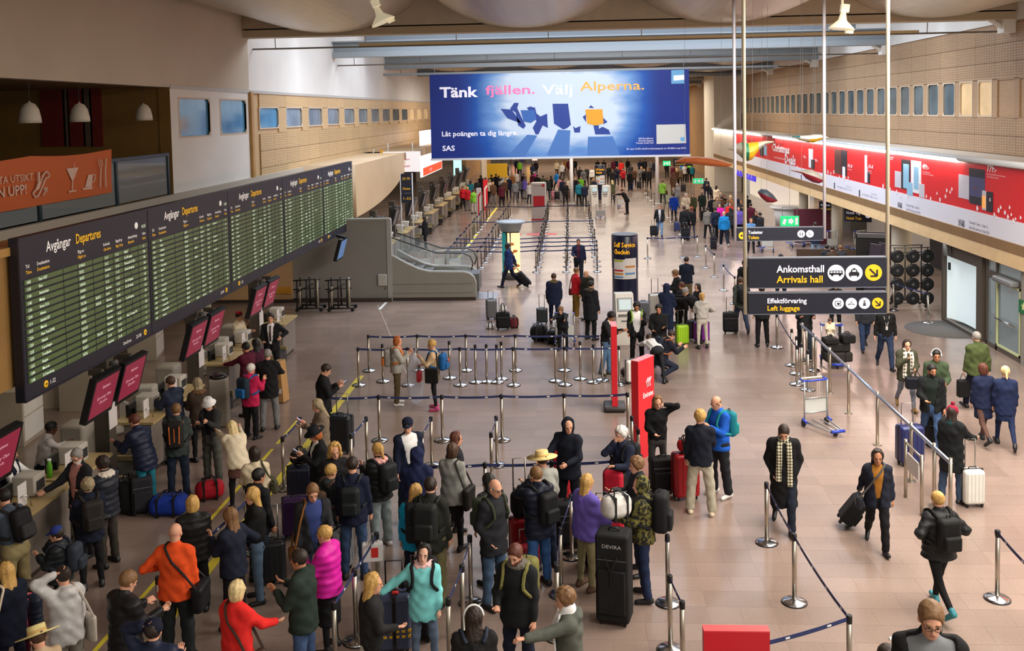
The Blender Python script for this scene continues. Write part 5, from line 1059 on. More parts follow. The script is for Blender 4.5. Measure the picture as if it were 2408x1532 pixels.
def d_torso(P, J, o=0.0, b=1.0):
    S, u, L = J['S'], J['u'], J['L']; p = J['pelvis']
    seg = [(-.06, .165*b, .115*b), (.10, .150*b, .108*b), (.22, .150*b, .110*b), (.36, .170*b, .122*b), (.45, .145, .090)]
    d = None
    for (z0, x0, y0), (z1, x1, y1) in zip(seg[:-1], seg[1:]):
        q = s_ecap(P, p+u*z0*S, p+u*z1*S, (x0*S+o, y0*S+o), (x1*S+o, y1*S+o), L); d = q if d is None else smin(d, q, .05)
    for nm in 'lr': d = smin(d, s_cap(P, J['neck']-u*.03*S, J['sh'+nm]-u*.01*S, .055*S+o, .058*S+o), .04)
    return d
def d_arm(P, J, nm, o=0.0, cut=0.0, b=1.0):
    S = J['S']; w = J['wr'+nm]-J['hd'+nm]*cut
    return smin(s_cap(P, J['sh'+nm], J['el'+nm], .055*S*b+o, .043*S+o), s_cap(P, J['el'+nm], w, .043*S+o, .030*S+o), .02)
def d_leg(P, J, nm, o=0.0, cut=0.0, b=1.0, flare=0.0):
    S = J['S']; dn = nrm(J['an'+nm]-J['kn'+nm])
    return smin(s_cap(P, J['hip'+nm], J['kn'+nm], .083*S*b+o, .056*S+o), s_cap(P, J['kn'+nm], J['an'+nm]-dn*cut, .055*S+o, .038*S+o+flare), .03)
def d_pel(P, J, o=0.0, b=1.0):
    S = J['S']; return s_ecap(P, J['pelvis']-J['u']*.065*S, J['pelvis']+J['u']*.10*S, (.168*S*b+o, .118*S*b+o), (.150*S*b+o, .108*S*b+o), J['L'])
def head_local(P, J): return ((P-J['head'])@J['R'])/J['hs']
def d_head(P, J):
    q = head_local(P, J)
    d = s_ell(q, V3(0, -.010, .030), (.075, .094, .088)); d = smin(d, s_ell(q, V3(0, .018, -.035), (.060, .072, .082)), .03); d = smin(d, s_ell(q, V3(0, .055, -.092), (.032, .030, .028)), .03)
    d = smin(d, s_cap(q, V3(-.035, .078, .020), V3(.035, .078, .020), .013, .013), .015)
    for s in (-1, 1): d = np.maximum(d, -(s_ell(q, V3(s*.032, .100, .002), (.018, .014, .012)))) if False else smin(d, s_ell(q, V3(s*.079, -.008, -.008), (.012, .020, .030)), .01)
    d = smin(d, s_cap(q, V3(0, .088, .006), V3(0, .107, -.032), .010, .015), .012); d = smin(d, s_ell(q, V3(0, .086, -.062), (.024, .012, .010)), .01)
    d = d*J['hs']
    return smin(d, s_cap(P, J['neck']-J['u']*.04*J['S'], J['ntop']+J['R']@V3(0, 0, .02), .062*J['S'], .050*J['S']), .03)
def d_hair(P, J, style):
    q = head_local(P, J); th = dict(buzz=.006, short=.014, messy=.026, long=.018, bob=.020, bun=.012, pony=.014, curly=.036, afro=.04, dread=.022, thin=.006)[style]
    d = s_ell(q, V3(0, -.014, .036), (.076+th, .095+th, .088+th*1.1))
    face = (q[:, 1]*.80-q[:, 2]*.45)-.030 if style not in ('curly', 'bob', 'long') else (q[:, 1]*.86-q[:, 2]*.5)-.055
    side = (q[:, 1]*.30-q[:, 2]*.95)-.058
    if style == 'thin': d = np.maximum(d, q[:, 2]-.035)
    if style in ('buzz', 'short', 'messy', 'bun', 'pony', 'thin', 'afro'): d = np.maximum(np.maximum(d, face), side)
    else:
        if style == 'bob': c = s_ell(q, V3(0, -.024, -.035), (.090, .085, .098))
        elif style == 'curly': c = s_ell(q, V3(0, -.02, -.07), (.125, .095, .13))
        else:
            ln = -.30 if style == 'long' else -.20; c = s_ecap(q, V3(0, -.035, .0), V3(0, -.085, ln), (.088, .068), (.095, .04), V3(1, 0, 0))
        d = np.maximum(smin(d, c, .03), np.maximum(face, np.where(np.abs(q[:, 0]) < .066, q[:, 1]-.045+0*q[:, 2], -1)))
        d = np.maximum(d, np.where(q[:, 2] < -.03, q[:, 1]-.05, -1))
    if style == 'bun': d = smin(d, s_ell(q, V3(0, -.085, .075), (.042, .04, .04)), .015)
    if style == 'pony': d = smin(d, s_cap(q, V3(0, -.10, .07), V3(0, -.14, -.12), .034, .018), .02)
    if style in ('messy', 'curly', 'afro', 'dread', 'long', 'bob', 'pony', 'short'):
        f = 62 if style != 'dread' else 120; am = dict(messy=.010, curly=.014, afro=.008, dread=.008, long=.006, bob=.006, pony=.005, short=.004)[style]
        d = d+am*np.sin(q[:, 0]*f*1.3)*np.cos(q[:, 1]*f)*(np.sin(q[:, 2]*f*.8+1) if style not in ('long', 'dread', 'bob') else 1)
    return d*J['hs']
def wrinkle(P, J, amp, seed):
    p = seed*1.7; q = P/J['S']
    return amp*(np.sin(q[:, 2]*38+4*np.sin(q[:, 0]*11+p)+p)+.8*np.sin(q[:, 0]*46+q[:, 2]*29+p*2+2*np.sin(q[:, 2]*8)))
EYEW = mat('eye_white', 'd8d2ca', .3); EYED = mat('eye_dark', '1c1410', .2)
FIG = []
def figure(name, h, pose, top, bot, hair=('short', 'brown'), skin='skin', shoes='black', cell=.022, seed=1, face=True, fat=1.0, beard=None, hood=None, shirt=None, fur=None, glasses=False, scarf=None, legs_skin=None):
    """returns a posed figure: a body mesh with clothing and hair as child meshes"""
    J = skeleton(h, **pose); S = J['S']; J['fat'] = fat; SK = mat('skin_'+skin, PAL[skin], .55, 0, .06, 20, spec=.3)
    pts = np.array([J[k] for k in ('pelvis', 'neck', 'shl', 'shr', 'ell', 'elr', 'wrl', 'wrr', 'knl', 'knr', 'anl', 'anr', 'hal', 'har', 'tol', 'tor', 'hel', 'her')])
    lo, hi = pts.min(0)-.16*S, pts.max(0)+.16*S; lo[2] = max(lo[2], 0)
    def body(P):
        d = d_torso(P, J, -.008, fat)
        for nm in 'lr':
            d = smin(d, d_arm(P, J, nm, -.002), .03); d = smin(d, d_leg(P, J, nm, -.006), .03); d = smin(d, s_cap(P, J['he'+nm], J['to'+nm], .03*S, .026*S), .02)
            d = smin(d, s_ecap(P, J['wr'+nm]+J['hd'+nm]*.02*S, J['ha'+nm], (.030*S, .017*S), (.036*S, .015*S), nrm(J['L']*.4+J['f']*.9-J['hd'+nm]*(J['hd'+nm]@(J['L']*.4+J['f']*.9)))), .012)
        return d
    V, Q = surfnet(body, lo, hi, max(cell*1.5, .03)); mi = [np.zeros(len(Q), int)]; VS = [V]; QS = [Q]; n0 = len(V)
    def add(V, Q, m_):
        nonlocal n0
        VS.append(V); QS.append(np.asarray(Q)+n0); n0 += len(V); mi.append(np.full(len(Q), m_) if np.isscalar(m_) else m_)
    hc = J['head']; hr = .16*J['hs']
    hV, hQ = surfnet(lambda P: d_head(P, J), np.minimum(hc-hr, J['neck']-.06*S), np.maximum(hc+hr, J['neck']+.05*S), .0115 if face else .02)
    ql = head_local(hV[hQ].mean(1), J); m_ = np.zeros(len(hQ), int)
    if face:
        if beard: m_[(ql[:, 2] < -.045) & (ql[:, 2] > -.15) & (ql[:, 1] > .0+np.abs(ql[:, 0])*.1) & ~((np.abs(ql[:, 0]) < .02) & (ql[:, 2] > -.072) & (ql[:, 2] < -.055)) & (ql[:, 1] > -.01)] = 4
    add(hV, hQ, m_)
    if face:
        b = MB()
        for s in (-1, 1):
            b.lathe([(.002, -.012), (.010, -.006), (.010, .006), (.002, .012)], n=6, mi=1); k = len(b.v)-24; b.v[k:] = [(x+s*.031, .083+y*.6, z*.55+.002) for x, y, z in b.v[k:]]
            b.box((s*.031, .0905, .002), (.011, .006, .011), 2)
            if s > 0: b.lathe([(.003, -.023), (.0075, -.010), (.0075, .010), (.003, .023)], n=6, mi=3); k = len(b.v)-24; b.v[k:] = [(z_, .0935+y_*.75, x_*.85-.0635) for x_, y_, z_ in b.v[k:]]
            b.box((s*.033, .0905, .024), (.034, .012, .007), 4, ry=s*.12)
        for f, m2 in zip(b.f, b.m):
            if len(f) == 4: pass
        W = np.array(b.v)*J['hs']@J['R'].T+hc; add(W, [f if len(f) == 4 else f for f in b.f if len(f) == 4], np.array([m2 for f, m2 in zip(b.f, b.m) if len(f) == 4]))
    # five fingers on each hand, thumb leaving the side of the palm
    fb = MB(); nside = 4 if not face else 5
    for nm, sd in (('l', -1), ('r', 1)):
        D = J['hd'+nm]; A = J['L']*.4+J['f']*.9; A = nrm(A-D*(D@A)); N = np.cross(D, A)*sd*(-1)
        base = J['ha'+nm]-D*.012*S
        for k, (lx, ln) in enumerate(((.028, .066), (.010, .074), (-.009, .070), (-.027, .055))):
            p0 = base+A*lx*S*1.0; p1 = p0+(D*.9+N*.30)*ln*.5*S; p2 = p1+(D*.55+N*.8)*ln*.42*S
            fb.tube([p0-D*.012*S, p1, p2, p2+nrm(p2-p1)*.005*S], [.0095*S, .0085*S, .0068*S, .001*S], nside)
        k0 = len(fb.v); fb.tube([J['wr'+nm]-D*.05*S, J['wr'+nm], J['wr'+nm]+D*.035*S, J['ha'+nm]-D*.01*S, J['ha'+nm]+D*.004*S], [.027*S, .025*S, .036*S, .040*S, .030*S], 8)
        for q in range(k0+8, len(fb.v)):
            v_ = np.array(fb.v[q])-J['wr'+nm]; fb.v[q] = tuple(J['wr'+nm]+v_-N*(v_@N)*(.25 if q < k0+16 else .58))
        p0 = J['wr'+nm]+D*.035*S+A*.026*S; p1 = p0+(D*.6+A*.8)*.034*S; fb.tube([p0, p1, p1+(D*.9+N*.35)*.028*S, p1+(D*.9+N*.35)*.033*S], [.012*S, .0095*S, .007*S, .001*S], nside)
    add(np.array(fb.v), [f for f in fb.f if len(f) == 4], 0)
    HM = mat('hair_'+hair[1], HAIR.get(hair[1], hair[1]), .6, 0, .25, 40, .3)
    LIP = mat('lip', 'a85f55' if skin != 'darkskin' else '4a2824', .5)
    me = np_mesh(name, np.concatenate(VS), np.concatenate(QS), [SK, EYEW, EYED, LIP, mat('hair_'+(beard or hair[1]), HAIR.get(beard or hair[1], hair[1]), .65, 0, .25, 40, .3)], np.concatenate(mi))
    o = link(name, me)
    parts = {}
    def part(nm, fn, lo, hi, c, mt):
        V, Q = surfnet(fn, lo, hi, c)
        if len(Q) == 0: return None
        p = link(nm, np_mesh(nm, V, Q, [mt]), o); parts.setdefault(nm, p); return p
    # ---- lower garment
    bt, bc = bot[0], bot[1]; blo = np.minimum(pts.min(0), J['pelvis'])-.2*S; 
    lz = J['pelvis'][2]+.2*S; leglo = np.array([J[k] for k in ('pelvis', 'knl', 'knr', 'anl', 'anr')]).min(0)-.16*S; leghi = np.array([J[k] for k in ('pelvis', 'knl', 'knr', 'anl', 'anr')]).max(0)+.2*S
    leglo[2] = max(leglo[2], .02*S)
    off = dict(jeans=.016, slim=.006, leggings=.003, loose=.026, wide=.032, skirt=.01)[bt]
    if bt == 'skirt':
        ln = bot[2] if len(bot) > 2 else .42
        def sk(P):
            e = J['pelvis']-V3(0, 0, ln*S); d = s_ecap(P, J['pelvis']+J['u']*.10*S, J['pelvis']-V3(0, 0, .06*S), (.165*S, .122*S), (.19*S, .15*S), J['L'])
            d = smin(d, s_ecap(P, J['pelvis']-V3(0, 0, .06*S), e-V3(0, 0, .1), (.19*S, .15*S), (.18*S, .155*S), J['L']), .03); return np.maximum(d+wrinkle(P, J, .003, seed), (e[2])-P[:, 2])
        part('skirt', sk, leglo, leghi, cell, cloth(bc))
        if legs_skin != 'bare':
            part('tights', lambda P: np.minimum(d_leg(P, J, 'l', .002), d_leg(P, J, 'r', .002)), leglo, leghi, cell, cloth(legs_skin or 'black'))
    else:
        def tr(P):
            d = smin(d_leg(P, J, 'l', off, .02*S, fat, off*.5), d_leg(P, J, 'r', off, .02*S, fat, off*.5), .012); d = smin(d, d_pel(P, J, off*.7, fat), .04)
            return np.maximum(d+wrinkle(P, J, .0035 if bt != 'leggings' else .001, seed), (P-J['pelvis'])@J['u']-.11*S)
        part('trousers', tr, leglo, leghi, cell, cloth(bc))
    # ---- upper garment
    tt, tc = top[0], top[1]; hem = top[2] if len(top) > 2 else dict(shirt=.05, sweater=.06, hoodie=.08, jacket=.13, puffer=.12, coat=.48, parka=.30, vest=.1, poncho=.1, suit=.16, blouse=.05)[tt]
    to = dict(shirt=.012, sweater=.020, hoodie=.028, jacket=.026, puffer=.040, coat=.030, parka=.038, vest=.034, poncho=.03, suit=.020, blouse=.016)[tt]
    sleeves = tt != 'vest'; w_open = .0; J['to'] = to
    if shirt: w_open = shirt[1] if isinstance(shirt, tuple) else .045
    def topf(P):
        d = d_torso(P, J, to, fat)
        if hem > .09:
            e = J['pelvis']-V3(0, 0, hem*S)*(1 if True else 0); kneef = (J['knl']+J['knr'])/2-J['pelvis']
            dirn = nrm(V3(0, kneef[1]*.6, kneef[2])) if hem > .2 else V3(0, 0, -1)
            d = smin(d, s_ecap(P, J['pelvis']+J['u']*.05*S, J['pelvis']+dirn*hem*S, (.168*S*fat+to, .122*S*fat+to), (.185*S*fat+to, .15*S*fat+to), J['L']), .05)
            d = np.maximum(d, (P-J['pelvis'])@(-dirn)*-1-hem*S)
        else: d = np.maximum(d, -((P-J['pelvis'])@J['u'])-hem*S)
        if tt == 'poncho':
            for nm in 'lr': d = smin(d, s_ecap(P, J['sh'+nm]-J['u']*.02*S, J['el'+nm]-J['u']*.10*S, (.08*S, .07*S), (.12*S, .12*S), J['f']), .08)
            d = smin(d, s_ecap(P, J['chest'], J['pelvis']-J['u']*.02*S, (.2*S, .15*S), (.25*S, .18*S), J['L']), .06)
        if sleeves:
            for nm in 'lr': d = smin(d, d_arm(P, J, nm, to*.75, (.028*S if tt != 'shirt' or len(top) < 4 else .2*S)), .035)
        col = s_cap(P, J['neck']-J['u']*.035*S, J['ntop']-J['u']*(.05 if tt not in ('puffer', 'parka', 'jacket') else .03)*S, .072*S, .066*S+.004); d = smin(d, col, .02)
        if hood == 'down': d = smin(d, s_ell(P, J['neck']-J['f']*.095*S-J['u']*.0*S, (.13*S, .065*S, .075*S)), .03)
        if hood == 'up':
            q = head_local(P, J); hd = s_ell(q, V3(0, -.02, .03), (.108, .128, .122)); hd = smin(hd, s_ell(q, V3(0, -.02, -.07), (.10, .095, .11)), .04); hd = np.maximum(hd, q[:, 1]-.052+.25*np.maximum(q[:, 2], 0)); d = smin(d, hd*J['hs'], .03)
        if tt == 'puffer': d = d+.014*np.abs(np.sin(((P-J['pelvis'])@J['u'])/S*math.pi/.10))-.008
        d = d+wrinkle(P, J, dict(puffer=.002, shirt=.0035, suit=.003).get(tt, .0040), seed+3)
        if w_open:
            q = P-J['pelvis']; fy = q@J['f']; z_ = q@J['u']; d = np.maximum(d, np.minimum(fy-.02, w_open*(.55+1.1*np.clip(z_/(.5*S), 0, 1))-np.abs(q[:, 0]))*1.0)
        # free the neck and the wrists
        return d
    def topc(P):
        d = topf(P)
        if w_open: 
            q = P-J['pelvis']; wd = w_open*(.55+1.1*np.clip((q@J['u'])/(.5*S), 0, 1)); d = np.maximum(d, np.minimum(wd-np.abs(q[:, 0]), (q@J['f'])-.03))
        return d
    tlo = lo.copy(); tlo[2] = max(0.03, min(J['pelvis'][2]-hem*S-.06, pts[:, 2].min() if False else 9)); tlo[2] = min(tlo[2], min(J['wrl'][2], J['wrr'][2])-.06); thi = np.maximum(hi, J['head']+.2)
    tname = dict(shirt='shirt', sweater='sweater', hoodie='hoodie', jacket='jacket', puffer='jacket', coat='coat', parka='coat', vest='vest', poncho='poncho', suit='jacket', blouse='blouse')[tt]
    tm_ = TOPM.get(tc) or (cloth(tc) if tt != 'puffer' else cloth(tc, .5))
    part(tname, topc, tlo, thi, cell, tm_)
    if shirt or tt == 'vest':
        sc_ = shirt[0] if isinstance(shirt, tuple) else (shirt or 'white')
        def sh_(P):
            d = d_torso(P, J, to*.45, fat); d = np.maximum(d, -((P-J['pelvis'])@J['u'])-.06*S); d = smin(d, s_cap(P, J['neck']-J['u']*.035*S, J['ntop']-J['u']*.05*S, .066*S, .060*S), .02)
            if tt == 'vest':
                for nm in 'lr': d = smin(d, d_arm(P, J, nm, .014, .03*S), .03)
            return d
        part('shirt', sh_, tlo, thi, cell*1.15, TOPM.get(sc_) or cloth(sc_))
    if tt == 'suit' or (scarf and scarf == 'tie'):
        b = MB(); a = J['neck']+J['f']*(.10*S); c = J['pelvis']+J['u']*.12*S+J['f']*(.135*S*fat); b.tube([a, (a+c)/2+J['f']*.035*S, c], [.018, .028, .03], 4); b.build('tie', cloth('3a2030'), o)
    if fur: part('fur_collar', lambda P: s_ell(P, J['neck']-J['f']*.02*S+J['u']*.02, (.155*S, .125*S, .065*S))+.010*np.sin(P[:, 0]*70)*np.sin(P[:, 1]*64)*np.sin(P[:, 2]*60), J['neck']-.2, J['neck']+.2, .018, cloth(fur, .95))
    if scarf and scarf != 'tie':
        def sf(P):
            d = np.abs(s_cap(P, J['neck'], J['ntop']-J['u']*.02*S, .082*S+to*.5, .075*S))-.016
            for s in (-1, 1):
                cp = cling(J, [J['neck']+J['f']*.10*S+V3(s*.06*S, 0, 0), J['chest']+J['f']*.17*S+V3(s*.075*S, 0, 0), J['pelvis']+J['u']*.02*S+J['f']*.15*S+V3(s*.085*S, 0, 0)], .012, 6); cp = np.vstack([cp, cp[-1]+V3(0, .02, -.10 if s > 0 else -.17)*S])
                for a, c in zip(cp[:-1], cp[1:]): d = np.minimum(d, s_ecap(P, a, c, (.05, .017), (.05, .017), J['L']))
            return d
        part('scarf', sf, tlo, thi, .014, TOPM.get(scarf) or cloth(scarf))
    for nm in 'lr':
        def sh2(P):
            d = s_cap(P, J['he'+nm], J['to'+nm], .043*S, .036*S); d = smin(d, s_cap(P, J['an'+nm]+V3(0, 0, .02*S), J['he'+nm], .045*S, .04*S), .02); return np.maximum(d, (J['an'+nm]-P)@nrm(J['an'+nm]-J['kn'+nm])*-1*-1-.2) if False else d
        q = np.array([J['he'+nm], J['to'+nm], J['an'+nm]]); part('shoe', sh2, q.min(0)-.06, q.max(0)+.06, .016 if face else .026, mat('shoe_'+shoes, PAL.get(shoes, shoes), .5))
    # ---- hair, hats, glasses
    if hair[0] not in ('bald',) and hood != 'up':
        hl = hc-.2*J['hs']; hl[2] -= .25 if hair[0] in ('long', 'dread', 'curly', 'pony') else 0; hl[1] -= .15; part('hair', lambda P: d_hair(P, J, hair[0]), hl-V3(.02, .05, 0), hc+.2*J['hs'], .0135 if face else .022, HM)
    if glasses:
        b = MB()
        for s in (-1, 1): b.tube([(s*.031+.024*math.cos(a), .106, .002+.017*math.sin(a)) for a in np.linspace(0, 2*math.pi, 11)], .0025, 4); b.tube([(s*.056, .104, .006), (s*.08, .0, .008)], .0025, 4)
        b.tube([(-.008, .108, .004), (.008, .108, .004)], .0025, 4); b.v = [tuple(J['R']@(V3(*p)*J['hs'])+hc) for p in b.v]; b.build('glasses', mat('spectacle', '2a2522', .3), o)
    return o, J
def plaid(name, c1, c2, c3, per=.05):
    mt, nt, b = newmat(name); N = nt.nodes; L = nt.links; tc = N.new('ShaderNodeTexCoord'); sp = N.new('ShaderNodeSeparateXYZ'); L.new(tc.outputs['Object'], sp.inputs[0])
    def st(src):
        a = N.new('ShaderNodeMath'); a.operation = 'DIVIDE'; a.inputs[1].default_value = per; L.new(src, a.inputs[0]); f = N.new('ShaderNodeMath'); f.operation = 'FRACT'; L.new(a.outputs[0], f.inputs[0]); c = N.new('ShaderNodeMath'); c.operation = 'LESS_THAN'; c.inputs[1].default_value = .42; L.new(f.outputs[0], c.inputs[0]); return c.outputs[0]
    s = N.new('ShaderNodeMath'); s.operation = 'ADD'; L.new(st(sp.outputs['X']), s.inputs[0]); L.new(st(sp.outputs['Z']), s.inputs[1]); s2 = N.new('ShaderNodeMath'); s2.operation = 'MULTIPLY'; s2.inputs[1].default_value = .5; L.new(s.outputs[0], s2.inputs[0])
    cr = N.new('ShaderNodeValToRGB'); cr.color_ramp.interpolation = 'CONSTANT'; e = cr.color_ramp.elements; e[0].color = (*lin(c1), 1); e[1].position = .75; e[1].color = (*lin(c3), 1); q = cr.color_ramp.elements.new(.25); q.color = (*lin(c2), 1); L.new(s2.outputs[0], cr.inputs[0]); L.new(cr.outputs[0], b.inputs['Base Color']); b.inputs['Roughness'].default_value = .9; return mt
def camo(name, c1, c2, sc=22):
    mt, nt, b = newmat(name); N = nt.nodes; L = nt.links; tc = N.new('ShaderNodeTexCoord'); nz = N.new('ShaderNodeTexNoise'); nz.inputs['Scale'].default_value = sc; L.new(tc.outputs['Object'], nz.inputs['Vector']); cr = N.new('ShaderNodeValToRGB'); e = cr.color_ramp.elements; e[0].position = .47; e[1].position = .53; e[0].color = (*lin(c1), 1); e[1].color = (*lin(c2), 1); L.new(nz.outputs['Fac'], cr.inputs[0]); L.new(cr.outputs[0], b.inputs['Base Color']); b.inputs['Roughness'].default_value = .9; return mt
TOPM = {'camo': camo('camo_cloth', '1d1c14', '6f6a32'), 'bwplaid': plaid('plaid_bw', 'd8d2b8', '8a8268', '1e1c18'), 'whiteplaid': plaid('plaid_white', 'e8e2d4', 'c8c0b0', '4a4038', .08), 'tweedm': camo('tweed_cloth', '5c4c3e', '8a7a66', 60), 'teepurple': mat('tee_blue', '2f3f78', .9)}
# ---- hats and worn extras
def wear(o, J, kind, c):
    hs = J['hs']; b = MB(); hm = cloth(c)
    if kind == 'beanie': b.lathe([(.098, .0), (.103, .02), (.101, .05), (.085, .10), (.05, .132), (.005, .142)], n=18)
    elif kind == 'pombeanie': b.lathe([(.098, .0), (.104, .02), (.101, .05), (.085, .10), (.05, .132), (.005, .142)], n=18); b.lathe([(.005, .135), (.03, .145), (.04, .165), (.03, .19), (.005, .2)], n=12)
    elif kind == 'cap': b.lathe([(.092, .025), (.096, .05), (.09, .09), (.06, .122), (.005, .13)], n=18); b.prism([(-.075, 0), (.075, 0), (.07, .06), (.04, .095), (-.04, .095), (-.07, .06)], (0, .07, .032), (1, 0, 0), (0, 1, -.18), (0, 0, .008))
    elif kind == 'bucket': b.lathe([(.145, .0), (.150, .004), (.108, .045), (.098, .06), (.088, .115), (.075, .128), (.005, .132)], n=22)
    elif kind == 'fedora': b.lathe([(.185, .035), (.19, .042), (.112, .04), (.108, .05), (.095, .13), (.07, .145), (.005, .138)], n=24)
    elif kind == 'straw': b.lathe([(.235, .035), (.24, .045), (.108, .045), (.103, .06), (.098, .135), (.09, .142), (.005, .144)], n=28)
    elif kind == 'stewardess': b.lathe([(.075, .07), (.082, .09), (.078, .125), (.005, .135)], n=16)
    elif kind == 'headphones':
        b.tube([(.098*math.cos(a), -.005, .02+.125*math.sin(a)) for a in np.linspace(0, math.pi, 12)], .011, 6)
        for s in (-1, 1): b.lathe([(.005, -.018), (.036, -.016), (.036, .016), (.005, .018)], n=12); k = len(b.v)-48; b.v[k:] = [(z+s*.094, y-.005, x+.0) for x, y, z in b.v[k:]]
    elif kind == 'headband': b.tube([(.105*math.cos(a), -.02, .015+.122*math.sin(a)) for a in np.linspace(0, math.pi, 14)], .014, 6)
    b.v = [tuple(J['R']@(V3(x, y-.012, z+.012)*hs)+J['head']) for x, y, z in b.v]
    for k in range(len(b.s)): b.s[k] = True
    nm = dict(beanie='beanie', pombeanie='beanie', cap='cap', bucket='bucket_hat', fedora='hat', straw='straw_hat', stewardess='uniform_hat', headphones='headphones', headband='headband')[kind]
    b.build(nm, hm, o)
    if kind == 'straw':
        b = MB().lathe([(.104, .05), (.105, .075), (.104, .09)], n=24); b.v = [tuple(J['R']@(V3(x, y-.012, z+.012)*hs)+J['head']) for x, y, z in b.v]; b.build('hat_band', cloth('c9a86a'), o)
    if kind == 'cap': b = MB(); b.box((0, .083, .075), (.05, .006, .03)); b.v = [tuple(J['R']@(V3(x, y-.012, z+.012)*hs)+J['head']) for x, y, z in b.v]; b.build('cap_mark', plain('white'), o)
ALL = {}
def person(key, px, py, h, face, label, top, bot, hair=('short', 'brown'), al='down', ar='down', legs='stand', lean=0, hy=0, hp=8, ht=0, hat=None, z0=0.0, wide=1.0, cat='person', group=None, at=None, cell=None, **kw):
    """px,py: where the crown of the head shows in the photograph"""
    if wide == 1.0: wide = .92 if hair[0] in ('long', 'bob', 'bun', 'pony', 'curly') else 1.0; fa_ = 1
    J0 = skeleton(h, lean, legs, al, ar, hy, hp, ht, wide)
    tz = J0['top']+z0; P = at_z(px, py, tz) if at is None else np.array([at[0], at[1], tz])
    rz = rad(face); c, s = math.cos(rz), math.sin(rz); hx, hy_ = J0['head'][0], J0['head'][1]
    ox, oy = P[0]-(c*hx-s*hy_), P[1]-(s*hx+c*hy_)
    if cell is None: cell = .021 if oy < 19 else .024 if oy < 26 else .03
    o, J = figure('person', h, dict(lean=lean, legs=legs, al=al, ar=ar, hy=hy, hp=hp, ht=ht, wide=wide), top, bot, hair, cell=cell, seed=len(ALL) % 17+1, **kw)
    if hat: wear(o, J, hat[0], hat[1])
    o.location = (ox, oy, z0); o.rotation_euler = (0, 0, rz); tag(o, label, cat, group)
    M = Matrix.Translation((ox, oy, z0)) @ Matrix.Rotation(rz, 4, 'Z'); ALL[key] = (o, J, M)
    return o, J, M
def wpt(key, jn): o, J, M = ALL[key]; return np.array(M @ Vector(J[jn]))
def cling(J, pts, gap, n=14):
    """a strap path pushed out to the clothing surface"""
    pts = np.array(pts); t = np.linspace(0, len(pts)-1, n); i = np.minimum(t.astype(int), len(pts)-2); P = pts[i]+(pts[i+1]-pts[i])*(t-i)[:, None]
    for _ in range(4):
        a = P-J['pelvis']; ax = J['pelvis']+J['u']*np.clip(a@J['u'], -.1, .42*J['S'])[:, None]; n_ = P-ax; n_ = n_/np.maximum(np.linalg.norm(n_, axis=1), 1e-6)[:, None]
        P = P+n_*np.clip(gap+J['to']-d_torso(P, J, 0, J['fat']), 0, .08)[:, None]
    return P
# ---- worn and held things
def backpack(key, c, label, w=.30, h=.46, d=.17, c2=None, dz=0.0, off=.03):
    o, J, M = ALL[key]; S = J['S']; a = math.atan2(J['u'][1], J['u'][2])
    base = J['pelvis']+J['u']*(.06+dz)*S-J['f']*(.115*S+off+d/2)
    e = empty('backpack', (0, 0, 0), 0, label, 'backpack'); e.matrix_world = M @ Matrix.Translation(tuple(base)) @ Matrix.Rotation(-a, 4, 'X')
    MB().rbox((0, 0, h/2), (w, d, h), .07, seg=4, rings=3).build('body', cloth(c, .7), e)
    MB().rbox((0, -d/2-.01, h*.3), (w*.78, .09, h*.45), .035).build('pocket', cloth(c2 or c, .7), e)
    MB().tube([(-.03, d*.1, h), (-.02, d*.1, h+.04), (.02, d*.1, h+.04), (.03, d*.1, h)], .008, 5).build('grab_handle', BLACKP, e)
    inv = (e.matrix_world.inverted() @ M)
    for nm, sd in (('l', -1), ('r', 1)):
        p = [J['neck']+J['L']*sd*.085*S-J['f']*.11*S-J['u']*.03*S, J['neck']+J['L']*sd*.10*S+J['u']*.022*S, J['neck']+J['L']*sd*.115*S+J['f']*.095*S-J['u']*.04*S, J['chest']+J['L']*sd*.135*S+J['f']*(.135*S+off), J['pelvis']+J['u']*.2*S+J['L']*sd*.17*S+J['f']*.05*S, J['pelvis']+J['u']*.14*S+J['L']*sd*.15*S-J['f']*.12*S]
        b = MB().tube([inv @ Vector(q) for q in cling(J, p, .012)], .022, 5); b.build('strap', cloth(c2 or c, .7), e)
    return e
def shoulder_bag(key, side, c, label, w=.32, h=.26, d=.11, drop=-.02, cross=False, sc=None, name='shoulder_bag', fwd=0.0):
    o, J, M = ALL[key]; S = J['S']; L, f, u = J['L'], J['f'], J['u']
    base = J['pelvis']+L*side*(.235*S+d/2)+V3(0, fwd, drop*S-.08)
    e = empty(name, (0, 0, 0), 0, label, 'bag'); e.matrix_world = M @ Matrix.Translation(tuple(base)) @ Matrix.Rotation(rad(90), 4, 'Z')
    MB().rbox((0, 0, 0), (w, d, h), .05, seg=3, rings=2).build('body', cloth(c, .6), e); MB().rbox((0, -side*-d/2*.0-.0, h*.28), (w*.98, d*1.06, h*.42), .04).build('flap', cloth(c, .55), e)
    inv = e.matrix_world.inverted() @ M; shd = J['neck']+L*(-side if cross else side)*.10*S+u*.035*S
    p1 = base+V3(0, w*.42, h*.45); p2 = base+V3(0, -w*.42, h*.45)
    ch = J['chest']+L*(side*.05 if cross else side*.19)*S
    b = MB().tube([inv @ Vector(q) for q in cling(J, (p1, ch+f*(.13*S), shd+f*.07*S, shd+u*.01, shd-f*.09*S, ch-f*(.13*S), p2), .008, 20)], .016, 5); b.build('strap', cloth(sc or c, .6), e); return e
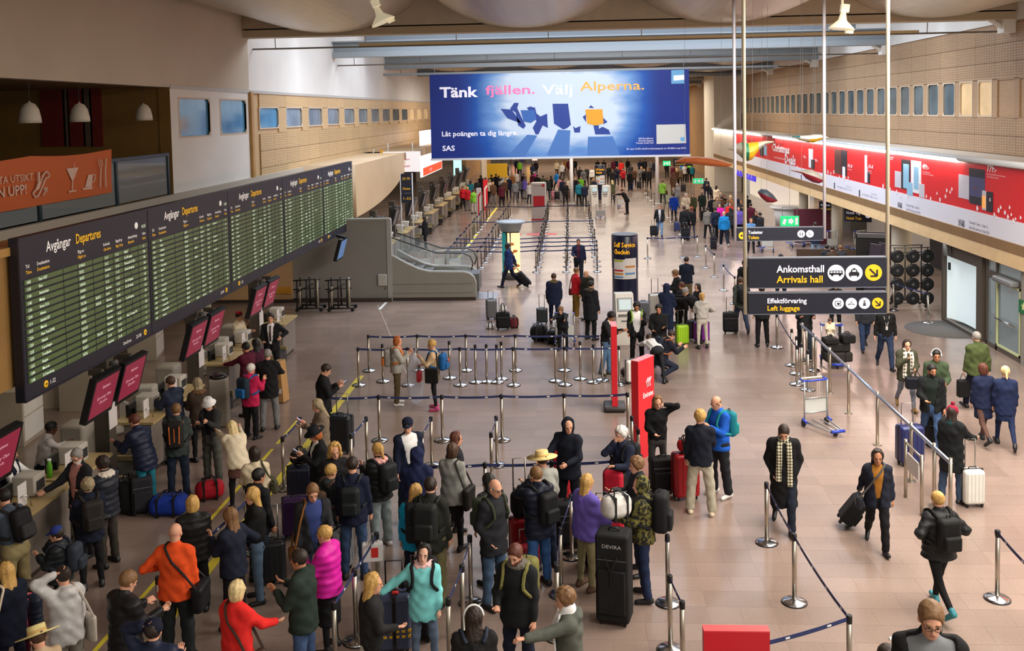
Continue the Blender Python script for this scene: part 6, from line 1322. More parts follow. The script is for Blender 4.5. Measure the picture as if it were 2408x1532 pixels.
def handheld(key, hand, kind, label, c='black', size=(.075, .012, .15)):
    o, J, M = ALL[key]; nm = hand; p = J['ha'+nm]+J['f']*.02+J['u']*.01; D = J['hd'+nm]
    if kind == 'phone': e = empty('phone', (0, 0, 0), 0, label, 'phone'); e.matrix_world = M @ Matrix.Translation(tuple(p+D*.03)) @ Matrix.Rotation(rad(-50), 4, 'X'); MB().rbox((0, 0, 0), size, .01).build('body', mat('phone_body', PAL.get(c, c), .3), e); MB().box((0, -size[1]*.52, 0), (size[0]*.9, .001, size[2]*.88)).build('screen', mat('phone_screen', 'b8c8e0', .2, emit=.6), e)
    elif kind == 'paper': e = empty('paper', (0, 0, 0), 0, label, 'paper'); e.matrix_world = M @ Matrix.Translation(tuple(p+D*.05)) @ Matrix.Rotation(rad(-40), 4, 'X'); MB().box((0, 0, .03), (.15, .002, .2)).build('sheet', plain('white'), e)
    elif kind == 'bag':
        e = empty('carrier_bag', (0, 0, 0), 0, label, 'bag'); e.matrix_world = M @ Matrix.Translation(tuple(p+V3(0, 0, -size[2]-.14))); MB().rbox((0, 0, size[2]/2), (size[0], size[1], size[2]), .03).build('body', cloth(c, .6), e); MB().tube([(-size[0]*.3, 0, size[2]), (-.02, 0, size[2]+.14), (.02, 0, size[2]+.14), (size[0]*.3, 0, size[2])], .009, 5).build('handle', BLACKP, e)
    return e
# ================================================================== LUGGAGE
def suitcase(px, py, w, h, d, c, label, rz=0.0, handle=0.0, tilt=0.0, soft=False, at=None, ribs=True, strap=None, name='suitcase', cat='suitcase', hc='9a9894', z0=0.0, gloss=.35):
    p = at_z(px, py) if at is None else at
    e = empty(name, (p[0], p[1], z0+(.075 if tilt else 0)), 0, label, cat); e.rotation_euler = (rad(tilt), 0, rad(rz)); cm = cloth(c, .75) if soft else mat('shell', PAL.get(c, c), gloss, 0, .05, 6)
    z0_ = .055; b = MB().rbox((0, 0, z0_+h/2), (w, d, h), .06 if not soft else .045, seg=4, rings=3); b.build('shell', cm, e)
    if ribs and not soft:
        rm = MB().box((0, 0, z0_+h*.52), (w*.07, .012, h*.78)).mesh('rib', cm)
        for k in range(10): link('rib', rm, e, (-w*.36+w*.72*(k//2)/4, (d/2+.002)*(1 if k % 2 else -1), 0))
    else:
        b = MB(); b.rbox((0, -d/2-.015, z0_+h*.36), (w*.82, .05, h*.5), .02).build('pocket', cm, e); MB().box((0, -d/2-.004, z0_+h*.72), (w*.84, .006, .012)).build('zip', plain('midgrey'), e)
    MB().box((0, 0, z0_+h/2), (w+.012, .03, h+.012)).build('seam', BLACKP, e) if not soft else None
    MB().tube([(-.07, 0, z0_+h), (-.06, 0, z0_+h+.035), (.06, 0, z0_+h+.035), (.07, 0, z0_+h)], .012, 6).build('carry_handle', BLACKP, e)
    if handle: MB().tube([(-w*.25, d*.32, z0_+h*.98), (-w*.25, d*.32, z0_+h+handle), (w*.25, d*.32, z0_+h+handle), (w*.25, d*.32, z0_+h*.98)], .011, 6).build('trolley_handle', mat('handle_grey', hc, .3, .8), e)
    b = MB()
    for x in (-w*.36, w*.36):
        for y in (-d*.3, d*.3): b.tube([(x-.015, y, .028), (x+.015, y, .028)], .028, 8).box((x, y, .05), (.04, .05, .03))
    b.build('wheel', BLACKP, e)
    if strap: MB().box((0, 0, z0_+h*.35), (w+.02, d+.02, .05)).build('strap', mat('strap', strap, .6), e)
    return e
def duffel(px, py, w, h, d, c, label, rz=0.0, at=None, z0=0.0, name='travel_bag', cat='bag', rr=.42):
    p = at_z(px, py) if at is None else at; e = empty(name, (p[0], p[1], z0), rad(rz), label, cat)
    MB().rbox((0, 0, h/2), (w, d, h), min(h, d)*rr, seg=4, rings=4).build('body', cloth(c, .7), e); MB().tube([(-w*.2, -d*.3, h*.9), (-w*.1, -d*.1, h+.07), (w*.1, -d*.1, h+.07), (w*.2, -d*.3, h*.9)], .012, 5).tube([(-w*.2, d*.3, h*.9), (-w*.1, d*.1, h+.07), (w*.1, d*.1, h+.07), (w*.2, d*.3, h*.9)], .012, 5).build('handle', BLACKP, e); MB().box((0, 0, h*.995), (w*.8, .015, .01)).build('zip', plain('midgrey'), e)
    for s in (-1, 1): MB().box((s*w*.22, 0, h/2), (.035, d*1.01, h*1.01)).build('strap', BLACKP, e)
    return e
TBLUE = mat('trolley_blue', '2c44b4', .4); TST = mat('trolley_steel', 'b9bcbc', .3, .7); TPAN = mat('trolley_panel', 'c9ccc6', .5)
def trolley(px, py, rz, label, at=None, simple=False):
    p = at_z(px, py) if at is None else at; e = empty('luggage_trolley', (p[0], p[1], 0), rad(rz), label, 'trolley')
    b = MB()
    for x in (-.28, .28): b.tube([(x, -.32, .12), (x, -.32, 1.0)], .018, 6)
    b.tube([(-.28, -.32, .62), (.28, -.32, .62)], .014).tube([(-.28, -.32, .3), (.28, -.32, .3)], .014)
    for k in range(9): b.tube([(-.24+.06*k, -.32, .64), (-.24+.06*k, -.32, .98)], .005, 4)
    b.build('back_frame', TST, e)
    MB().b2((-.27, -.345, .3), (.27, -.335, .62)).build('back_panel', TPAN, e)
    if not simple:
        MB().b2((-.13, -.352, .34), (.08, -.345, .58)).build('advert', plain('midgrey'), e); MB().prism([(-.03, 0), (.03, 0), (.0, .1)], (.03, -.353, .36), (1, 0, 0), (0, 0, 1), (0, -.004, 0)).build('pictogram', plain('lime'), e)
    MB().tube([(-.3, -.34, 1.0), (.3, -.34, 1.0)], .022, 8).tube([(-.28, -.32, 1.0), (-.28, -.5, 1.02)], .02).tube([(.28, -.32, 1.0), (.28, -.5, 1.02)], .02).build('top_bar', TBLUE, e)
    MB().tube([(-.26, -.5, 1.02), (.26, -.5, 1.02)], .022, 8).build('push_handle', mat('handle_cream', 'd0cdb8', .4), e)
    b = MB().tube([(-.28, -.34, .12), (-.14, .5, .12), (.14, .5, .12), (.28, -.34, .12)], .022)
    for x in (-.1, .1): b.tube([(x, -.3, .14), (x*.6, .48, .14)], .016)
    b.build('deck', TST, e)
    MB().tube([(-.16, .52, .13), (.16, .52, .13)], .035, 8).tube([(-.3, -.36, .16), (-.3, -.2, .13)], .03).tube([(.3, -.36, .16), (.3, -.2, .13)], .03).build('bumper', TBLUE, e)
    for x, y in ((-.28, -.36), (.28, -.36), (0, .42)): MB().tube([(x-.02, y, .07), (x+.02, y, .07)], .07, 12).build('wheel', mat('wheel_dark', '24263a', .5), e)
    return e
# ================================================================== BELT STANCHIONS
ST_BASE = MB().lathe([(.175, 0), (.175, .02), (.15, .035), (.06, .05), (.035, .06)], n=24).mesh('base', CHROME); ST_RING = MB().lathe([(.18, 0), (.18, .016), (.165, .018)], n=24).mesh('rubber_ring', BLACKP)
ST_POST = MB().tube([(0, 0, .05), (0, 0, .93)], .032, 12).mesh('post', STEEL); ST_HEAD = MB().lathe([(.034, .9), (.036, .905), (.036, .985), (.03, 1.0)], n=12).mesh('belt_head', BLACKP); ST_CLIP = MB().box((0, .035, .955), (.05, .03, .06)).mesh('belt_clip', mat('clip_blue', '28407c', .5))
BELT = mat('belt_navy', '26315e', .7); BELTW = plain('white')
STS = []
def stanchion(P, label, group=None, base=True, dark=False):
    e = empty('belt_stanchion', (P[0], P[1], 0), 0, label, 'stanchion', group)
    link('base', ST_BASE, e); link('rubber_ring', ST_RING, e); link('post', ST_POST if not dark else ST_POSTD, e); link('belt_head', ST_HEAD, e); link('belt_clip', ST_CLIP, e); STS.append((P[0], P[1], e)); return e
ST_POSTD = MB().tube([(0, 0, .04), (0, 0, .93)], .03, 8).mesh('post', mat('post_dark', '6a6052', .35, .7))
def belt(e, P, Q, zs=.955, marks=True):
    d = Vector((Q[0]-P[0], Q[1]-P[1], 0)); L = d.length; n = d.normalized(); s = Vector((-n.y, n.x, 0)); b = MB(); k = 8; vs = []
    for i in range(k+1):
        t = i/k; z = zs-.05*4*t*(1-t)*min(L/2.5, 1); p = n*(t*L)
        for a, c in ((-.002, -.025), (.002, -.025), (.002, .025), (-.002, .025)): vs.append(p+s*a+Vector((0, 0, z+c)))
    b.add(vs, [(i*4+j, i*4+(j+1) % 4, i*4+4+(j+1) % 4, i*4+4+j) for i in range(k) for j in range(4)], 0)
    if marks:
        m_ = max(int(L/.45), 1)
        for i in range(m_):
            t = (i+.5)/m_; z = zs-.05*4*t*(1-t)*min(L/2.5, 1); p = n*(t*L)
            b.add([p+s*q*.004+n*w_+Vector((0, 0, z+c)) for q in (-1, 1) for w_, c in ((-.03, -.012), (.03, -.012), (.03, .012), (-.03, .012))], [(3, 2, 1, 0), (4, 5, 6, 7)], 1)
    b.build('belt', [BELT, BELTW], e)
# ================================================================== PEOPLE, NEAR LEFT
P_ = person
# staff behind the desks
P_('ag1', 25, 1050, 1.62, -80, 'fair haired desk clerk in white shirt and dark vest behind the nearest desk', ('vest', 'darknavy', .06), ('jeans', 'darknavy'), ('short', 'ginger'), al='reach2', ar='hold', shirt='white', legs='stand')
P_('ag2', 120, 992, 1.66, -50, 'dark haired desk clerk in pale grey shirt bending over the second desk', ('shirt', 'b9b3ae', .06), ('jeans', 'darknavy'), ('short', 'black'), skin='darkskin', lean=14, al='hold', ar='reach2')
P_('ag3', 592, 714, 1.70, 178, 'stewardess in beige blazer and red hat standing behind the desk', ('suit', '8a6a55', .1), ('skirt', '8a6a55'), ('bun', 'brown'), hat=('stewardess', 'red'), shirt=('cream', .06), al='hold', ar='hold2')
P_('ag4', 562, 735, 1.66, -110, 'second stewardess with red hat and cream blouse, farther left', ('blouse', 'cream', .05), ('skirt', '8a6a55'), ('bun', 'black'), hat=('stewardess', 'red'), al='hold', ar='hold')
P_('suit', 636, 738, 1.82, 186, 'man in black suit and tie leaning on the desk with a hand on his hip', ('suit', 'black', .16), ('jeans', 'black'), ('short', 'dark'), shirt=('white', .05), ar='hold2', al='hip', hp=2)
P_('mar1', 577, 806, 1.74, 62, 'man in maroon sweater reaching over the check-in desk', ('sweater', 'maroon', .1), ('jeans', 'black'), ('short', 'black'), skin='tanskin', al='reach', ar='hold')
P_('mar2', 601, 798, 1.66, 40, 'dark haired woman in plum top standing close beside the maroon sweater man', ('sweater', '4a1c33', .1), ('jeans', 'black'), ('long', 'black'), skin='tanskin', al='hold')
P_('box', 629, 822, 1.82, 12, 'grey haired man in black coat steadying a long cardboard box', ('coat', 'black', .22), ('jeans', 'grey'), ('short', 'grey'), ar='reach2', al='hold', legs='easy')
P_('pink', 590, 856, 1.64, -25, 'white haired person in crimson pink jacket with a blue backpack', ('jacket', 'crimson', .16), ('jeans', 'black'), ('short', 'white'), hood='down', al='phone1', ar='phone1')
backpack('pink', '22303c', 'blue and dark backpack worn over the crimson pink jacket', c2='1e5f9a')
P_('dark1', 400, 886, 1.78, 62, 'short haired man in dark blue hoodie leaning on the desk counter', ('hoodie', '2b3346'), ('jeans', 'black'), ('short', 'brown'), hood='down', al='hold', ar='hold', lean=8)
P_('longbl', 463, 890, 1.70, 50, 'woman with very long dark blond hair and brown fur coat at the desk', ('jacket', '3d3128', .2), ('slim', 'black'), ('long', 'greybl'), al='hold', fur='6b5038')
P_('bucket', 490, 937, 1.64, 168, 'person in white bucket hat and dark hoodie with white print', ('hoodie', '2f3030'), ('loose', '55564f'), ('long', 'brown'), hat=('bucket', 'white'), shirt=('black', .06), al='phone1', ar='phone', hp=24)
P_('orangebp', 414, 950, 1.76, 15, 'dark jacketed man carrying a black backpack with orange stripes', ('jacket', '38403f'), ('jeans', 'darkjeans'), ('short', 'lightbrown'), hood='down', al='hold', ar='hold')
e = backpack('orangebp', '22201f', 'black backpack with orange stripes worn by a man at the desk', h=.50, c2='22201f')
MB().tube([(-.09, -.13, .44), (-.08, -.14, .12)], .01, 5).tube([(.09, -.13, .44), (.08, -.14, .12)], .01, 5).tube([(.0, -.14, .4), (.0, -.145, .15)], .008, 5).tube([(-.13, .06, .46), (-.12, .1, .3)], .012, 5).tube([(.13, .06, .46), (.12, .1, .3)], .012, 5).build('orange_piping', mat('piping_orange', 'e0702a', .6), e)
P_('teal', 315, 976, 1.76, 70, 'man in quilted navy jacket and teal trousers leaning at the desk', ('puffer', 'navy', .16), ('jeans', 'teal'), ('short', 'auburn'), lean=18, al='hold', ar='hold2')
P_('fur', 545, 992, 1.66, 30, 'blond woman in a cream fur jacket bending forward near the desks', ('jacket', 'cream', .12), ('skirt', '6a4a42', .3), ('long', 'palebl'), lean=46, al='hang', ar='hang', hp=20)
P_('cream', 598, 1052, 1.68, 28, 'dark haired woman in cream knitted jacket seen from behind', ('sweater', 'd5c5a5', .16), ('jeans', 'lightgrey'), ('bob', 'dark'), al='hold', ar='down')
shoulder_bag('cream', 1, '4a4734', 'olive and cream handbag slung behind the cream jacket woman', w=.30, h=.22, drop=.2)
P_('blk1', 608, 1103, 1.74, -35, 'black haired man in black padded jacket behind the blond girl', ('jacket', 'black', .14), ('jeans', 'darkjeans'), ('short', 'black'), skin='tanskin', hood='down')
P_('beard', 180, 1056, 1.80, 150, 'grey bearded man in black jacket and pink shirt reaching over the desk', ('jacket', '26282b', .14), ('jeans', 'black'), ('short', 'grey'), beard='white', shirt=('c98f86', .07), ar='reach2', al='down', hp=22, hy=25, glasses=True)
P_('whood', 240, 1075, 1.74, 75, 'curly dark haired man with white hood and dark quilted vest', ('puffer', '23262f', .12), ('jeans', '3a352f'), ('messy', 'dark'), al='hold', ar='hold', fur='ddd3c2')
P_('gbl', 205, 1126, 1.66, 40, 'grey blond woman in navy jacket with dark backpack facing the desk', ('jacket', 'darknavy', .16), ('slim', 'black'), ('messy', 'greybl'), al='hold', ar='hold')
backpack('gbl', '2a2623', 'dark brown backpack of the grey blond woman')
P_('leftbp', 8, 1152, 1.78, 70, 'man in faded blue tee with black backpack at the left edge', ('shirt', '46505c', .08), ('loose', 'khaki'), ('short', 'black'), lean=14, al='hold', ar='hold')
backpack('leftbp', 'black', 'black backpack on the man at the left edge', c2='2a2a2a')
P_('boy', 132, 1240, 1.40, 95, 'boy in blue cap and black padded jacket with hand at mouth', ('puffer', '1c2124', .1), ('slim', 'black'), ('short', 'dark'), hat=('cap', '2a3a80'), al='phone1', ar='mouth')
backpack('boy', '2f3540', 'slate backpack on the boy with blue cap', w=.26, h=.38, c2='2f3540')
P_('lady', 12, 1325, 1.66, 60, 'light haired woman in navy coat carrying a red bag at the left edge', ('jacket', 'darknavy', .2), ('slim', 'darknavy'), ('long', 'blond'))
shoulder_bag('lady', -1, 'c8202c', 'flat red shoulder bag on the woman at the left edge', w=.36, h=.38, d=.09, sc='d8c8b0')
P_('kid', 62, 1368, 1.18, 160, 'small child in dark jacket with pink scarf', ('puffer', '1f2636', .12), ('slim', 'maroon'), ('long', 'dark'), scarf='e0506a')
P_('lgrey', 147, 1334, 1.66, 55, 'woman in pale grey hoodie and sweatpants scratching her head', ('hoodie', 'lightgrey', .14), ('loose', '8a867a'), ('bun', 'dark'), hood='down', al='raise_', ar='down')
shoulder_bag('lgrey', 1, 'c9c0b4', 'pale flat tote bag hanging from the grey hoodie woman', w=.34, h=.34, d=.08, drop=.02)
P_('straw1', 88, 1478, 1.58, 50, 'person under a wide straw hat at the lower left corner', ('shirt', 'b9a080', .06), ('jeans', 'denim'), ('short', 'brown'), hat=('straw', 'd8c88a'), hp=25)
P_('leather', 300, 1345, 1.80, -35, 'brown haired man in shiny black quilted leather jacket', ('puffer', '1a1a1c', .12), ('jeans', 'black'), ('short', 'lightbrown'), al='hold', ar='hold', hp=24)
P_('beanie', 360, 1460, 1.72, 5, 'person in dark knit beanie and navy padded jacket raising a hand', ('puffer', 'navy', .12), ('jeans', 'black'), ('short', 'dark'), hat=('beanie', '15182a'), al='raise_', ar='hold')
P_('orange', 412, 1231, 1.82, 2, 'bald man in bright orange sweater with a black shoulder bag', ('sweater', 'orange', .10), ('loose', '1f2426'), ('bald', 'brown'), al='hip', ar='down', fat=1.12)
shoulder_bag('orange', 1, 'black', 'black leather messenger bag across the orange sweater', w=.40, h=.34, d=.14, cross=True, drop=-.02)
P_('bpuf', 452, 1168, 1.66, 25, 'blond woman in black padded jacket left of the orange sweater man', ('puffer', '1d1c1b', .12), ('jeans', 'black'), ('bob', 'blond'))
P_('phone1', 540, 1196, 1.68, 62, 'long haired woman in navy jacket holding a phone to read', ('jacket', '1b2030', .14), ('slim', 'black'), ('long', 'lightbrown'), al='phone1', ar='hip')
P_('bleath', 592, 1148, 1.68, 112, 'girl with straight blond hair and black leather jacket', ('jacket', '191919', .08), ('jeans', '5a7088'), ('long', 'blond'), al='hold', ar='hold2')
P_('redc', 558, 1368, 1.66, -25, 'blond woman in bright red jacket reaching out an arm', ('jacket', 'brightred', .16), ('jeans', 'black'), ('bob', 'palebl'), ar='reach2', al='down')
shoulder_bag('redc', 1, '3a2a20', 'dark brown bag on a strap across the red jacket', w=.30, h=.22, cross=True)
P_('dgreen', 702, 1294, 1.78, 80, 'dark haired man in dark green jacket and jeans, hands together', ('jacket', 'darkgreen', .14), ('jeans', '3f5478'), ('short', 'dark'), skin='tanskin', al='phone', ar='phone')
P_('magenta', 762, 1238, 1.66, 78, 'short haired blond woman in magenta padded jacket and black skirt', ('puffer', 'magenta', .10), ('skirt', 'black', .55), ('short', 'blond'), al='phone1', ar='hold2', legs_skin='black')
P_('young', 735, 1139, 1.80, 205, 'young man in open dark jacket over a blue printed tee', ('jacket', '26272a', .14), ('jeans', 'darkjeans'), ('short', 'lightbrown'), shirt=('teepurple', .075), hp=22, al='hold', ar='down')
e = shoulder_bag('young', 1, '8a5a2c', 'tan leather bag and strap at the young man\'s side', w=.3, h=.2, drop=-.12)
P_('curly', 787, 1045, 1.70, 205, 'smiling woman with curly blond hair and black zipped jacket', ('jacket', '1b1a1c', .12), ('jeans', 'black'), ('curly', 'blond'))
P_('bboy', 778, 1093, 1.60, -35, 'short blond boy in dark hoodie with brown backpack', ('hoodie', '22282a', .1), ('jeans', 'black'), ('short', 'blond'), hood='down')
backpack('bboy', '5a4436', 'brown backpack on the short blond boy', w=.26, h=.36, c2='5a4436')
P_('jeansman', 828, 1076, 1.86, 3, 'tall man in navy sweater and blue jeans seen from behind', ('sweater', '171d33', .12), ('jeans', '3a4f70'), ('short', 'dark'))
backpack('jeansman', '1c2122', 'black roll top backpack on the tall man in jeans', w=.30, h=.42)
P_('pony', 887, 1043, 1.70, 50, 'blond ponytail woman in black padded jacket with pink hood', ('puffer', '1c1d1e', .10), ('loose', '8d9a9c'), ('pony', 'blond'), al='phone1', ar='hold2', shoes='white', fur='e3a8a0')
backpack('pony', '26292b', 'grey black backpack of the ponytail woman')
P_('cap', 958, 985, 1.84, 212, 'man in dark baseball cap and open navy jacket over white polo', ('jacket', '1a2236', .12), ('jeans', 'darkjeans'), ('short', 'dark'), hat=('cap', '191f33'), shirt=('white', .085), hy=-30, al='pocket', ar='down')
P_('hoodup', 980, 1054, 1.80, -5, 'person seen from behind with a navy hood pulled up', ('hoodie', '1c2344', .1), ('jeans', 'darkjeans'), ('short', 'dark'), hood='up')
P_('greyw', 1064, 1044, 1.72, -18, 'woman in grey wool sweater with a black shoulder bag', ('sweater', '8f8f88', .16), ('slim', 'black'), ('bob', 'brown'), al='hold', ar='down')
shoulder_bag('greyw', 1, '1d1b19', 'slouchy black shoulder bag on the grey wool sweater', w=.34, h=.36, drop=.04)
P_('brunet', 1073, 1017, 1.66, -70, 'long haired brunette half hidden behind the grey sweater woman', ('jacket', '25262c', .1), ('slim', 'black'), ('long', 'auburn'))
P_('turq', 978, 1140, 1.68, 10, 'long haired blond woman in turquoise jacket with a hiking pack', ('jacket', 'turquoise', .14), ('slim', 'darknavy'), ('long', 'blond'), hy=-30)
e = backpack('turq', '1d2124', 'black hiking backpack over the turquoise jacket with a pale feather charm', w=.30, h=.56, d=.22)
MB().tube([(.06, -.17, .3), (.1, -.18, .12), (.04, -.18, .0)], [.01, .02, .006], 5).build('feather_charm', plain('lightgrey'), e)
P_('khaki', 1012, 1124, 1.86, -8, 'tall man in dark olive jacket and khaki trousers with backpack', ('jacket', '23261f', .16), ('loose', '6a6344'), ('short', 'dark'))
backpack('khaki', '1e201f', 'large black backpack on the tall man in khaki trousers', w=.34, h=.52, d=.2)
P_('mint', 996, 1283, 1.60, 182, 'girl in mint green jacket with chin length black hair facing the camera', ('jacket', 'mint', .20), ('slim', '5f6f86'), ('bob', 'black'), skin='paleskin', ar='side', al='down', hp=-6, ht=-10, fur='f0c4c0')
backpack('mint', '17181a', 'black backpack worn by the girl in the mint jacket', w=.32, h=.44)
P_('blk2', 878, 1350, 1.66, -72, 'girl with straight blond hair in black top and dark sleeves', ('sweater', '222222', .08), ('slim', 'black'), ('long', 'blond'), al='down', ar='hold2')
shoulder_bag('blk2', -1, 'd5d0c4', 'small cream handbag on a long strap at the blond girl\'s hip', w=.24, h=.13, d=.09, drop=-.2, sc='2a2420')
P_('dread', 1113, 1428, 1.72, 10, 'person with brown dreadlocks, white headband and black leather jacket', ('jacket', '1d1c1c', .08), ('jeans', 'black'), ('dread', 'dark'), skin='tanskin', hat=('headband', 'white'))
backpack('dread', '2a3040', 'slate backpack low beside the dreadlocked person', w=.28, h=.36)
P_('bald', 1164, 1128, 1.86, 232, 'bald man with glasses in long black jacket and blue jeans', ('jacket', '212226', .20), ('jeans', '3f546e'), ('thin', 'grey'), glasses=True, hp=14, al='pocket', ar='pocket')
backpack('bald', '39402f', 'green and black backpack on the bald man with glasses', w=.28, h=.46)
P_('dkhair', 1148, 1115, 1.66, 40, 'dark haired woman mostly hidden behind the bald man', ('jacket', '2b2a2a', .1), ('slim', 'black'), ('long', 'black'))
P_('redbeard', 1211, 1282, 1.82, 160, 'bearded man in black jacket with grey hood gripping a suitcase handle', ('jacket', '1b1d1e', .14), ('jeans', '1a2030'), ('short', 'auburn'), beard='auburn', hp=20, ar='hold2', al='down', fur='6a645c', fat=1.06)
backpack('redbeard', '6f6c38', 'olive camouflage backpack on the bearded man', w=.32, h=.48, d=.22, c2='7f7b45')
P_('pointer', 1328, 1385, 1.74, 92, 'boy with fluffy brown hair and grey green hoodie pointing left', ('hoodie', '575b52', .1), ('jeans', 'darkjeans'), ('messy', 'lightbrown'), hood='down', al='point', ar='down', scarf='white')
P_('straw2', 1274, 1064, 1.80, 30, 'person in pale grey sweater under a flat straw hat', ('sweater', '97978f', .22), ('jeans', 'darkjeans'), ('short', 'brown'), hat=('straw', 'e0c889'), al='hold')
P_('pufjeans', 1260, 1099, 1.80, 42, 'short haired man in navy padded jacket and bright blue jeans', ('puffer', '181d2c', .18), ('jeans', '34598c'), ('short', 'lightbrown'), al='mouth', ar='down', hood='down')
backpack('pufjeans', '17181a', 'black backpack with small red mark on the navy padded jacket', w=.31, h=.46)
P_('hooded', 1336, 985, 1.84, 152, 'young man with black hood up and open navy jacket, looking left', ('jacket', '151a26', .16), ('jeans', '111319'), ('messy', 'blond'), hood='up', hy=40, ar='reach2', al='hold2')
P_('white', 1460, 1005, 1.76, 130, 'white haired man in navy jacket with a hand at his face', ('jacket', '1e2438', .14), ('jeans', 'darkjeans'), ('messy', 'white'), ar='mouth', al='hold')
backpack('white', '1b1c1f', 'black backpack on the white haired man', w=.28, h=.44)
P_('purple', 1381, 1117, 1.70, -52, 'woman in purple knitted poncho and khaki trousers from behind', ('poncho', 'purple', .12), ('slim', '8a815e'), ('long', 'blond'), ar='reach2', al='hold', shoes='brown')
P_('curl2', 1496, 1076, 1.80, 100, 'man with wavy light brown hair in charcoal jacket beside the red bag', ('jacket', '2a2d30', .12), ('jeans', 'darkjeans'), ('messy', 'lightbrown'), al='hold', ar='hold')
P_('camo', 1505, 1122, 1.78, 78, 'person in camouflage hoodie and navy track pants with white stripe', ('hoodie', 'camo', .1), ('jeans', '1f2a46'), ('short', 'dark'), hood='up', al='hold', ar='phone1', shoes='black', legs='easy')
backpack('camo', '1a1b1e', 'big black backpack on the camouflage hoodie', w=.33, h=.56, d=.22)
o, J, M = ALL['camo']; S = J['S']
MB().tube([J['hipr']+V3(.095*S, 0, 0), J['knr']+V3(.075*S, 0, 0), J['anr']+V3(.062*S, .0, 0)], .016, 5).build('side_stripe', plain('lightgrey'), o)
P_('girlblk', 1546, 932, 1.70, 190, 'girl with long blond hair in black top and grey leggings', ('sweater', '141417', .03), ('leggings', '4b4b4a'), ('long', 'lightbrown'), al='ear', ar='hold2', hp=12)
P_('bl47', 1646, 965, 1.82, -6, 'blond haired man in dark navy pullover and pale sweatpants', ('sweater', '161a26', .10), ('loose', 'b3ac98'), ('messy', 'blond'), ar='hold', al='down', shoes='cream', legs='wide')
P_('blue', 1684, 932, 1.86, 118, 'balding man in bright blue fleece with teal backpack', ('sweater', 'blue', .12), ('loose', '24262b'), ('thin', 'lightbrown'), al='phone', ar='phone', hp=26, shoes='white', legs='easy')
backpack('blue', '167b86', 'teal backpack on the man in the blue fleece', w=.28, h=.46, c2='1a8f90')
handheld('blue', 'l', 'phone', 'dark phone in the hands of the man in blue fleece')
P_('scarf', 1843, 1000, 1.86, 172, 'man in long black coat with a black and white plaid scarf', ('coat', '131315', .52), ('jeans', '1a1f2c'), ('short', 'dark'), scarf='bwplaid', hp=34, legs='walk', al='pocket', ar='pocket')
P_('puller', 2064, 1058, 1.64, 170, 'dark haired woman in navy jacket walking with a black wheeled case', ('jacket', '1b1f2c', .16), ('jeans', '121214'), ('long', 'dark'), skin='tanskin', legs='walk', ar='pull', al='loose', shirt=('a06a28', .05))
shoulder_bag('puller', 1, '23262e', 'dark crossbody bag with a lime tag on the walking woman', w=.28, h=.22, cross=True, sc='55524e')
P_('blpack', 2205, 1157, 1.70, 12, 'woman with a blond bun in black padded jacket and leggings', ('puffer', '1b1c1d', .1), ('leggings', '121314'), ('bun', 'blond'), al='hip', ar='hip', shoes='2a7f8a', legs='walk2', fat=1.1)
e = backpack('blpack', '151515', 'black backpack on the woman with the blond bun', w=.32, h=.46)
STP = MB()
for k in range(14): STP.b2((1.7, 10.6-.3*(k+1), 0), (4.2, 10.6-.3*k, .15*(k+1)))
tag(STP.build('floor_stair', mat('stair_stone', '8d8a86', .6)), kind='structure')
P_('nearman', 2190, 1418, 1.88, 170, 'smiling man with glasses, grey shirt and black jacket at the lower right edge', ('jacket', '1a1a1a', .12), ('jeans', 'darkjeans'), ('short', 'lightbrown'), shirt=('787b7e', .10), glasses=True, hp=14, z0=1.5)
P_('lowhead', 2088, 1522, 1.74, 175, 'dark haired person whose crown just shows at the bottom edge', ('jacket', '2a2a2c', .12), ('jeans', 'black'), ('short', 'dark'), z0=.75)
# ---- right hand side walkers
P_('pom', 2240, 956, 1.70, -42, 'woman in maroon bobble hat and long black coat', ('coat', '141618', .36), ('jeans', '3a4a62'), ('long', 'dark'), hat=('pombeanie', '8a1c34'), scarf='1c3a3c', ar='reach2', al='down', legs='easy')
P_('piping', 2192, 858, 1.80, 168, 'dark haired bearded man in black jacket with pale piping and jeans', ('jacket', '17191b', .14), ('jeans', '3a5378'), ('short', 'black'), skin='tanskin', beard='black', shirt=('1a241f', .08), legs='walk', ar='hold2', al='down', hy=20)
P_('hphones', 2202, 824, 1.76, 172, 'man in green jacket wearing white headphones', ('jacket', 'green', .12), ('jeans', 'black'), ('short', 'black'), skin='tanskin', hat=('headphones', 'white'), al='hold2', ar='down')
P_('plaidw', 2133, 800, 1.66, 178, 'woman in olive parka with a big white plaid scarf', ('parka', '3f4030', .18), ('slim', '7d8794'), ('long', 'dark'), scarf='whiteplaid', legs='walk', ar='chest', al='hold2', shoes='mustard')
handheld('plaidw', 'l', 'bag', 'dark travel bag carried by the woman with plaid scarf', '1a1d24', (.42, .2, .26))
P_('greenj', 2296, 781, 1.86, 8, 'grey haired man in green jacket walking away with a black bag', ('jacket', '48532f', .12), ('jeans', 'darknavy'), ('short', 'grey'), legs='walk', al='down', ar='loose')
handheld('greenj', 'l', 'bag', 'black backpack carried by hand by the man in the green jacket', '141516', (.26, .16, .40))
P_('uni1', 2311, 856, 1.68, 4, 'auburn haired woman in navy uniform jacket and skirt', ('suit', '1c2440', .14), ('skirt', '1c2440', .36), ('bob', 'auburn'), legs='walk2', legs_skin='5a4038')
P_('uni2', 2364, 862, 1.70, -12, 'blond ponytail woman in navy uniform beside the auburn one', ('suit', '1d2848', .2), ('skirt', '1d2848', .32), ('pony', 'palebl'), legs='walk', legs_skin='1d2848')
P_('staff', 0, 0, 1.80, 176, 'staff member in black sweater with a badge on a lanyard', ('sweater', '141516', .08), ('jeans', '27344e'), ('short', 'brown'), legs='walk', at=at_z(2083, 868), al='loose', ar='loose')
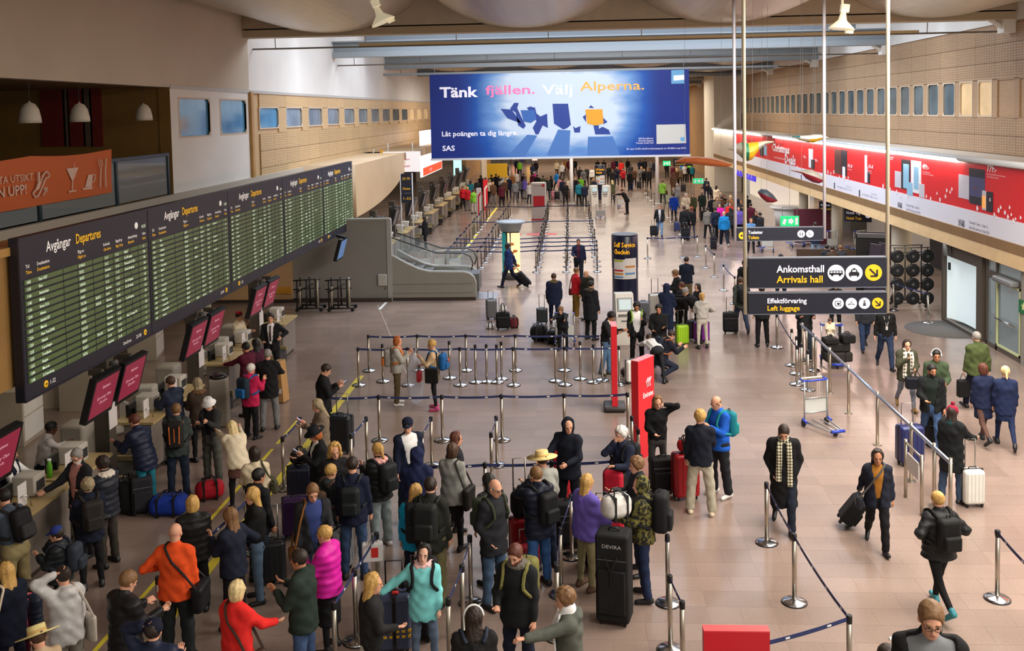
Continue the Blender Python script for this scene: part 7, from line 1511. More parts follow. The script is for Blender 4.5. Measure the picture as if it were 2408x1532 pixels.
o, J, M = ALL['staff']; MB().tube([J['neck']+V3(-.07, .11, -.02), J['chest']+V3(-.01, .165, -.08), J['chest']+V3(.02, .165, -.08), J['neck']+V3(.07, .11, -.02)], .007, 4).box(tuple(J['chest']+V3(.01, .17, -.15)), (.055, .01, .1)).build('lanyard', plain('lightgrey'), o)
P_('jeansw', 0, 0, 1.78, 176, 'walking man in jeans and dark jacket behind the left luggage sign', ('jacket', '2a2d33', .12), ('jeans', '2c3d5c'), ('short', 'black'), legs='walk2', at=at_z(2034, 826))
P_('blktr', 0, 0, 1.80, 2, 'person in black trousers behind the left end of the signs', ('jacket', '1b1c1f', .14), ('jeans', '141416'), ('short', 'dark'), legs='easy', at=at_z(1792, 815))
P_('pusher', 0, 0, 1.80, 178, 'dark dressed person pushing a loaded luggage trolley', ('jacket', '1d2022', .16), ('jeans', '262d38'), ('short', 'dark'), al='hold', ar='hold', legs='walk', at=at_z(1893, 840))
P_('pusher2', 0, 0, 1.68, 178, 'woman in dark coat with a crimson bag behind the loaded trolley', ('jacket', '1c1d20', .2), ('slim', '1c1d20'), ('long', 'dark'), at=at_z(1965, 790), hat=('beanie', 'e8c83a'))
P_('gpuller', 0, 0, 1.78, 6, 'man in grey green jacket wheeling a black suitcase away', ('jacket', '3f4440', .14), ('jeans', '36445c'), ('short', 'brown'), al='pull', ar='down', legs='walk', at=at_z(1742, 782))
backpack('gpuller', '1a1c1e', 'black backpack on the man wheeling a suitcase beside the sign pole')
# ================================================================== PEOPLE, MIDDLE DISTANCE
P_('by1', 766, 857, 1.84, -72, 'man in black jacket reading his phone beside the yellow line', ('suit', 'black', .18), ('jeans', 'grey'), ('short', 'dark'), al='phone', ar='phone', hp=30)
handheld('by1', 'r', 'phone', 'phone in the hands of the man beside the yellow line')
P_('tweed', 746, 940, 1.72, 112, 'long haired woman in tweed coat holding a pink phone', ('coat', 'tweedm', .4), ('slim', 'black'), ('long', 'greybl'), al='phone1', ar='hold', hp=22)
handheld('tweed', 'l', 'phone', 'pink phone held by the woman in the tweed coat', 'e05070')
P_('fedora', 740, 1006, 1.74, 118, 'woman in black wide brimmed hat and black jacket holding a phone', ('jacket', '161617', .14), ('slim', 'black'), ('bob', 'ginger'), hat=('fedora', '1a1c22'), shirt=('white', .05), al='phone1', ar='hold', hp=24)
handheld('fedora', 'l', 'phone', 'phone held by the woman in the black wide brimmed hat')
P_('redhair', 935, 792, 1.66, -82, 'red haired woman in grey hoodie with backpack carrying a garment bag', ('hoodie', 'a9a69e', .1), ('jeans', '5f5238'), ('bob', 'ginger'), hood='down', ar='phone1', al='phone1', shoes='white')
backpack('redhair', '8d8880', 'grey and orange backpack of the red haired woman', w=.28, h=.42, c2='d0702c')
P_('blbp', 1015, 800, 1.66, 85, 'blond woman in beige top and patterned skirt with blue backpack', ('sweater', 'beige', .06), ('skirt', '6f6858', .2), ('short', 'blond'), al='phone1', ar='hold2', legs_skin='black', shoes='b04070', legs='easy')
e = backpack('blbp', '1f5f9a', 'bright blue backpack on the blond woman in beige', w=.30, h=.40); MB().lathe([(.045, 0), (.045, .012), (0, .012)], n=12).build('round_patch', plain('orange'), e, (0, -.13, .24), (rad(90), 0, 0))
shoulder_bag('blbp', -1, '141414', 'black tote with a pink flower print on the blond woman in beige', w=.32, h=.36, d=.07, drop=.06)
handheld('blbp', 'r', 'bag', 'small red and white gift bag carried by the blond woman in beige', 'c83a40', (.22, .1, .26))
P_('parka', 1302, 643, 1.74, 4, 'person in navy parka with brown fur hood walking away', ('parka', '1d2540', .22), ('jeans', '1c2644'), ('short', 'brown'), fur='6b5a3c', al='down', ar='down', legs='walk')
P_('redj', 1356, 630, 1.70, -72, 'woman in red jacket and mustard trousers with a brown bag', ('jacket', 'red', .10), ('wide' if False else 'loose', 'mustard'), ('bun', 'lightbrown'), ar='hold2', al='hold2', shoes='white', hat=None)
shoulder_bag('redj', -1, '6a4632', 'brown satchel on the woman in the red jacket', w=.34, h=.24, drop=.0)
P_('bald2', 1378, 636, 1.72, 140, 'bald man in dark camouflage coat facing the red jacket woman', ('parka', '2c2a22', .3), ('jeans', '2a2a26'), ('bald', 'grey'), fur='6f6248', hp=28)
P_('bfur', 1390, 661, 1.82, -40, 'dark haired man in long charcoal parka with fur hood', ('parka', '202226', .34), ('jeans', '15161a'), ('short', 'black'), fur='4a4236')
P_('lean', 1437, 734, 1.74, -118, 'dark haired young man in black leather jacket and torn jeans', ('jacket', '191a1c', .08), ('jeans', '52708e'), ('messy', 'black'), shirt=('whiteplaid', .06), skin='tanskin', hp=36, lean=8, al='hold', ar='hold', legs='cross', shoes='4a4426')
P_('wsweat', 1497, 711, 1.76, 178, 'dark haired man in white sweater and open black jacket', ('jacket', '1a1b1c', .16), ('jeans', '121214'), ('messy', 'black'), shirt=('white', .10), skin='tanskin', al='phone1', ar='down', hp=22)
backpack('wsweat', '7fa83a', 'lime green backpack on the man in the white sweater', w=.26, h=.36)
P_('blkas', 1549, 717, 1.74, 170, 'dark haired man in black clothes with a round white tag on his bag', ('jacket', '161618', .12), ('jeans', '1c1d20'), ('messy', 'black'), skin='tanskin', al='hold', ar='hold2')
e = handheld('blkas', 'r', 'bag', 'black tote with a round white tag in front of the man in black', '1b1b1d', (.36, .14, .34)); MB().lathe([(.07, 0), (.07, .01), (0, .01)], n=16).build('round_tag', plain('white'), e, (0, -.075, .15), (rad(90), 0, 0))
P_('bendw', 0, 0, 1.66, 12, 'person in white sweater bending far down over luggage', ('sweater', 'd5d4d2', .06), ('leggings', '24262c'), ('short', 'dark'), lean=82, legs='wide', al='hang', ar='hang', hp=10, at=at_z(1528, 886))
P_('crouch', 0, 0, 1.72, -70, 'person in dark clothes crouching beside a brown backpack', ('jacket', '161a26', .1), ('jeans', '1b2233'), ('short', 'dark'), legs='crouch', lean=28, al='hold', ar='hold', hp=20, at=at_z(1580, 893))
backpack('crouch', '1a1f2c', 'dark backpack with tan leather trim on the crouching person', c2='8a5434')
P_('sweats', 1568, 668, 1.80, -28, 'tall person in navy hooded tracksuit seen from behind', ('hoodie', '1b2640', .1), ('loose', '1b2640'), ('short', 'dark'), hood='up', al='hold', ar='hold2', shoes='white')
P_('oldbend', 1612, 678, 1.78, 72, 'grey haired man in black leaning over the purple suitcase', ('jacket', '151517', .12), ('jeans', '1a1a1c'), ('short', 'grey'), lean=40, al='hang', ar='hang')
P_('fair', 1588, 636, 1.80, 95, 'fair haired man in black coat talking beside the kiosk', ('coat', '17181a', .3), ('jeans', '1a1c22'), ('messy', 'lightbrown'), hp=24, al='hold', ar='hold')
P_('navk', 1614, 604, 1.82, -4, 'man in navy sweater and khaki trousers standing behind the kiosk group', ('sweater', '1a2233', .1), ('jeans', '6b5f42'), ('short', 'dark'), al='hold', ar='hold')
P_('darkgirl', 1640, 668, 1.62, 120, 'dark haired girl half hidden in the kiosk group', ('jacket', '1c1a1c', .1), ('slim', 'black'), ('long', 'black'))
P_('pale', 1650, 689, 1.62, 8, 'blond girl in pale grey hoodie and pale leggings from behind', ('hoodie', 'b8b5ae', .0), ('leggings', 'c2bdae'), ('pony', 'blond'), hood='down', al='hold', ar='hip', shoes='black', legs='easy')
P_('bun2', 1603, 664, 1.68, 40, 'brown haired woman behind the tracksuit person', ('jacket', '201c20', .1), ('slim', 'black'), ('bun', 'auburn'))
P_('cartman', 1318, 722, 1.40, 170, 'brown haired person stooping behind the luggage trolley', ('jacket', '1d2026', .1), ('jeans', 'black'), ('messy', 'lightbrown'), lean=30, al='hang', ar='hang')
P_('bluepull', 1193, 572, 1.84, 84, 'dark skinned man in blue jacket pulling a black suitcase', ('jacket', '1a2a5a', .2), ('jeans', '15192c'), ('short', 'black'), skin='darkskin', legs='walk', al='down', ar='pull')
shoulder_bag('bluepull', 1, '4a4234', 'brown duffel slung on the man in the blue jacket', w=.5, h=.3, d=.2, cross=True, drop=.05)
P_('track', 1360, 562, 1.84, 178, 'man in navy track jacket with red shoulders among the belts', ('jacket', '1a2038', .08), ('loose', '15171f'), ('buzz', 'dark'), skin='tanskin', legs='walk', al='loose', ar='hold2', shirt=('maroon', .03))
P_('agentf', 997, 508, 1.74, 95, 'long haired person in black at the far check-in desk', ('jacket', '17181a', .2), ('jeans', 'black'), ('long', 'dark'), al='hold', ar='hold')
P_('walkj', 1551, 482, 1.80, 176, 'man in black jacket and light jeans wheeling a small case', ('jacket', '1d2022', .14), ('jeans', '6a84a8'), ('short', 'lightbrown'), shirt=('lightgrey', .04), legs='walk', ar='pull')
P_('lime', 1558, 424, 1.82, 6, 'person in lime green jacket with a brown shoulder bag', ('jacket', '76a83e', .16), ('jeans', '2a2c30'), ('short', 'brown'), legs='walk')
shoulder_bag('lime', 1, '5a3326', 'brown bag on the lime green jacket', w=.45, h=.3, cross=True)
P_('royal', 1584, 455, 1.80, -6, 'person in royal blue hooded jacket walking away', ('jacket', 'royal', .22), ('slim', '22242c'), ('short', 'dark'), hood='down', legs='walk2', ar='pull')
P_('bblue', 1702, 497, 1.84, 4, 'bald man in bright blue fleece walking away under the wing', ('sweater', '1b7fc0', .1), ('loose', '171a28'), ('bald', 'brown'), legs='walk', shoes='lightgrey', al='loose', ar='loose')
P_('nav2', 1682, 488, 1.82, 2, 'man in dark navy sweater beside the bright blue fleece', ('sweater', '1d2334', .1), ('jeans', '15161c'), ('short', 'dark'), legs='walk2', al='pull')
P_('gback', 1664, 488, 1.74, 8, 'person in pale grey and black jacket with a dark bag', ('jacket', '7d776c', .12), ('jeans', '1c1c20'), ('short', 'black'), legs='walk')
P_('blk3', 1609, 486, 1.76, 4, 'person in black coat pulling a black case near the short belt posts', ('jacket', '191a1d', .2), ('jeans', '18191d'), ('short', 'dark'), hat=('beanie', '3a1a2a'), ar='pull')
P_('redhat', 1626, 487, 1.70, 6, 'long haired person in rust coloured beanie and black coat', ('jacket', '18181a', .2), ('leggings', '55505a'), ('long', 'auburn'), hat=('beanie', 'b5503c'))
P_('bluew', 1766, 514, 1.68, 176, 'long haired woman in light blue top above the toilets sign', ('sweater', '5f8fc0', .1), ('slim', 'black'), ('long', 'lightbrown'))
P_('undert', 1917, 523, 1.78, 4, 'man in navy jacket and light jeans below the end of the toilets sign', ('jacket', '1f2942', .14), ('jeans', '7f97a8'), ('short', 'dark'))
P_('mid3', 1836, 598, 1.76, 170, 'dark haired man whose head shows above the arrivals sign', ('jacket', '24262b', .14), ('jeans', 'darkjeans'), ('short', 'black'))
P_('mid4', 1750, 612, 1.74, 10, 'person in black jacket with backpack beside the left sign pole', ('jacket', '1b1c1e', .14), ('jeans', '1b1c22'), ('short', 'dark'))
backpack('mid4', '141517', 'black backpack half hidden behind the left sign pole')
for k, (px, py) in enumerate(((1944, 590), (1957, 594), (1976, 592))):
    P_('seat%d' % k, 0, 0, 1.72, 5, 'person seated with back to the bench, %s of three behind the arrivals sign' % ('left', 'middle', 'right')[k], ('jacket', ('2a2c30', '4a3a2c', '3a3c40')[k], .1), ('jeans', 'black'), ('short', ('black', 'dark', 'lightbrown')[k]), legs='sit', at=at_z(px, py+62))
# child on the loaded trolley
# ================================================================== LUGGAGE IN THE PHOTO
suitcase(1156, 751, .36, .62, .26, '6f7276', 'grey suitcase with raised handle beside the black one in the open floor', 20, .3)
suitcase(1183, 775, .44, .50, .28, 'black', 'black suitcase with a white bag on top in the open floor', 10, .45, soft=True)
p = at_z(1183, 775); duffel(0, 0, .26, .18, .2, 'white', 'white plastic bag lying on top of the black suitcase', 10, at=p, z0=.595, name='plastic_bag')
duffel(1209, 771, .30, .34, .24, '7a2a34', 'maroon bag standing beside the black suitcase in the open floor', 30); duffel(1153, 773, .28, .16, .24, 'e2dedb', 'white bag lying on the floor before the grey suitcase', 5, name='plastic_bag')
suitcase(1275, 762, .36, .46, .24, '2a3232', 'dark green cabin suitcase pulled by the navy parka person', 5, .45)
duffel(1268, 802, .55, .50, .48, '161618', 'big round black drum bag on the floor beside the trolley', 10); duffel(1300, 808, .5, .40, .4, '1c1a18', 'black holdall on the floor against the trolley', -10)
trolley(1329, 808, 0, 'luggage trolley with blue bar loaded before the kneeling person')
suitcase(1542, 745, .46, .72, .3, 'd8d5cc', 'tall white suitcase with a long black handle beside the navy column', 10, .5, hc='1a1a1c'); suitcase(1513, 755, .42, .60, .3, '6b7076', 'slate grey suitcase behind the white kiosk', 0, 0)
suitcase(1718, 784, .46, .60, .28, '1a1b1d', 'large black suitcase wheeled by the man in grey green jacket', -4, .45, soft=True)
suitcase(1604, 812, .38, .56, .26, '9ccc1e', 'bright lime green suitcase with raised handle', 12, .42); suitcase(1650, 804, .46, .55, .28, '8a2a9c', 'purple suitcase behind the girl in pale leggings', -12, .1); suitcase(1630, 800, .4, .55, .26, '2a1c28', 'dark suitcase between the lime and purple ones', 0, 0)
suitcase(1487, 902, .36, .56, .26, 'dcdad4', 'white hard suitcase with a black seam by the bending person', 15, 0); duffel(1478, 884, .4, .2, .26, '3a2622', 'dark brown bag lying behind the white hard suitcase', 20)
suitcase(803, 1064, .50, .74, .32, '1b1f26', 'large black suitcase behind the man beside the yellow line', -10, .42); suitcase(708, 1190, .46, .68, .3, '1c2030', 'dark navy suitcase in front of the woman in black hat', 5, .1); suitcase(697, 1262, .44, .62, .28, '3c1f52', 'dark purple suitcase under the woman in black hat', 10, 0)
duffel(0, 0, .34, .24, .24, '141414', 'black handbag resting on the dark navy suitcase', 0, at=at_z(708, 1190), z0=.77)
suitcase(800, 1345, .40, .64, .28, '8b8f92', 'silver grey suitcase between the young man and the tall man', 70, .34); suitcase(640, 1370, .42, .6, .28, '22262b', 'dark suitcase with upright handle near the blond girl in leather', 15, .5)
e = suitcase(930, 1530, .44, .72, .30, '39435c', 'blue grey suitcase with yellow bands and a red tag by the mint jacket girl', 8, .38, hc='1a1a1c'); z = .055
MB().box((0, 0, .26), (.455, .312, .035)).box((0, 0, .33), (.455, .312, .035)).build('yellow_band', mat('band_yellow', 'd8a51c', .6), e); MB().box((0, 0, .42), (.05, .316, .74)).build('black_strap', BLACKP, e); MB().rbox((.02, -.06, .80), (.09, .05, .04), .015).build('luggage_tag', mat('tag_red', 'd8352e', .5), e)
suitcase(985, 1500, .46, .72, .30, '151517', 'black soft suitcase with a red tag right of the yellow banded one', -8, .3, soft=True)
suitcase(1228, 1310, .40, .60, .26, 'a8202c', 'red suitcase behind the navy padded jacket man', 20, .9, hc='8a8478'); duffel(0, 0, .34, .40, .26, '161719', 'black backpack set on top of the red suitcase', 20, at=at_z(1228, 1310), z0=.67, name='travel_bag'); suitcase(1240, 1345, .36, .40, .24, '9c1f2c', 'second small red case with white handle below the first', 20, .18, hc='d8d8d8')
def sportbag(px, py, w, h, d, c1, c2, label, rz):
    p = at_z(px, py); e = empty('sports_bag', (p[0], p[1], 0), rad(rz), label, 'bag'); MB().rbox((0, 0, h/2), (w, d, h), .1, seg=4, rings=3).build('body', cloth(c1, .6), e); MB().rbox((0, -d*.32, h/2), (w*.9, d*.5, h*.985), .08, seg=4).build('front_panel', cloth(c2, .6), e); MB().tube([(-.06, 0, h), (-.05, 0, h+.08), (.05, 0, h+.08), (.06, 0, h)], .012, 5).build('handle', BLACKP, e); return e
e = sportbag(1452, 1250, .42, 1.08, .36, '1a1a1c', 'c4243a', 'tall red and black sports bag standing by the white haired man', -25); MB().lathe([(.07, 0), (.07, .006), (0, .006)], n=16).build('white_emblem', plain('lightgrey'), e, (-.213, .06, .72), (0, rad(-90), 0))
sportbag(1318, 1180, .36, 1.05, .30, '1c1a1c', 'b8222e', 'red racket bag standing behind the straw hat person', 20)
e = suitcase(1446, 1462, .46, 1.22, .36, '1a1b1c', 'very tall black soft travel bag standing before the camouflage hoodie', -14, 0, soft=True); MB().tube([(-.08, -.22, 1.0), (0, -.23, .78), (.08, -.22, 1.0)], .012, 5).tube([(0, -.23, .78), (0, -.23, .6)], .012, 5).build('carry_strap', BLACKP, e); text('DEVIRA', (-.13, -.19, 1.10), RX_FRONT, .07, plain('lightgrey'), e, .26)
duffel(1470, 1330, .44, .34, .30, 'd5d2cc', 'white and black helmet bag held above the tall black bag', 30, at=at_z(1452, 1430), z0=1.30, name='helmet_bag'); suitcase(1418, 1352, .40, .66, .28, 'a39a86', 'champagne coloured suitcase behind the tall black bag', -10, .5)
suitcase(1340, 1285, .46, .70, .3, '141416', 'large black suitcase behind the woman in purple poncho', 10, 0, soft=True); suitcase(1405, 1330, .42, .62, .28, '1b1b1e', 'black suitcase right of the khaki trousers', -10, .35, soft=True)
suitcase(1612, 1172, .46, .78, .32, 'a81722', 'large glossy red suitcase beside the blond man in sweatpants', 14, .0); duffel(0, 0, .28, .22, .22, 'b01c26', 'small red vanity case on top of the glossy red suitcase', 14, at=at_z(1612, 1172), z0=.86, name='vanity_case'); suitcase(1557, 1158, .42, .60, .26, '141416', 'black suitcase with a round green sticker left of the red one', 8, 0, soft=True)
e = suitcase(1980, 1240, .36, .46, .24, '1a1a1a', 'black wheeled cabin case trailing the dark haired woman', 80, .5, tilt=36, soft=True)
suitcase(2139, 1092, .48, .72, .32, '262e62', 'large indigo suitcase wheeled by the man with pale piping', 10, .4); suitcase(2200, 1050, .38, .58, .26, '1a1b1e', 'black suitcase behind the bobble hat woman', 0, .3, soft=True)
suitcase(2286, 1190, .36, .60, .26, 'd9d8cf', 'white cabin suitcase with black seam held by the bobble hat woman', 6, .5)
duffel(398, 1208, .66, .34, .44, '1c3a9c', 'shiny blue travel bag lying on the floor near the desks', 5); duffel(494, 1172, .52, .34, .34, 'b31c2c', 'red duffel bag on the floor near the fur jacket woman', 25)
duffel(305, 1205, .44, .62, .36, '17181a', 'upright black duffel leaning by the teal trousers man', 60); suitcase(335, 1208, .36, .62, .26, '25262a', 'dark upright case behind the black duffel', 30, 0, soft=True)
suitcase(1222, 672, .36, .62, .26, '141416', 'black suitcase pulled by the man in the blue jacket', -90, .4, tilt=42, soft=True, at=at_z(1246, 676)); suitcase(1537, 556, .36, .52, .26, '1c1d20', 'black cabin case wheeled by the man in light jeans', 10, .35, soft=True); suitcase(1612, 566, .4, .6, .26, '17181b', 'black case among the short belt posts', 5, .3, soft=True); suitcase(1678, 588, .3, .6, .24, '1c1c22', 'slim black case pulled beside the bright blue fleece', 0, .4, soft=True)
suitcase(1592, 545, .34, .5, .24, '36406a', 'slate blue case behind the royal blue jacket', 10, .3)
# cardboard box, garment bag, litter
p = at_z(662, 945); e = empty('cardboard_box', (p[0], p[1], 0), -.2, 'long cardboard box standing upright beside the man in black coat', 'box'); MB().box((0, 0, .52), (.2, .30, 1.0), ry=-.08).build('carton', mat('carton', 'b58a55', .8), e); MB().box((0.02, -.152, .30), (.14, .004, .12), ry=-.08).build('label_sticker', plain('white'), e)
o, J, M = ALL['redhair']; p = wpt('redhair', 'har'); e = empty('garment_bag', (p[0]+.10, p[1]-.05, 0), .2, 'clear plastic garment bag hanging from the red haired woman\'s hand', 'bag')
b = MB(); vs = []; n = 14
for i, (z, r) in enumerate(((.03, .06), (.12, .15), (.5, .19), (.9, .17), (1.2, .10), (1.28, .02))):
    for k in range(n):
        a = 2*math.pi*k/n; q = r*(1+.18*math.sin(3*a+i*1.7)+.1*math.sin(7*a)); vs.append((q*math.cos(a), q*.55*math.sin(a), z))
b.add(vs, [(i*n+k, i*n+(k+1) % n, (i+1)*n+(k+1) % n, (i+1)*n+k) for i in range(5) for k in range(n)], 0, True); b.build('plastic_sleeve', mat('clear_plastic', 'd5dae6', .15, alpha=.45), e)
MB().tube([(0, 0, 1.26), (0, 0, 1.34), (.03, 0, 1.36)], .005, 5).build('hook', plain('grey'), e)
for k, (px, py) in enumerate(((2093, 1508), (2108, 1504))):
    p = at_z(px, py); e = MB().prism([(0, 0), (.1, .01), (.12, .05), (.07, .08), (.01, .06)], (p[0], p[1], .001), (1, 0, 0), (0, 1, .0), (0, 0, .02)).build('paper_scrap', plain('white')); tag(e, ('crumpled white paper scrap on the floor near the bottom edge, left one', 'crumpled white paper scrap on the floor near the bottom edge, right one')[k], 'litter')
for k, (X, Y) in enumerate(((-8.95, 19.6), (-8.95, 23.9))):
    e = empty('covered_monitor', (X, Y, 0), .1, 'pale grey boxy monitor on a stand behind the counters, %s one' % ('nearer', 'farther')[k], 'monitor'); MB().rbox((0, 0, 1.12), (.46, .34, .68), .05).build('housing', mat('monitor_grey', 'a9a397', .5), e); MB().b2((-.06, -.06, .04), (.06, .06, .8)).b2((-.22, -.16, 0), (.22, .16, .04)).build('stand', plain('midgrey'), e)
p = at_z(528, 1000); e = empty('waste_bin', (p[0]-.1, p[1], 0), .2, 'tall grey waste bin with a glossy black top by the maroon sweater man', 'bin'); MB().rbox((0, 0, .55), (.42, .42, 1.1), .05).build('body', mat('bin_beige', '8f877a', .5), e); MB().lathe([(.2, 1.1), (.2, 1.16), (.12, 1.19), (.02, 1.2)], n=18).build('top', mat('bin_top', '1b1b1d', .2), e)
p = at_x(117, 1115, -8.75); e = MB().lathe([(.045, 0), (.045, .2), (.03, .24), (.03, .28)], (p[0], p[1], 1.07), 14).build('water_bottle', mat('bottle_green', '5fae2a', .3)); tag(e, 'bright green bottle standing on the desk counter', 'bottle'); MB().lathe([(.032, .28), (.032, .31)], (p[0], p[1], 1.07), 12).build('cap', plain('white'), e)
p = at_z(884, 1405); e = empty('gift_bag', (p[0], p[1]-.14, .60), .2, 'small white and red paper bag hanging on the white tipped stanchion', 'bag'); MB().rbox((0, 0, .14), (.30, .12, .28), .03).build('body', plain('white'), e); MB().box((.03, -.062, .15), (.10, .006, .14)).build('red_print', mat('tag_red', 'd8352e', .5), e); MB().tube([(-.08, 0, .28), (0, .08, .38), (.08, 0, .28)], .008, 5).build('handle', plain('lightgrey'), e)
# trolleys
trolley(1938, 1012, 198, 'empty luggage trolley with blue frame parked beside the steel railing')
pt = at_z(1962, 858); trolley(1962, 858, 176, 'luggage trolley piled with black bags and carrying a baby', at=pt)
for k, (dx, dy, z0, w, h, d, c, lb) in enumerate(((0, -.25, .16, .72, .26, .46, '2b2a26', 'lowest black case on the loaded trolley'), (-.02, -.22, .42, .66, .24, .44, '23221f', 'second black case on the loaded trolley'), (.26, -.30, .66, .36, .22, .34, '151516', 'black camera bag on top of the loaded trolley'), (-.2, -.34, .66, .36, .14, .34, '1e1c1a', 'flat dark bag on top of the loaded trolley'))):
    duffel(0, 0, w, h, d, c, lb, 4, at=(pt[0]+dx, pt[1]+dy, 0), z0=z0+.02, rr=.2)
P_('baby', 0, 0, .80, 172, 'baby in cream coat sitting on top of the loaded luggage trolley', ('jacket', 'cream', .04), ('slim', 'e5dccb'), ('short', 'brown'), legs='sit', hp=26, al='hold', ar='hold', at=(pt[0]-.12, pt[1]-.02), z0=.62, shoes='white')
for k, (px, py, rz, lb) in enumerate(((997, 640, 20, 'first nested luggage trolley behind the escalator glass'), (1032, 640, 20, 'second nested luggage trolley behind the escalator glass'), (1066, 640, 20, 'third luggage trolley at the right end of the escalator'), (1412, 517, 0, 'white and blue luggage trolley in front of the far column'), (1460, 490, 10, 'luggage trolley beside the stooping person in black near the far column'), (1438, 462, 0, 'luggage trolley loaded with a dark tub in the far crowd'), (1868, 580, 15, 'first parked trolley below the toilets sign'), (1896, 578, 15, 'second parked trolley below the toilets sign'), (1800, 592, 5, 'trolley with dark luggage under the toilets sign'), (1948, 590, 20, 'trolley parked near the lobby wall'), (2010, 590, 20, 'trolley with gold bag near the info screens'))): trolley(px, py, rz, lb, simple=True)
# ================================================================== BELT STANCHIONS
def row(pts, what, link_=True, close=None):
    es = []
    for k, (px, py) in enumerate(pts):
        P = at_z(px, py); es.append((stanchion(P, '%s, %s from the left' % (what, ordn(k))), P))
    if link_:
        for (e, P), (e2, Q) in zip(es[:-1], es[1:]): belt(e, P, Q)
    return es
A = row([(868, 873), (983, 872), (1097, 872), (1213, 872), (1328, 872), (1440, 872)], 'steel belt stanchion of the back row in the empty queue lane')
B = row([(844, 907), (960, 907), (1083, 907), (1208, 907), (1329, 906), (1456, 905)], 'steel belt stanchion of the second row in the empty queue lane')
row([(901, 898), (1058, 890), (1119, 900), (1145, 899), (1169, 900), (1180, 892), (1307, 897), (1365, 892), (1396, 900), (1417, 895)], 'loose steel stanchion without belt between the two back rows', False)
C = row([(775, 1040), (893, 1037), (1041, 1037), (1181, 1036), (1328, 1034), (1477, 1032)], 'steel belt stanchion of the third row behind the waiting crowd')
D = row([(835, 1228), (1000, 1226), (1143, 1222), (1300, 1218), (1440, 1214)], 'steel belt stanchion of the fourth row through the crowd')
def chain(pts, lbs):
    es = []
    for (px, py), lb in zip(pts, lbs): P = at_z(px, py); es.append((stanchion(P, lb), P))
    for (e, P), (e2, Q) in zip(es[:-1], es[1:]): belt(e, P, Q)
chain([(709, 1097), (668, 1150)], ['steel stanchion behind the woman in the tweed coat', 'steel stanchion with a card holder at the yellow line'])
chain([(864, 1096), (828, 1142)], ['steel stanchion right of the large black suitcase', 'steel stanchion just below the large black suitcase']); chain([(1016, 1096), (995, 1140)], ['steel stanchion right of the man in the cap', 'short visible steel stanchion beside the navy hood'])
chain([(1169, 1095), (1157, 1140)], ['upper steel stanchion above the bald man with glasses', 'lower steel stanchion above the bald man with glasses']); chain([(1487, 1096), (1502, 1132)], ['steel stanchion at the left edge of the wide red totem', 'second steel stanchion at the left edge of the wide red totem'])
chain([(1108, 1420), (1090, 1500), (1058, 1590)], ['steel stanchion between the mint girl and the bald man', 'steel stanchion right of the mint jacket girl', 'steel stanchion low behind the dreadlocked person'])
chain([(890, 1412), (838, 1510), (790, 1600)], ['steel stanchion with a white tip hung with a small bag', 'steel stanchion left of the blond girl in black', 'steel stanchion at the bottom edge beside the black skirt'])
chain([(1345, 1310), (1320, 1400), (1312, 1500)], ['steel stanchion left of the purple poncho', 'steel stanchion below the purple poncho', 'steel stanchion behind the pointing boy'])
chain([(1571, 1420), (1577, 1530), (1606, 1600)], ['steel stanchion right of the camouflage hoodie', 'steel stanchion below the camouflage hoodie on the right', 'steel stanchion at the bottom edge left of the red totem'])
chain([(378, 1530), (600, 1300)], ['steel stanchion left of the bald man in orange', 'steel stanchion behind the crowd near the blond girl in leather'])
chain([(1803, 1278), (1868, 1418), (1997, 1640), (1700, 1730)], ['steel stanchion on the open floor beside the man in plaid scarf', 'steel stanchion alone in the middle of the open right floor', 'steel stanchion at the bottom edge right of the red totem', 'steel stanchion below the frame near the red totem'])
chain([(2345, 1410), (2470, 1560)], ['steel stanchion with a grey plate base at the right edge', 'steel stanchion beyond the right edge'])
chain([(1827, 818), (1874, 905)], ['steel stanchion under the left luggage sign', 'steel stanchion at the head of the railing'])
row([(1862, 860), (1873, 880), (1885, 900), (1900, 918), (1912, 872), (1897, 848)], 'spare steel stanchion in the cluster beside the railing head', False)
chain([(1523, 608), (1606, 606), (1640, 604)], ['slim stanchion at the left end of the short belt behind the column', 'slim stanchion in the middle of the short belt', 'slim stanchion at the right end of the short belt']); chain([(1660, 630), (1680, 652)], ['upper slim stanchion left of the sign pole', 'lower slim stanchion left of the sign pole']); chain([(1702, 683), (1728, 715)], ['upper slim stanchion beside the black suitcase', 'lower slim stanchion beside the black suitcase'])
chain([(2101, 730), (2182, 760)], ['steel stanchion at the left end of the blue barrier by the wheel rack', 'steel stanchion at the right end of the blue barrier by the wheel rack'])
for k, (px, py) in enumerate(((1562, 500), (1572, 512), (1580, 522), (1592, 538), (1601, 552), (1539, 487), (1532, 473), (1523, 465), (1519, 455))):
    P = at_z(px, py); stanchion(P, 'slim dark stanchion in the single file right of the far column, %s from the front' % ordn(8-k), None, True, True)
n = 0
for ci, X in enumerate((-5.55, -4.15, -1.6, -.3, 1.05)):
    prev = None
    for r in range(17):
        Y = 42.2+1.42*r; e = stanchion((X+.03*(r % 3), Y), 'slim dark stanchion in far maze line %s, %s from the front' % (('one', 'two', 'three', 'four', 'five')[ci], ordn(r)), 'far maze stanchions, line %d' % (ci+1), True, True)
        if prev is not None: belt(prev[0], prev[1], (X, Y), marks=False)
        prev = (e, (X, Y))
        if r in (0, 1, 2, 3, 8, 14) and ci < 4: belt(e, (X, Y), ((-5.55, -4.15, -1.6, -.3, 1.05)[ci+1], Y), marks=False)
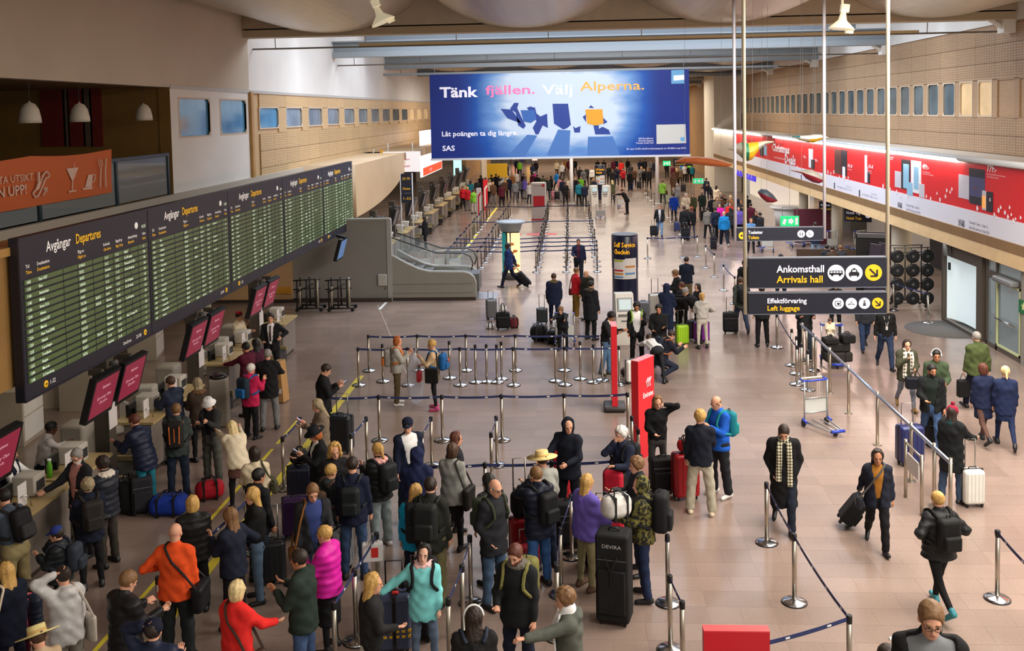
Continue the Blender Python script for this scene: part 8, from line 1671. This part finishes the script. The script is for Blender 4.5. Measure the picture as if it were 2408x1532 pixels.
# steel railing on the right
e = empty('steel_railing', (6.2, 16.3, 0), 0, 'long steel handrail on posts dividing the right side of the hall', 'railing'); SB = mat('rail_steel', 'a9b4c8', .25, .85)
MB().tube([(0, 0, 1.04), (0, 10.6, 1.04)], .035, 10).build('handrail', SB, e); pm = MB().tube([(0, 0, 0), (0, 0, 1.12)], .032, 10).tube([(0, 0, 0), (0, 0, .02)], .09, 14).mesh('post', STEEL)
for y in (0.02, .75, 1.9, 3.9, 6.0, 7.6, 9.0, 10.4): link('post', pm, e, (0, y, 0))
e2 = empty('steel_gate', (6.2, 16.3, 0), 0, 'short double post gate end beside the railing', 'gate'); MB().tube([(-.35, .35, 0), (-.35, .35, 1.05)], .03, 8).tube([(-.35, 1.15, 0), (-.35, 1.15, 1.05)], .03, 8).build('post', STEEL, e2); MB().tube([(-.35, .35, 1.0), (-.35, 1.15, 1.0)], .02, 8).build('bar', STEEL, e2); MB().b2((-.36, .5, .55), (-.34, 1.05, .85)).build('plate', plain('lightgrey'), e2)
# ================================================================== FAR CROWD (copies of a few figures, each recoloured)
def proto(kind, **kw):
    o, J = figure('person', 1.74, kw.pop('pose'), ('jacket', 'grey', kw.pop('hem', .14)), ('jeans', 'grey'), cell=.042, face=False, seed=kind+3, **kw); return o, J
PRO = [proto(0, pose=dict(), hair=('short', 'dark')), proto(1, pose=dict(legs='walk', al='hold2'), hair=('short', 'dark')), proto(2, pose=dict(ar='hold', legs='easy'), hair=('long', 'dark'), hem=.2), proto(3, pose=dict(al='phone1', ar='hold2'), hair=('bob', 'dark')), proto(4, pose=dict(lean=30, al='hang', ar='hang'), hair=('short', 'dark'))]
CN = {'black': 'black', 'navy': 'navy', 'grey': 'grey', 'lightgrey': 'pale grey', 'white': 'white', 'olive': 'olive', 'maroon': 'maroon', 'red': 'red', 'brightblue': 'bright blue', 'purple': 'purple', 'pink': 'pink', 'cream': 'cream', 'brown': 'brown', 'charcoal': 'charcoal', 'darkgreen': 'dark green', 'lime': 'lime green', 'teal': 'teal', 'tan': 'tan', 'midgrey': 'mid grey', 'royal': 'royal blue', 'mint': 'pale turquoise', 'brightred': 'bright red', 'magenta': 'magenta', 'tweed': 'brown tweed'}
def far(px, py, c, b='black', hr='dark', k=0, f=0):
    return (px, py, c, b, hr, k, f)
FAR = [far(1088, 438, 'red', 'black', 'lightbrown', 0, 20), far(1099, 440, 'red', 'grey', 'blond', 3, -20), far(1113, 446, 'lime', 'lightgrey', 'dark', 0, 40), far(1106, 425, 'teal', 'black', 'dark', 2, 10), far(1122, 422, 'charcoal', 'black', 'brown', 0, 200), far(1131, 412, 'black', 'black', 'dark', 2, 30), far(1141, 418, 'tan', 'black', 'brown', 2, -20), far(1152, 422, 'cream', 'black', 'lightbrown', 3, 170), far(1159, 428, 'brown', 'grey', 'blond', 2, 190), far(1156, 411, 'black', 'black', 'black', 0, 30), far(1166, 409, 'black', 'black', 'dark', 0, -30), far(1173, 413, 'charcoal', 'black', 'dark', 1, 0), far(1182, 417, 'lightgrey', 'black', 'grey', 3, 40), far(1179, 432, 'maroon', 'black', 'dark', 2, 0), far(1196, 415, 'navy', 'navy', 'blond', 0, 0), far(1188, 421, 'brown', 'black', 'blond', 2, 20), far(1205, 408, 'tan', 'grey', 'blond', 2, 180), far(1213, 403, 'white', 'grey', 'brown', 0, 160), far(1211, 424, 'grey', 'midgrey', 'lightbrown', 0, 0), far(1222, 420, 'midgrey', 'navy', 'grey', 0, 0), far(1233, 416, 'purple', 'grey', 'brown', 2, -60), far(1244, 428, 'lightgrey', 'navy', 'lightbrown', 2, -50), far(1231, 408, 'black', 'black', 'dark', 0, 0), far(1253, 407, 'maroon', 'black', 'dark', 0, 0), far(1256, 404, 'magenta', 'black', 'white', 0, 180), far(1263, 410, 'black', 'black', 'brown', 0, 0), far(1277, 413, 'olive', 'black', 'dark', 0, 10), far(1287, 417, 'darkgreen', 'navy', 'lightbrown', 0, 0), far(1296, 414, 'black', 'black', 'dark', 2, 60), far(1309, 403, 'brightblue', 'black', 'lightbrown', 1, 60), far(1317, 415, 'pink', 'grey', 'dark', 2, 30), far(1323, 420, 'navy', 'grey', 'dark', 0, 0), far(1329, 428, 'black', 'black', 'brown', 2, 0), far(1338, 418, 'cream', 'navy', 'brown', 1, 200), far(1353, 417, 'black', 'black', 'blond', 0, 180), far(1361, 427, 'teal', 'black', 'dark', 0, 0),
       far(1192, 386, 'black', 'black', 'dark', 1, 40), far(1214, 374, 'navy', 'black', 'dark', 0, 0), far(1222, 378, 'lime', 'navy', 'dark', 0, 0), far(1252, 386, 'navy', 'black', 'black', 3, 0), far(1260, 378, 'black', 'black', 'dark', 1, 0), far(1309, 378, 'cream', 'black', 'blond', 1, 180), far(1322, 383, 'lightgrey', 'charcoal', 'blond', 1, 190), far(1338, 374, 'maroon', 'maroon', 'dark', 0, 0), far(1345, 377, 'charcoal', 'black', 'brown', 1, 20), far(1328, 376, 'tan', 'black', 'lightbrown', 0, 40), far(1352, 374, 'black', 'black', 'dark', 0, 180), far(1363, 393, 'black', 'black', 'dark', 0, 0), far(1372, 398, 'grey', 'black', 'grey', 2, 0), far(1379, 392, 'charcoal', 'black', 'lightbrown', 0, 180), far(1392, 394, 'white', 'black', 'dark', 0, 160), far(1374, 432, 'navy', 'charcoal', 'dark', 0, -20), far(1390, 425, 'charcoal', 'black', 'brown', 3, 40), far(1366, 415, 'lime', 'black', 'brown', 2, 180), far(1396, 420, 'navy', 'black', 'blond', 0, 20),
       far(1432, 388, 'black', 'black', 'dark', 0, 10), far(1440, 398, 'charcoal', 'black', 'lightbrown', 2, 10), far(1450, 392, 'navy', 'navy', 'black', 3, 180), far(1440, 424, 'olive', 'charcoal', 'palebl', 2, 20), far(1461, 378, 'brightred', 'black', 'dark', 0, 0), far(1465, 396, 'red', 'black', 'dark', 3, 160), far(1474, 445, 'black', 'black', 'dark', 4, 70), far(1483, 386, 'charcoal', 'black', 'dark', 0, 0), far(1491, 396, 'brown', 'navy', 'lightbrown', 0, 180), far(1481, 402, 'black', 'black', 'dark', 0, 20), far(1508, 392, 'grey', 'navy', 'blond', 2, 180), far(1515, 398, 'black', 'black', 'blond', 0, 0), far(1526, 396, 'charcoal', 'black', 'brown', 0, 180), far(1505, 376, 'navy', 'black', 'brown', 1, 0), far(1516, 374, 'charcoal', 'black', 'dark', 0, 0), far(1530, 376, 'grey', 'black', 'dark', 1, 180), far(1540, 378, 'navy', 'navy', 'dark', 0, 0), far(1442, 376, 'maroon', 'black', 'brown', 0, 0), far(1448, 374, 'navy', 'black', 'brown', 0, 0), far(1405, 376, 'black', 'black', 'dark', 1, 0), far(1420, 376, 'black', 'black', 'dark', 0, 0), far(1476, 374, 'black', 'black', 'dark', 0, 0),
       far(1568, 380, 'black', 'black', 'dark', 2, 10), far(1584, 388, 'maroon', 'black', 'dark', 0, 0), far(1583, 408, 'brown', 'brown', 'auburn', 2, 0), far(1591, 396, 'brown', 'black', 'palebl', 2, 10), far(1599, 392, 'tweed', 'charcoal', 'grey', 1, 0), far(1605, 382, 'brightblue', 'black', 'dark', 0, 10), far(1615, 388, 'black', 'black', 'dark', 1, 0), far(1620, 384, 'lime', 'black', 'brown', 0, 0), far(1610, 386, 'lightgrey', 'black', 'white', 0, 180), far(1628, 388, 'teal', 'black', 'dark', 0, 0), far(1593, 432, 'grey', 'grey', 'grey', 3, 40), far(1613, 455, 'cream', 'brown', 'white', 3, 170), far(1629, 455, 'olive', 'black', 'brown', 2, 175), far(1651, 450, 'darkgreen', 'charcoal', 'grey', 1, 0), far(1661, 419, 'navy', 'navy', 'dark', 0, 0), far(1673, 430, 'black', 'black', 'dark', 4, 60), far(1684, 437, 'cream', 'black', 'dark', 2, -40), far(1674, 461, 'black', 'black', 'black', 0, 20), far(1686, 464, 'tweed', 'black', 'brown', 2, 180), far(1697, 462, 'brown', 'black', 'dark', 0, 0), far(1703, 458, 'black', 'black', 'dark', 2, 180), far(1692, 478, 'magenta', 'black', 'dark', 2, 170), far(1712, 470, 'grey', 'black', 'lightbrown', 0, 10), far(1718, 460, 'tan', 'navy', 'palebl', 0, 0), far(1716, 476, 'brightred', 'black', 'dark', 2, 180), far(1718, 489, 'charcoal', 'black', 'black', 2, 0), far(1728, 482, 'black', 'black', 'dark', 0, 0), far(1737, 486, 'purple', 'black', 'black', 2, 170), far(1746, 480, 'black', 'black', 'dark', 0, 0), far(1757, 460, 'black', 'black', 'dark', 1, 0), far(1742, 470, 'charcoal', 'black', 'brown', 3, 180), far(1777, 497, 'black', 'black', 'dark', 2, 180), far(1788, 500, 'charcoal', 'black', 'black', 0, 40), far(1730, 458, 'navy', 'black', 'brown', 0, 0), far(1765, 478, 'maroon', 'black', 'dark', 0, 0)]
FAR.sort()
seen = {}
def recolor(o, mp):
    for nm, mt in mp.items():
        for c in ([o]+list(o.children)):
            if c.name.split('.')[0] == nm:
                c.material_slots[0].link = 'OBJECT'; c.material_slots[0].material = mt
skins = [mat('skin_'+s, PAL[s], .55, 0, .06, 20, spec=.3) for s in ('skin', 'paleskin', 'tanskin', 'skin')]
for i, (px, py, c, b, hr, k, f) in enumerate(FAR):
    h = 1.66+.16*((i*37) % 11)/10; s = h/1.74; P = at_z(px, py, PRO[k][1]['top']*s)
    o = copy_tree(PRO[k][0]); o.location = (P[0], P[1], 0); o.rotation_euler = (0, 0, rad(f)); o.scale = (s, s, s)
    recolor(o, {'person': skins[i % 4], 'jacket': cloth(c), 'trousers': cloth(b), 'hair': mat('hair_'+hr, HAIR[hr], .6, 0, .25, 40, .3)})
    zone = 'in the far queue' if px < 1365 else 'near the far column' if px < 1545 else 'left of the core wall' if px < 1645 else 'under the right fascia'
    key = (c, hr, zone); seen[key] = seen.get(key, 0)+1
    lb = 'traveller in %s top, %s hair, %s' % (CN[c], {'palebl': 'pale blond', 'lightbrown': 'light brown', 'greybl': 'ash'}.get(hr, hr), zone)
    if seen[key] > 1: lb += ', %s from left' % ordn(seen[key]-1)
    tag(o, lb, 'person', 'distant travellers')
for o, J in PRO:
    for ch in list(o.children): bpy.data.objects.remove(ch)
    bpy.data.objects.remove(o)
for k, (px, py, c) in enumerate(((1483, 448, '223a86'), (1503, 444, '1c1c20'), (1310, 470, '17181a'), (1302, 468, 'd88a98'), (1335, 468, '5a3a2c'), (1607, 452, '1a1a1d'), (1654, 520, '18191c'), (1690, 520, '2a2a30'))):
    suitcase(px, py, .4, .6, .28, c, ('blue suitcase in the far crowd beside the man in brown', 'black suitcase in the far crowd right of the blue one', 'black suitcase at the right end of the far queue', 'pink suitcase at the right end of the far queue', 'brown bag case behind the cream jacket in the far queue', 'black case in the crowd left of the core wall', 'black case under the right fascia crowd, the left one', 'dark grey case under the right fascia crowd, the right one')[k], 10, .2, ribs=False)
# ------------------------------------------------------------------ fit lettering widths, turn lettering into plain meshes
bpy.context.view_layer.update()
for _o, _w in FITS:
    if _o.dimensions.x > 1e-4:
        _k = _w/(_o.dimensions.x/_o.scale[0]); _o.scale = (_k, 1, 1)
_dg = bpy.context.evaluated_depsgraph_get()
for _o in [q for q in bpy.data.objects if q.type == 'FONT']:
    _me = bpy.data.meshes.new_from_object(_o.evaluated_get(_dg)); _n = _o.name.split('.')[0]; _mb = _o.matrix_local.copy(); _p = _o.parent
    bpy.data.objects.remove(_o)
    _q = link(_n, _me, _p); _q.matrix_local = _mb
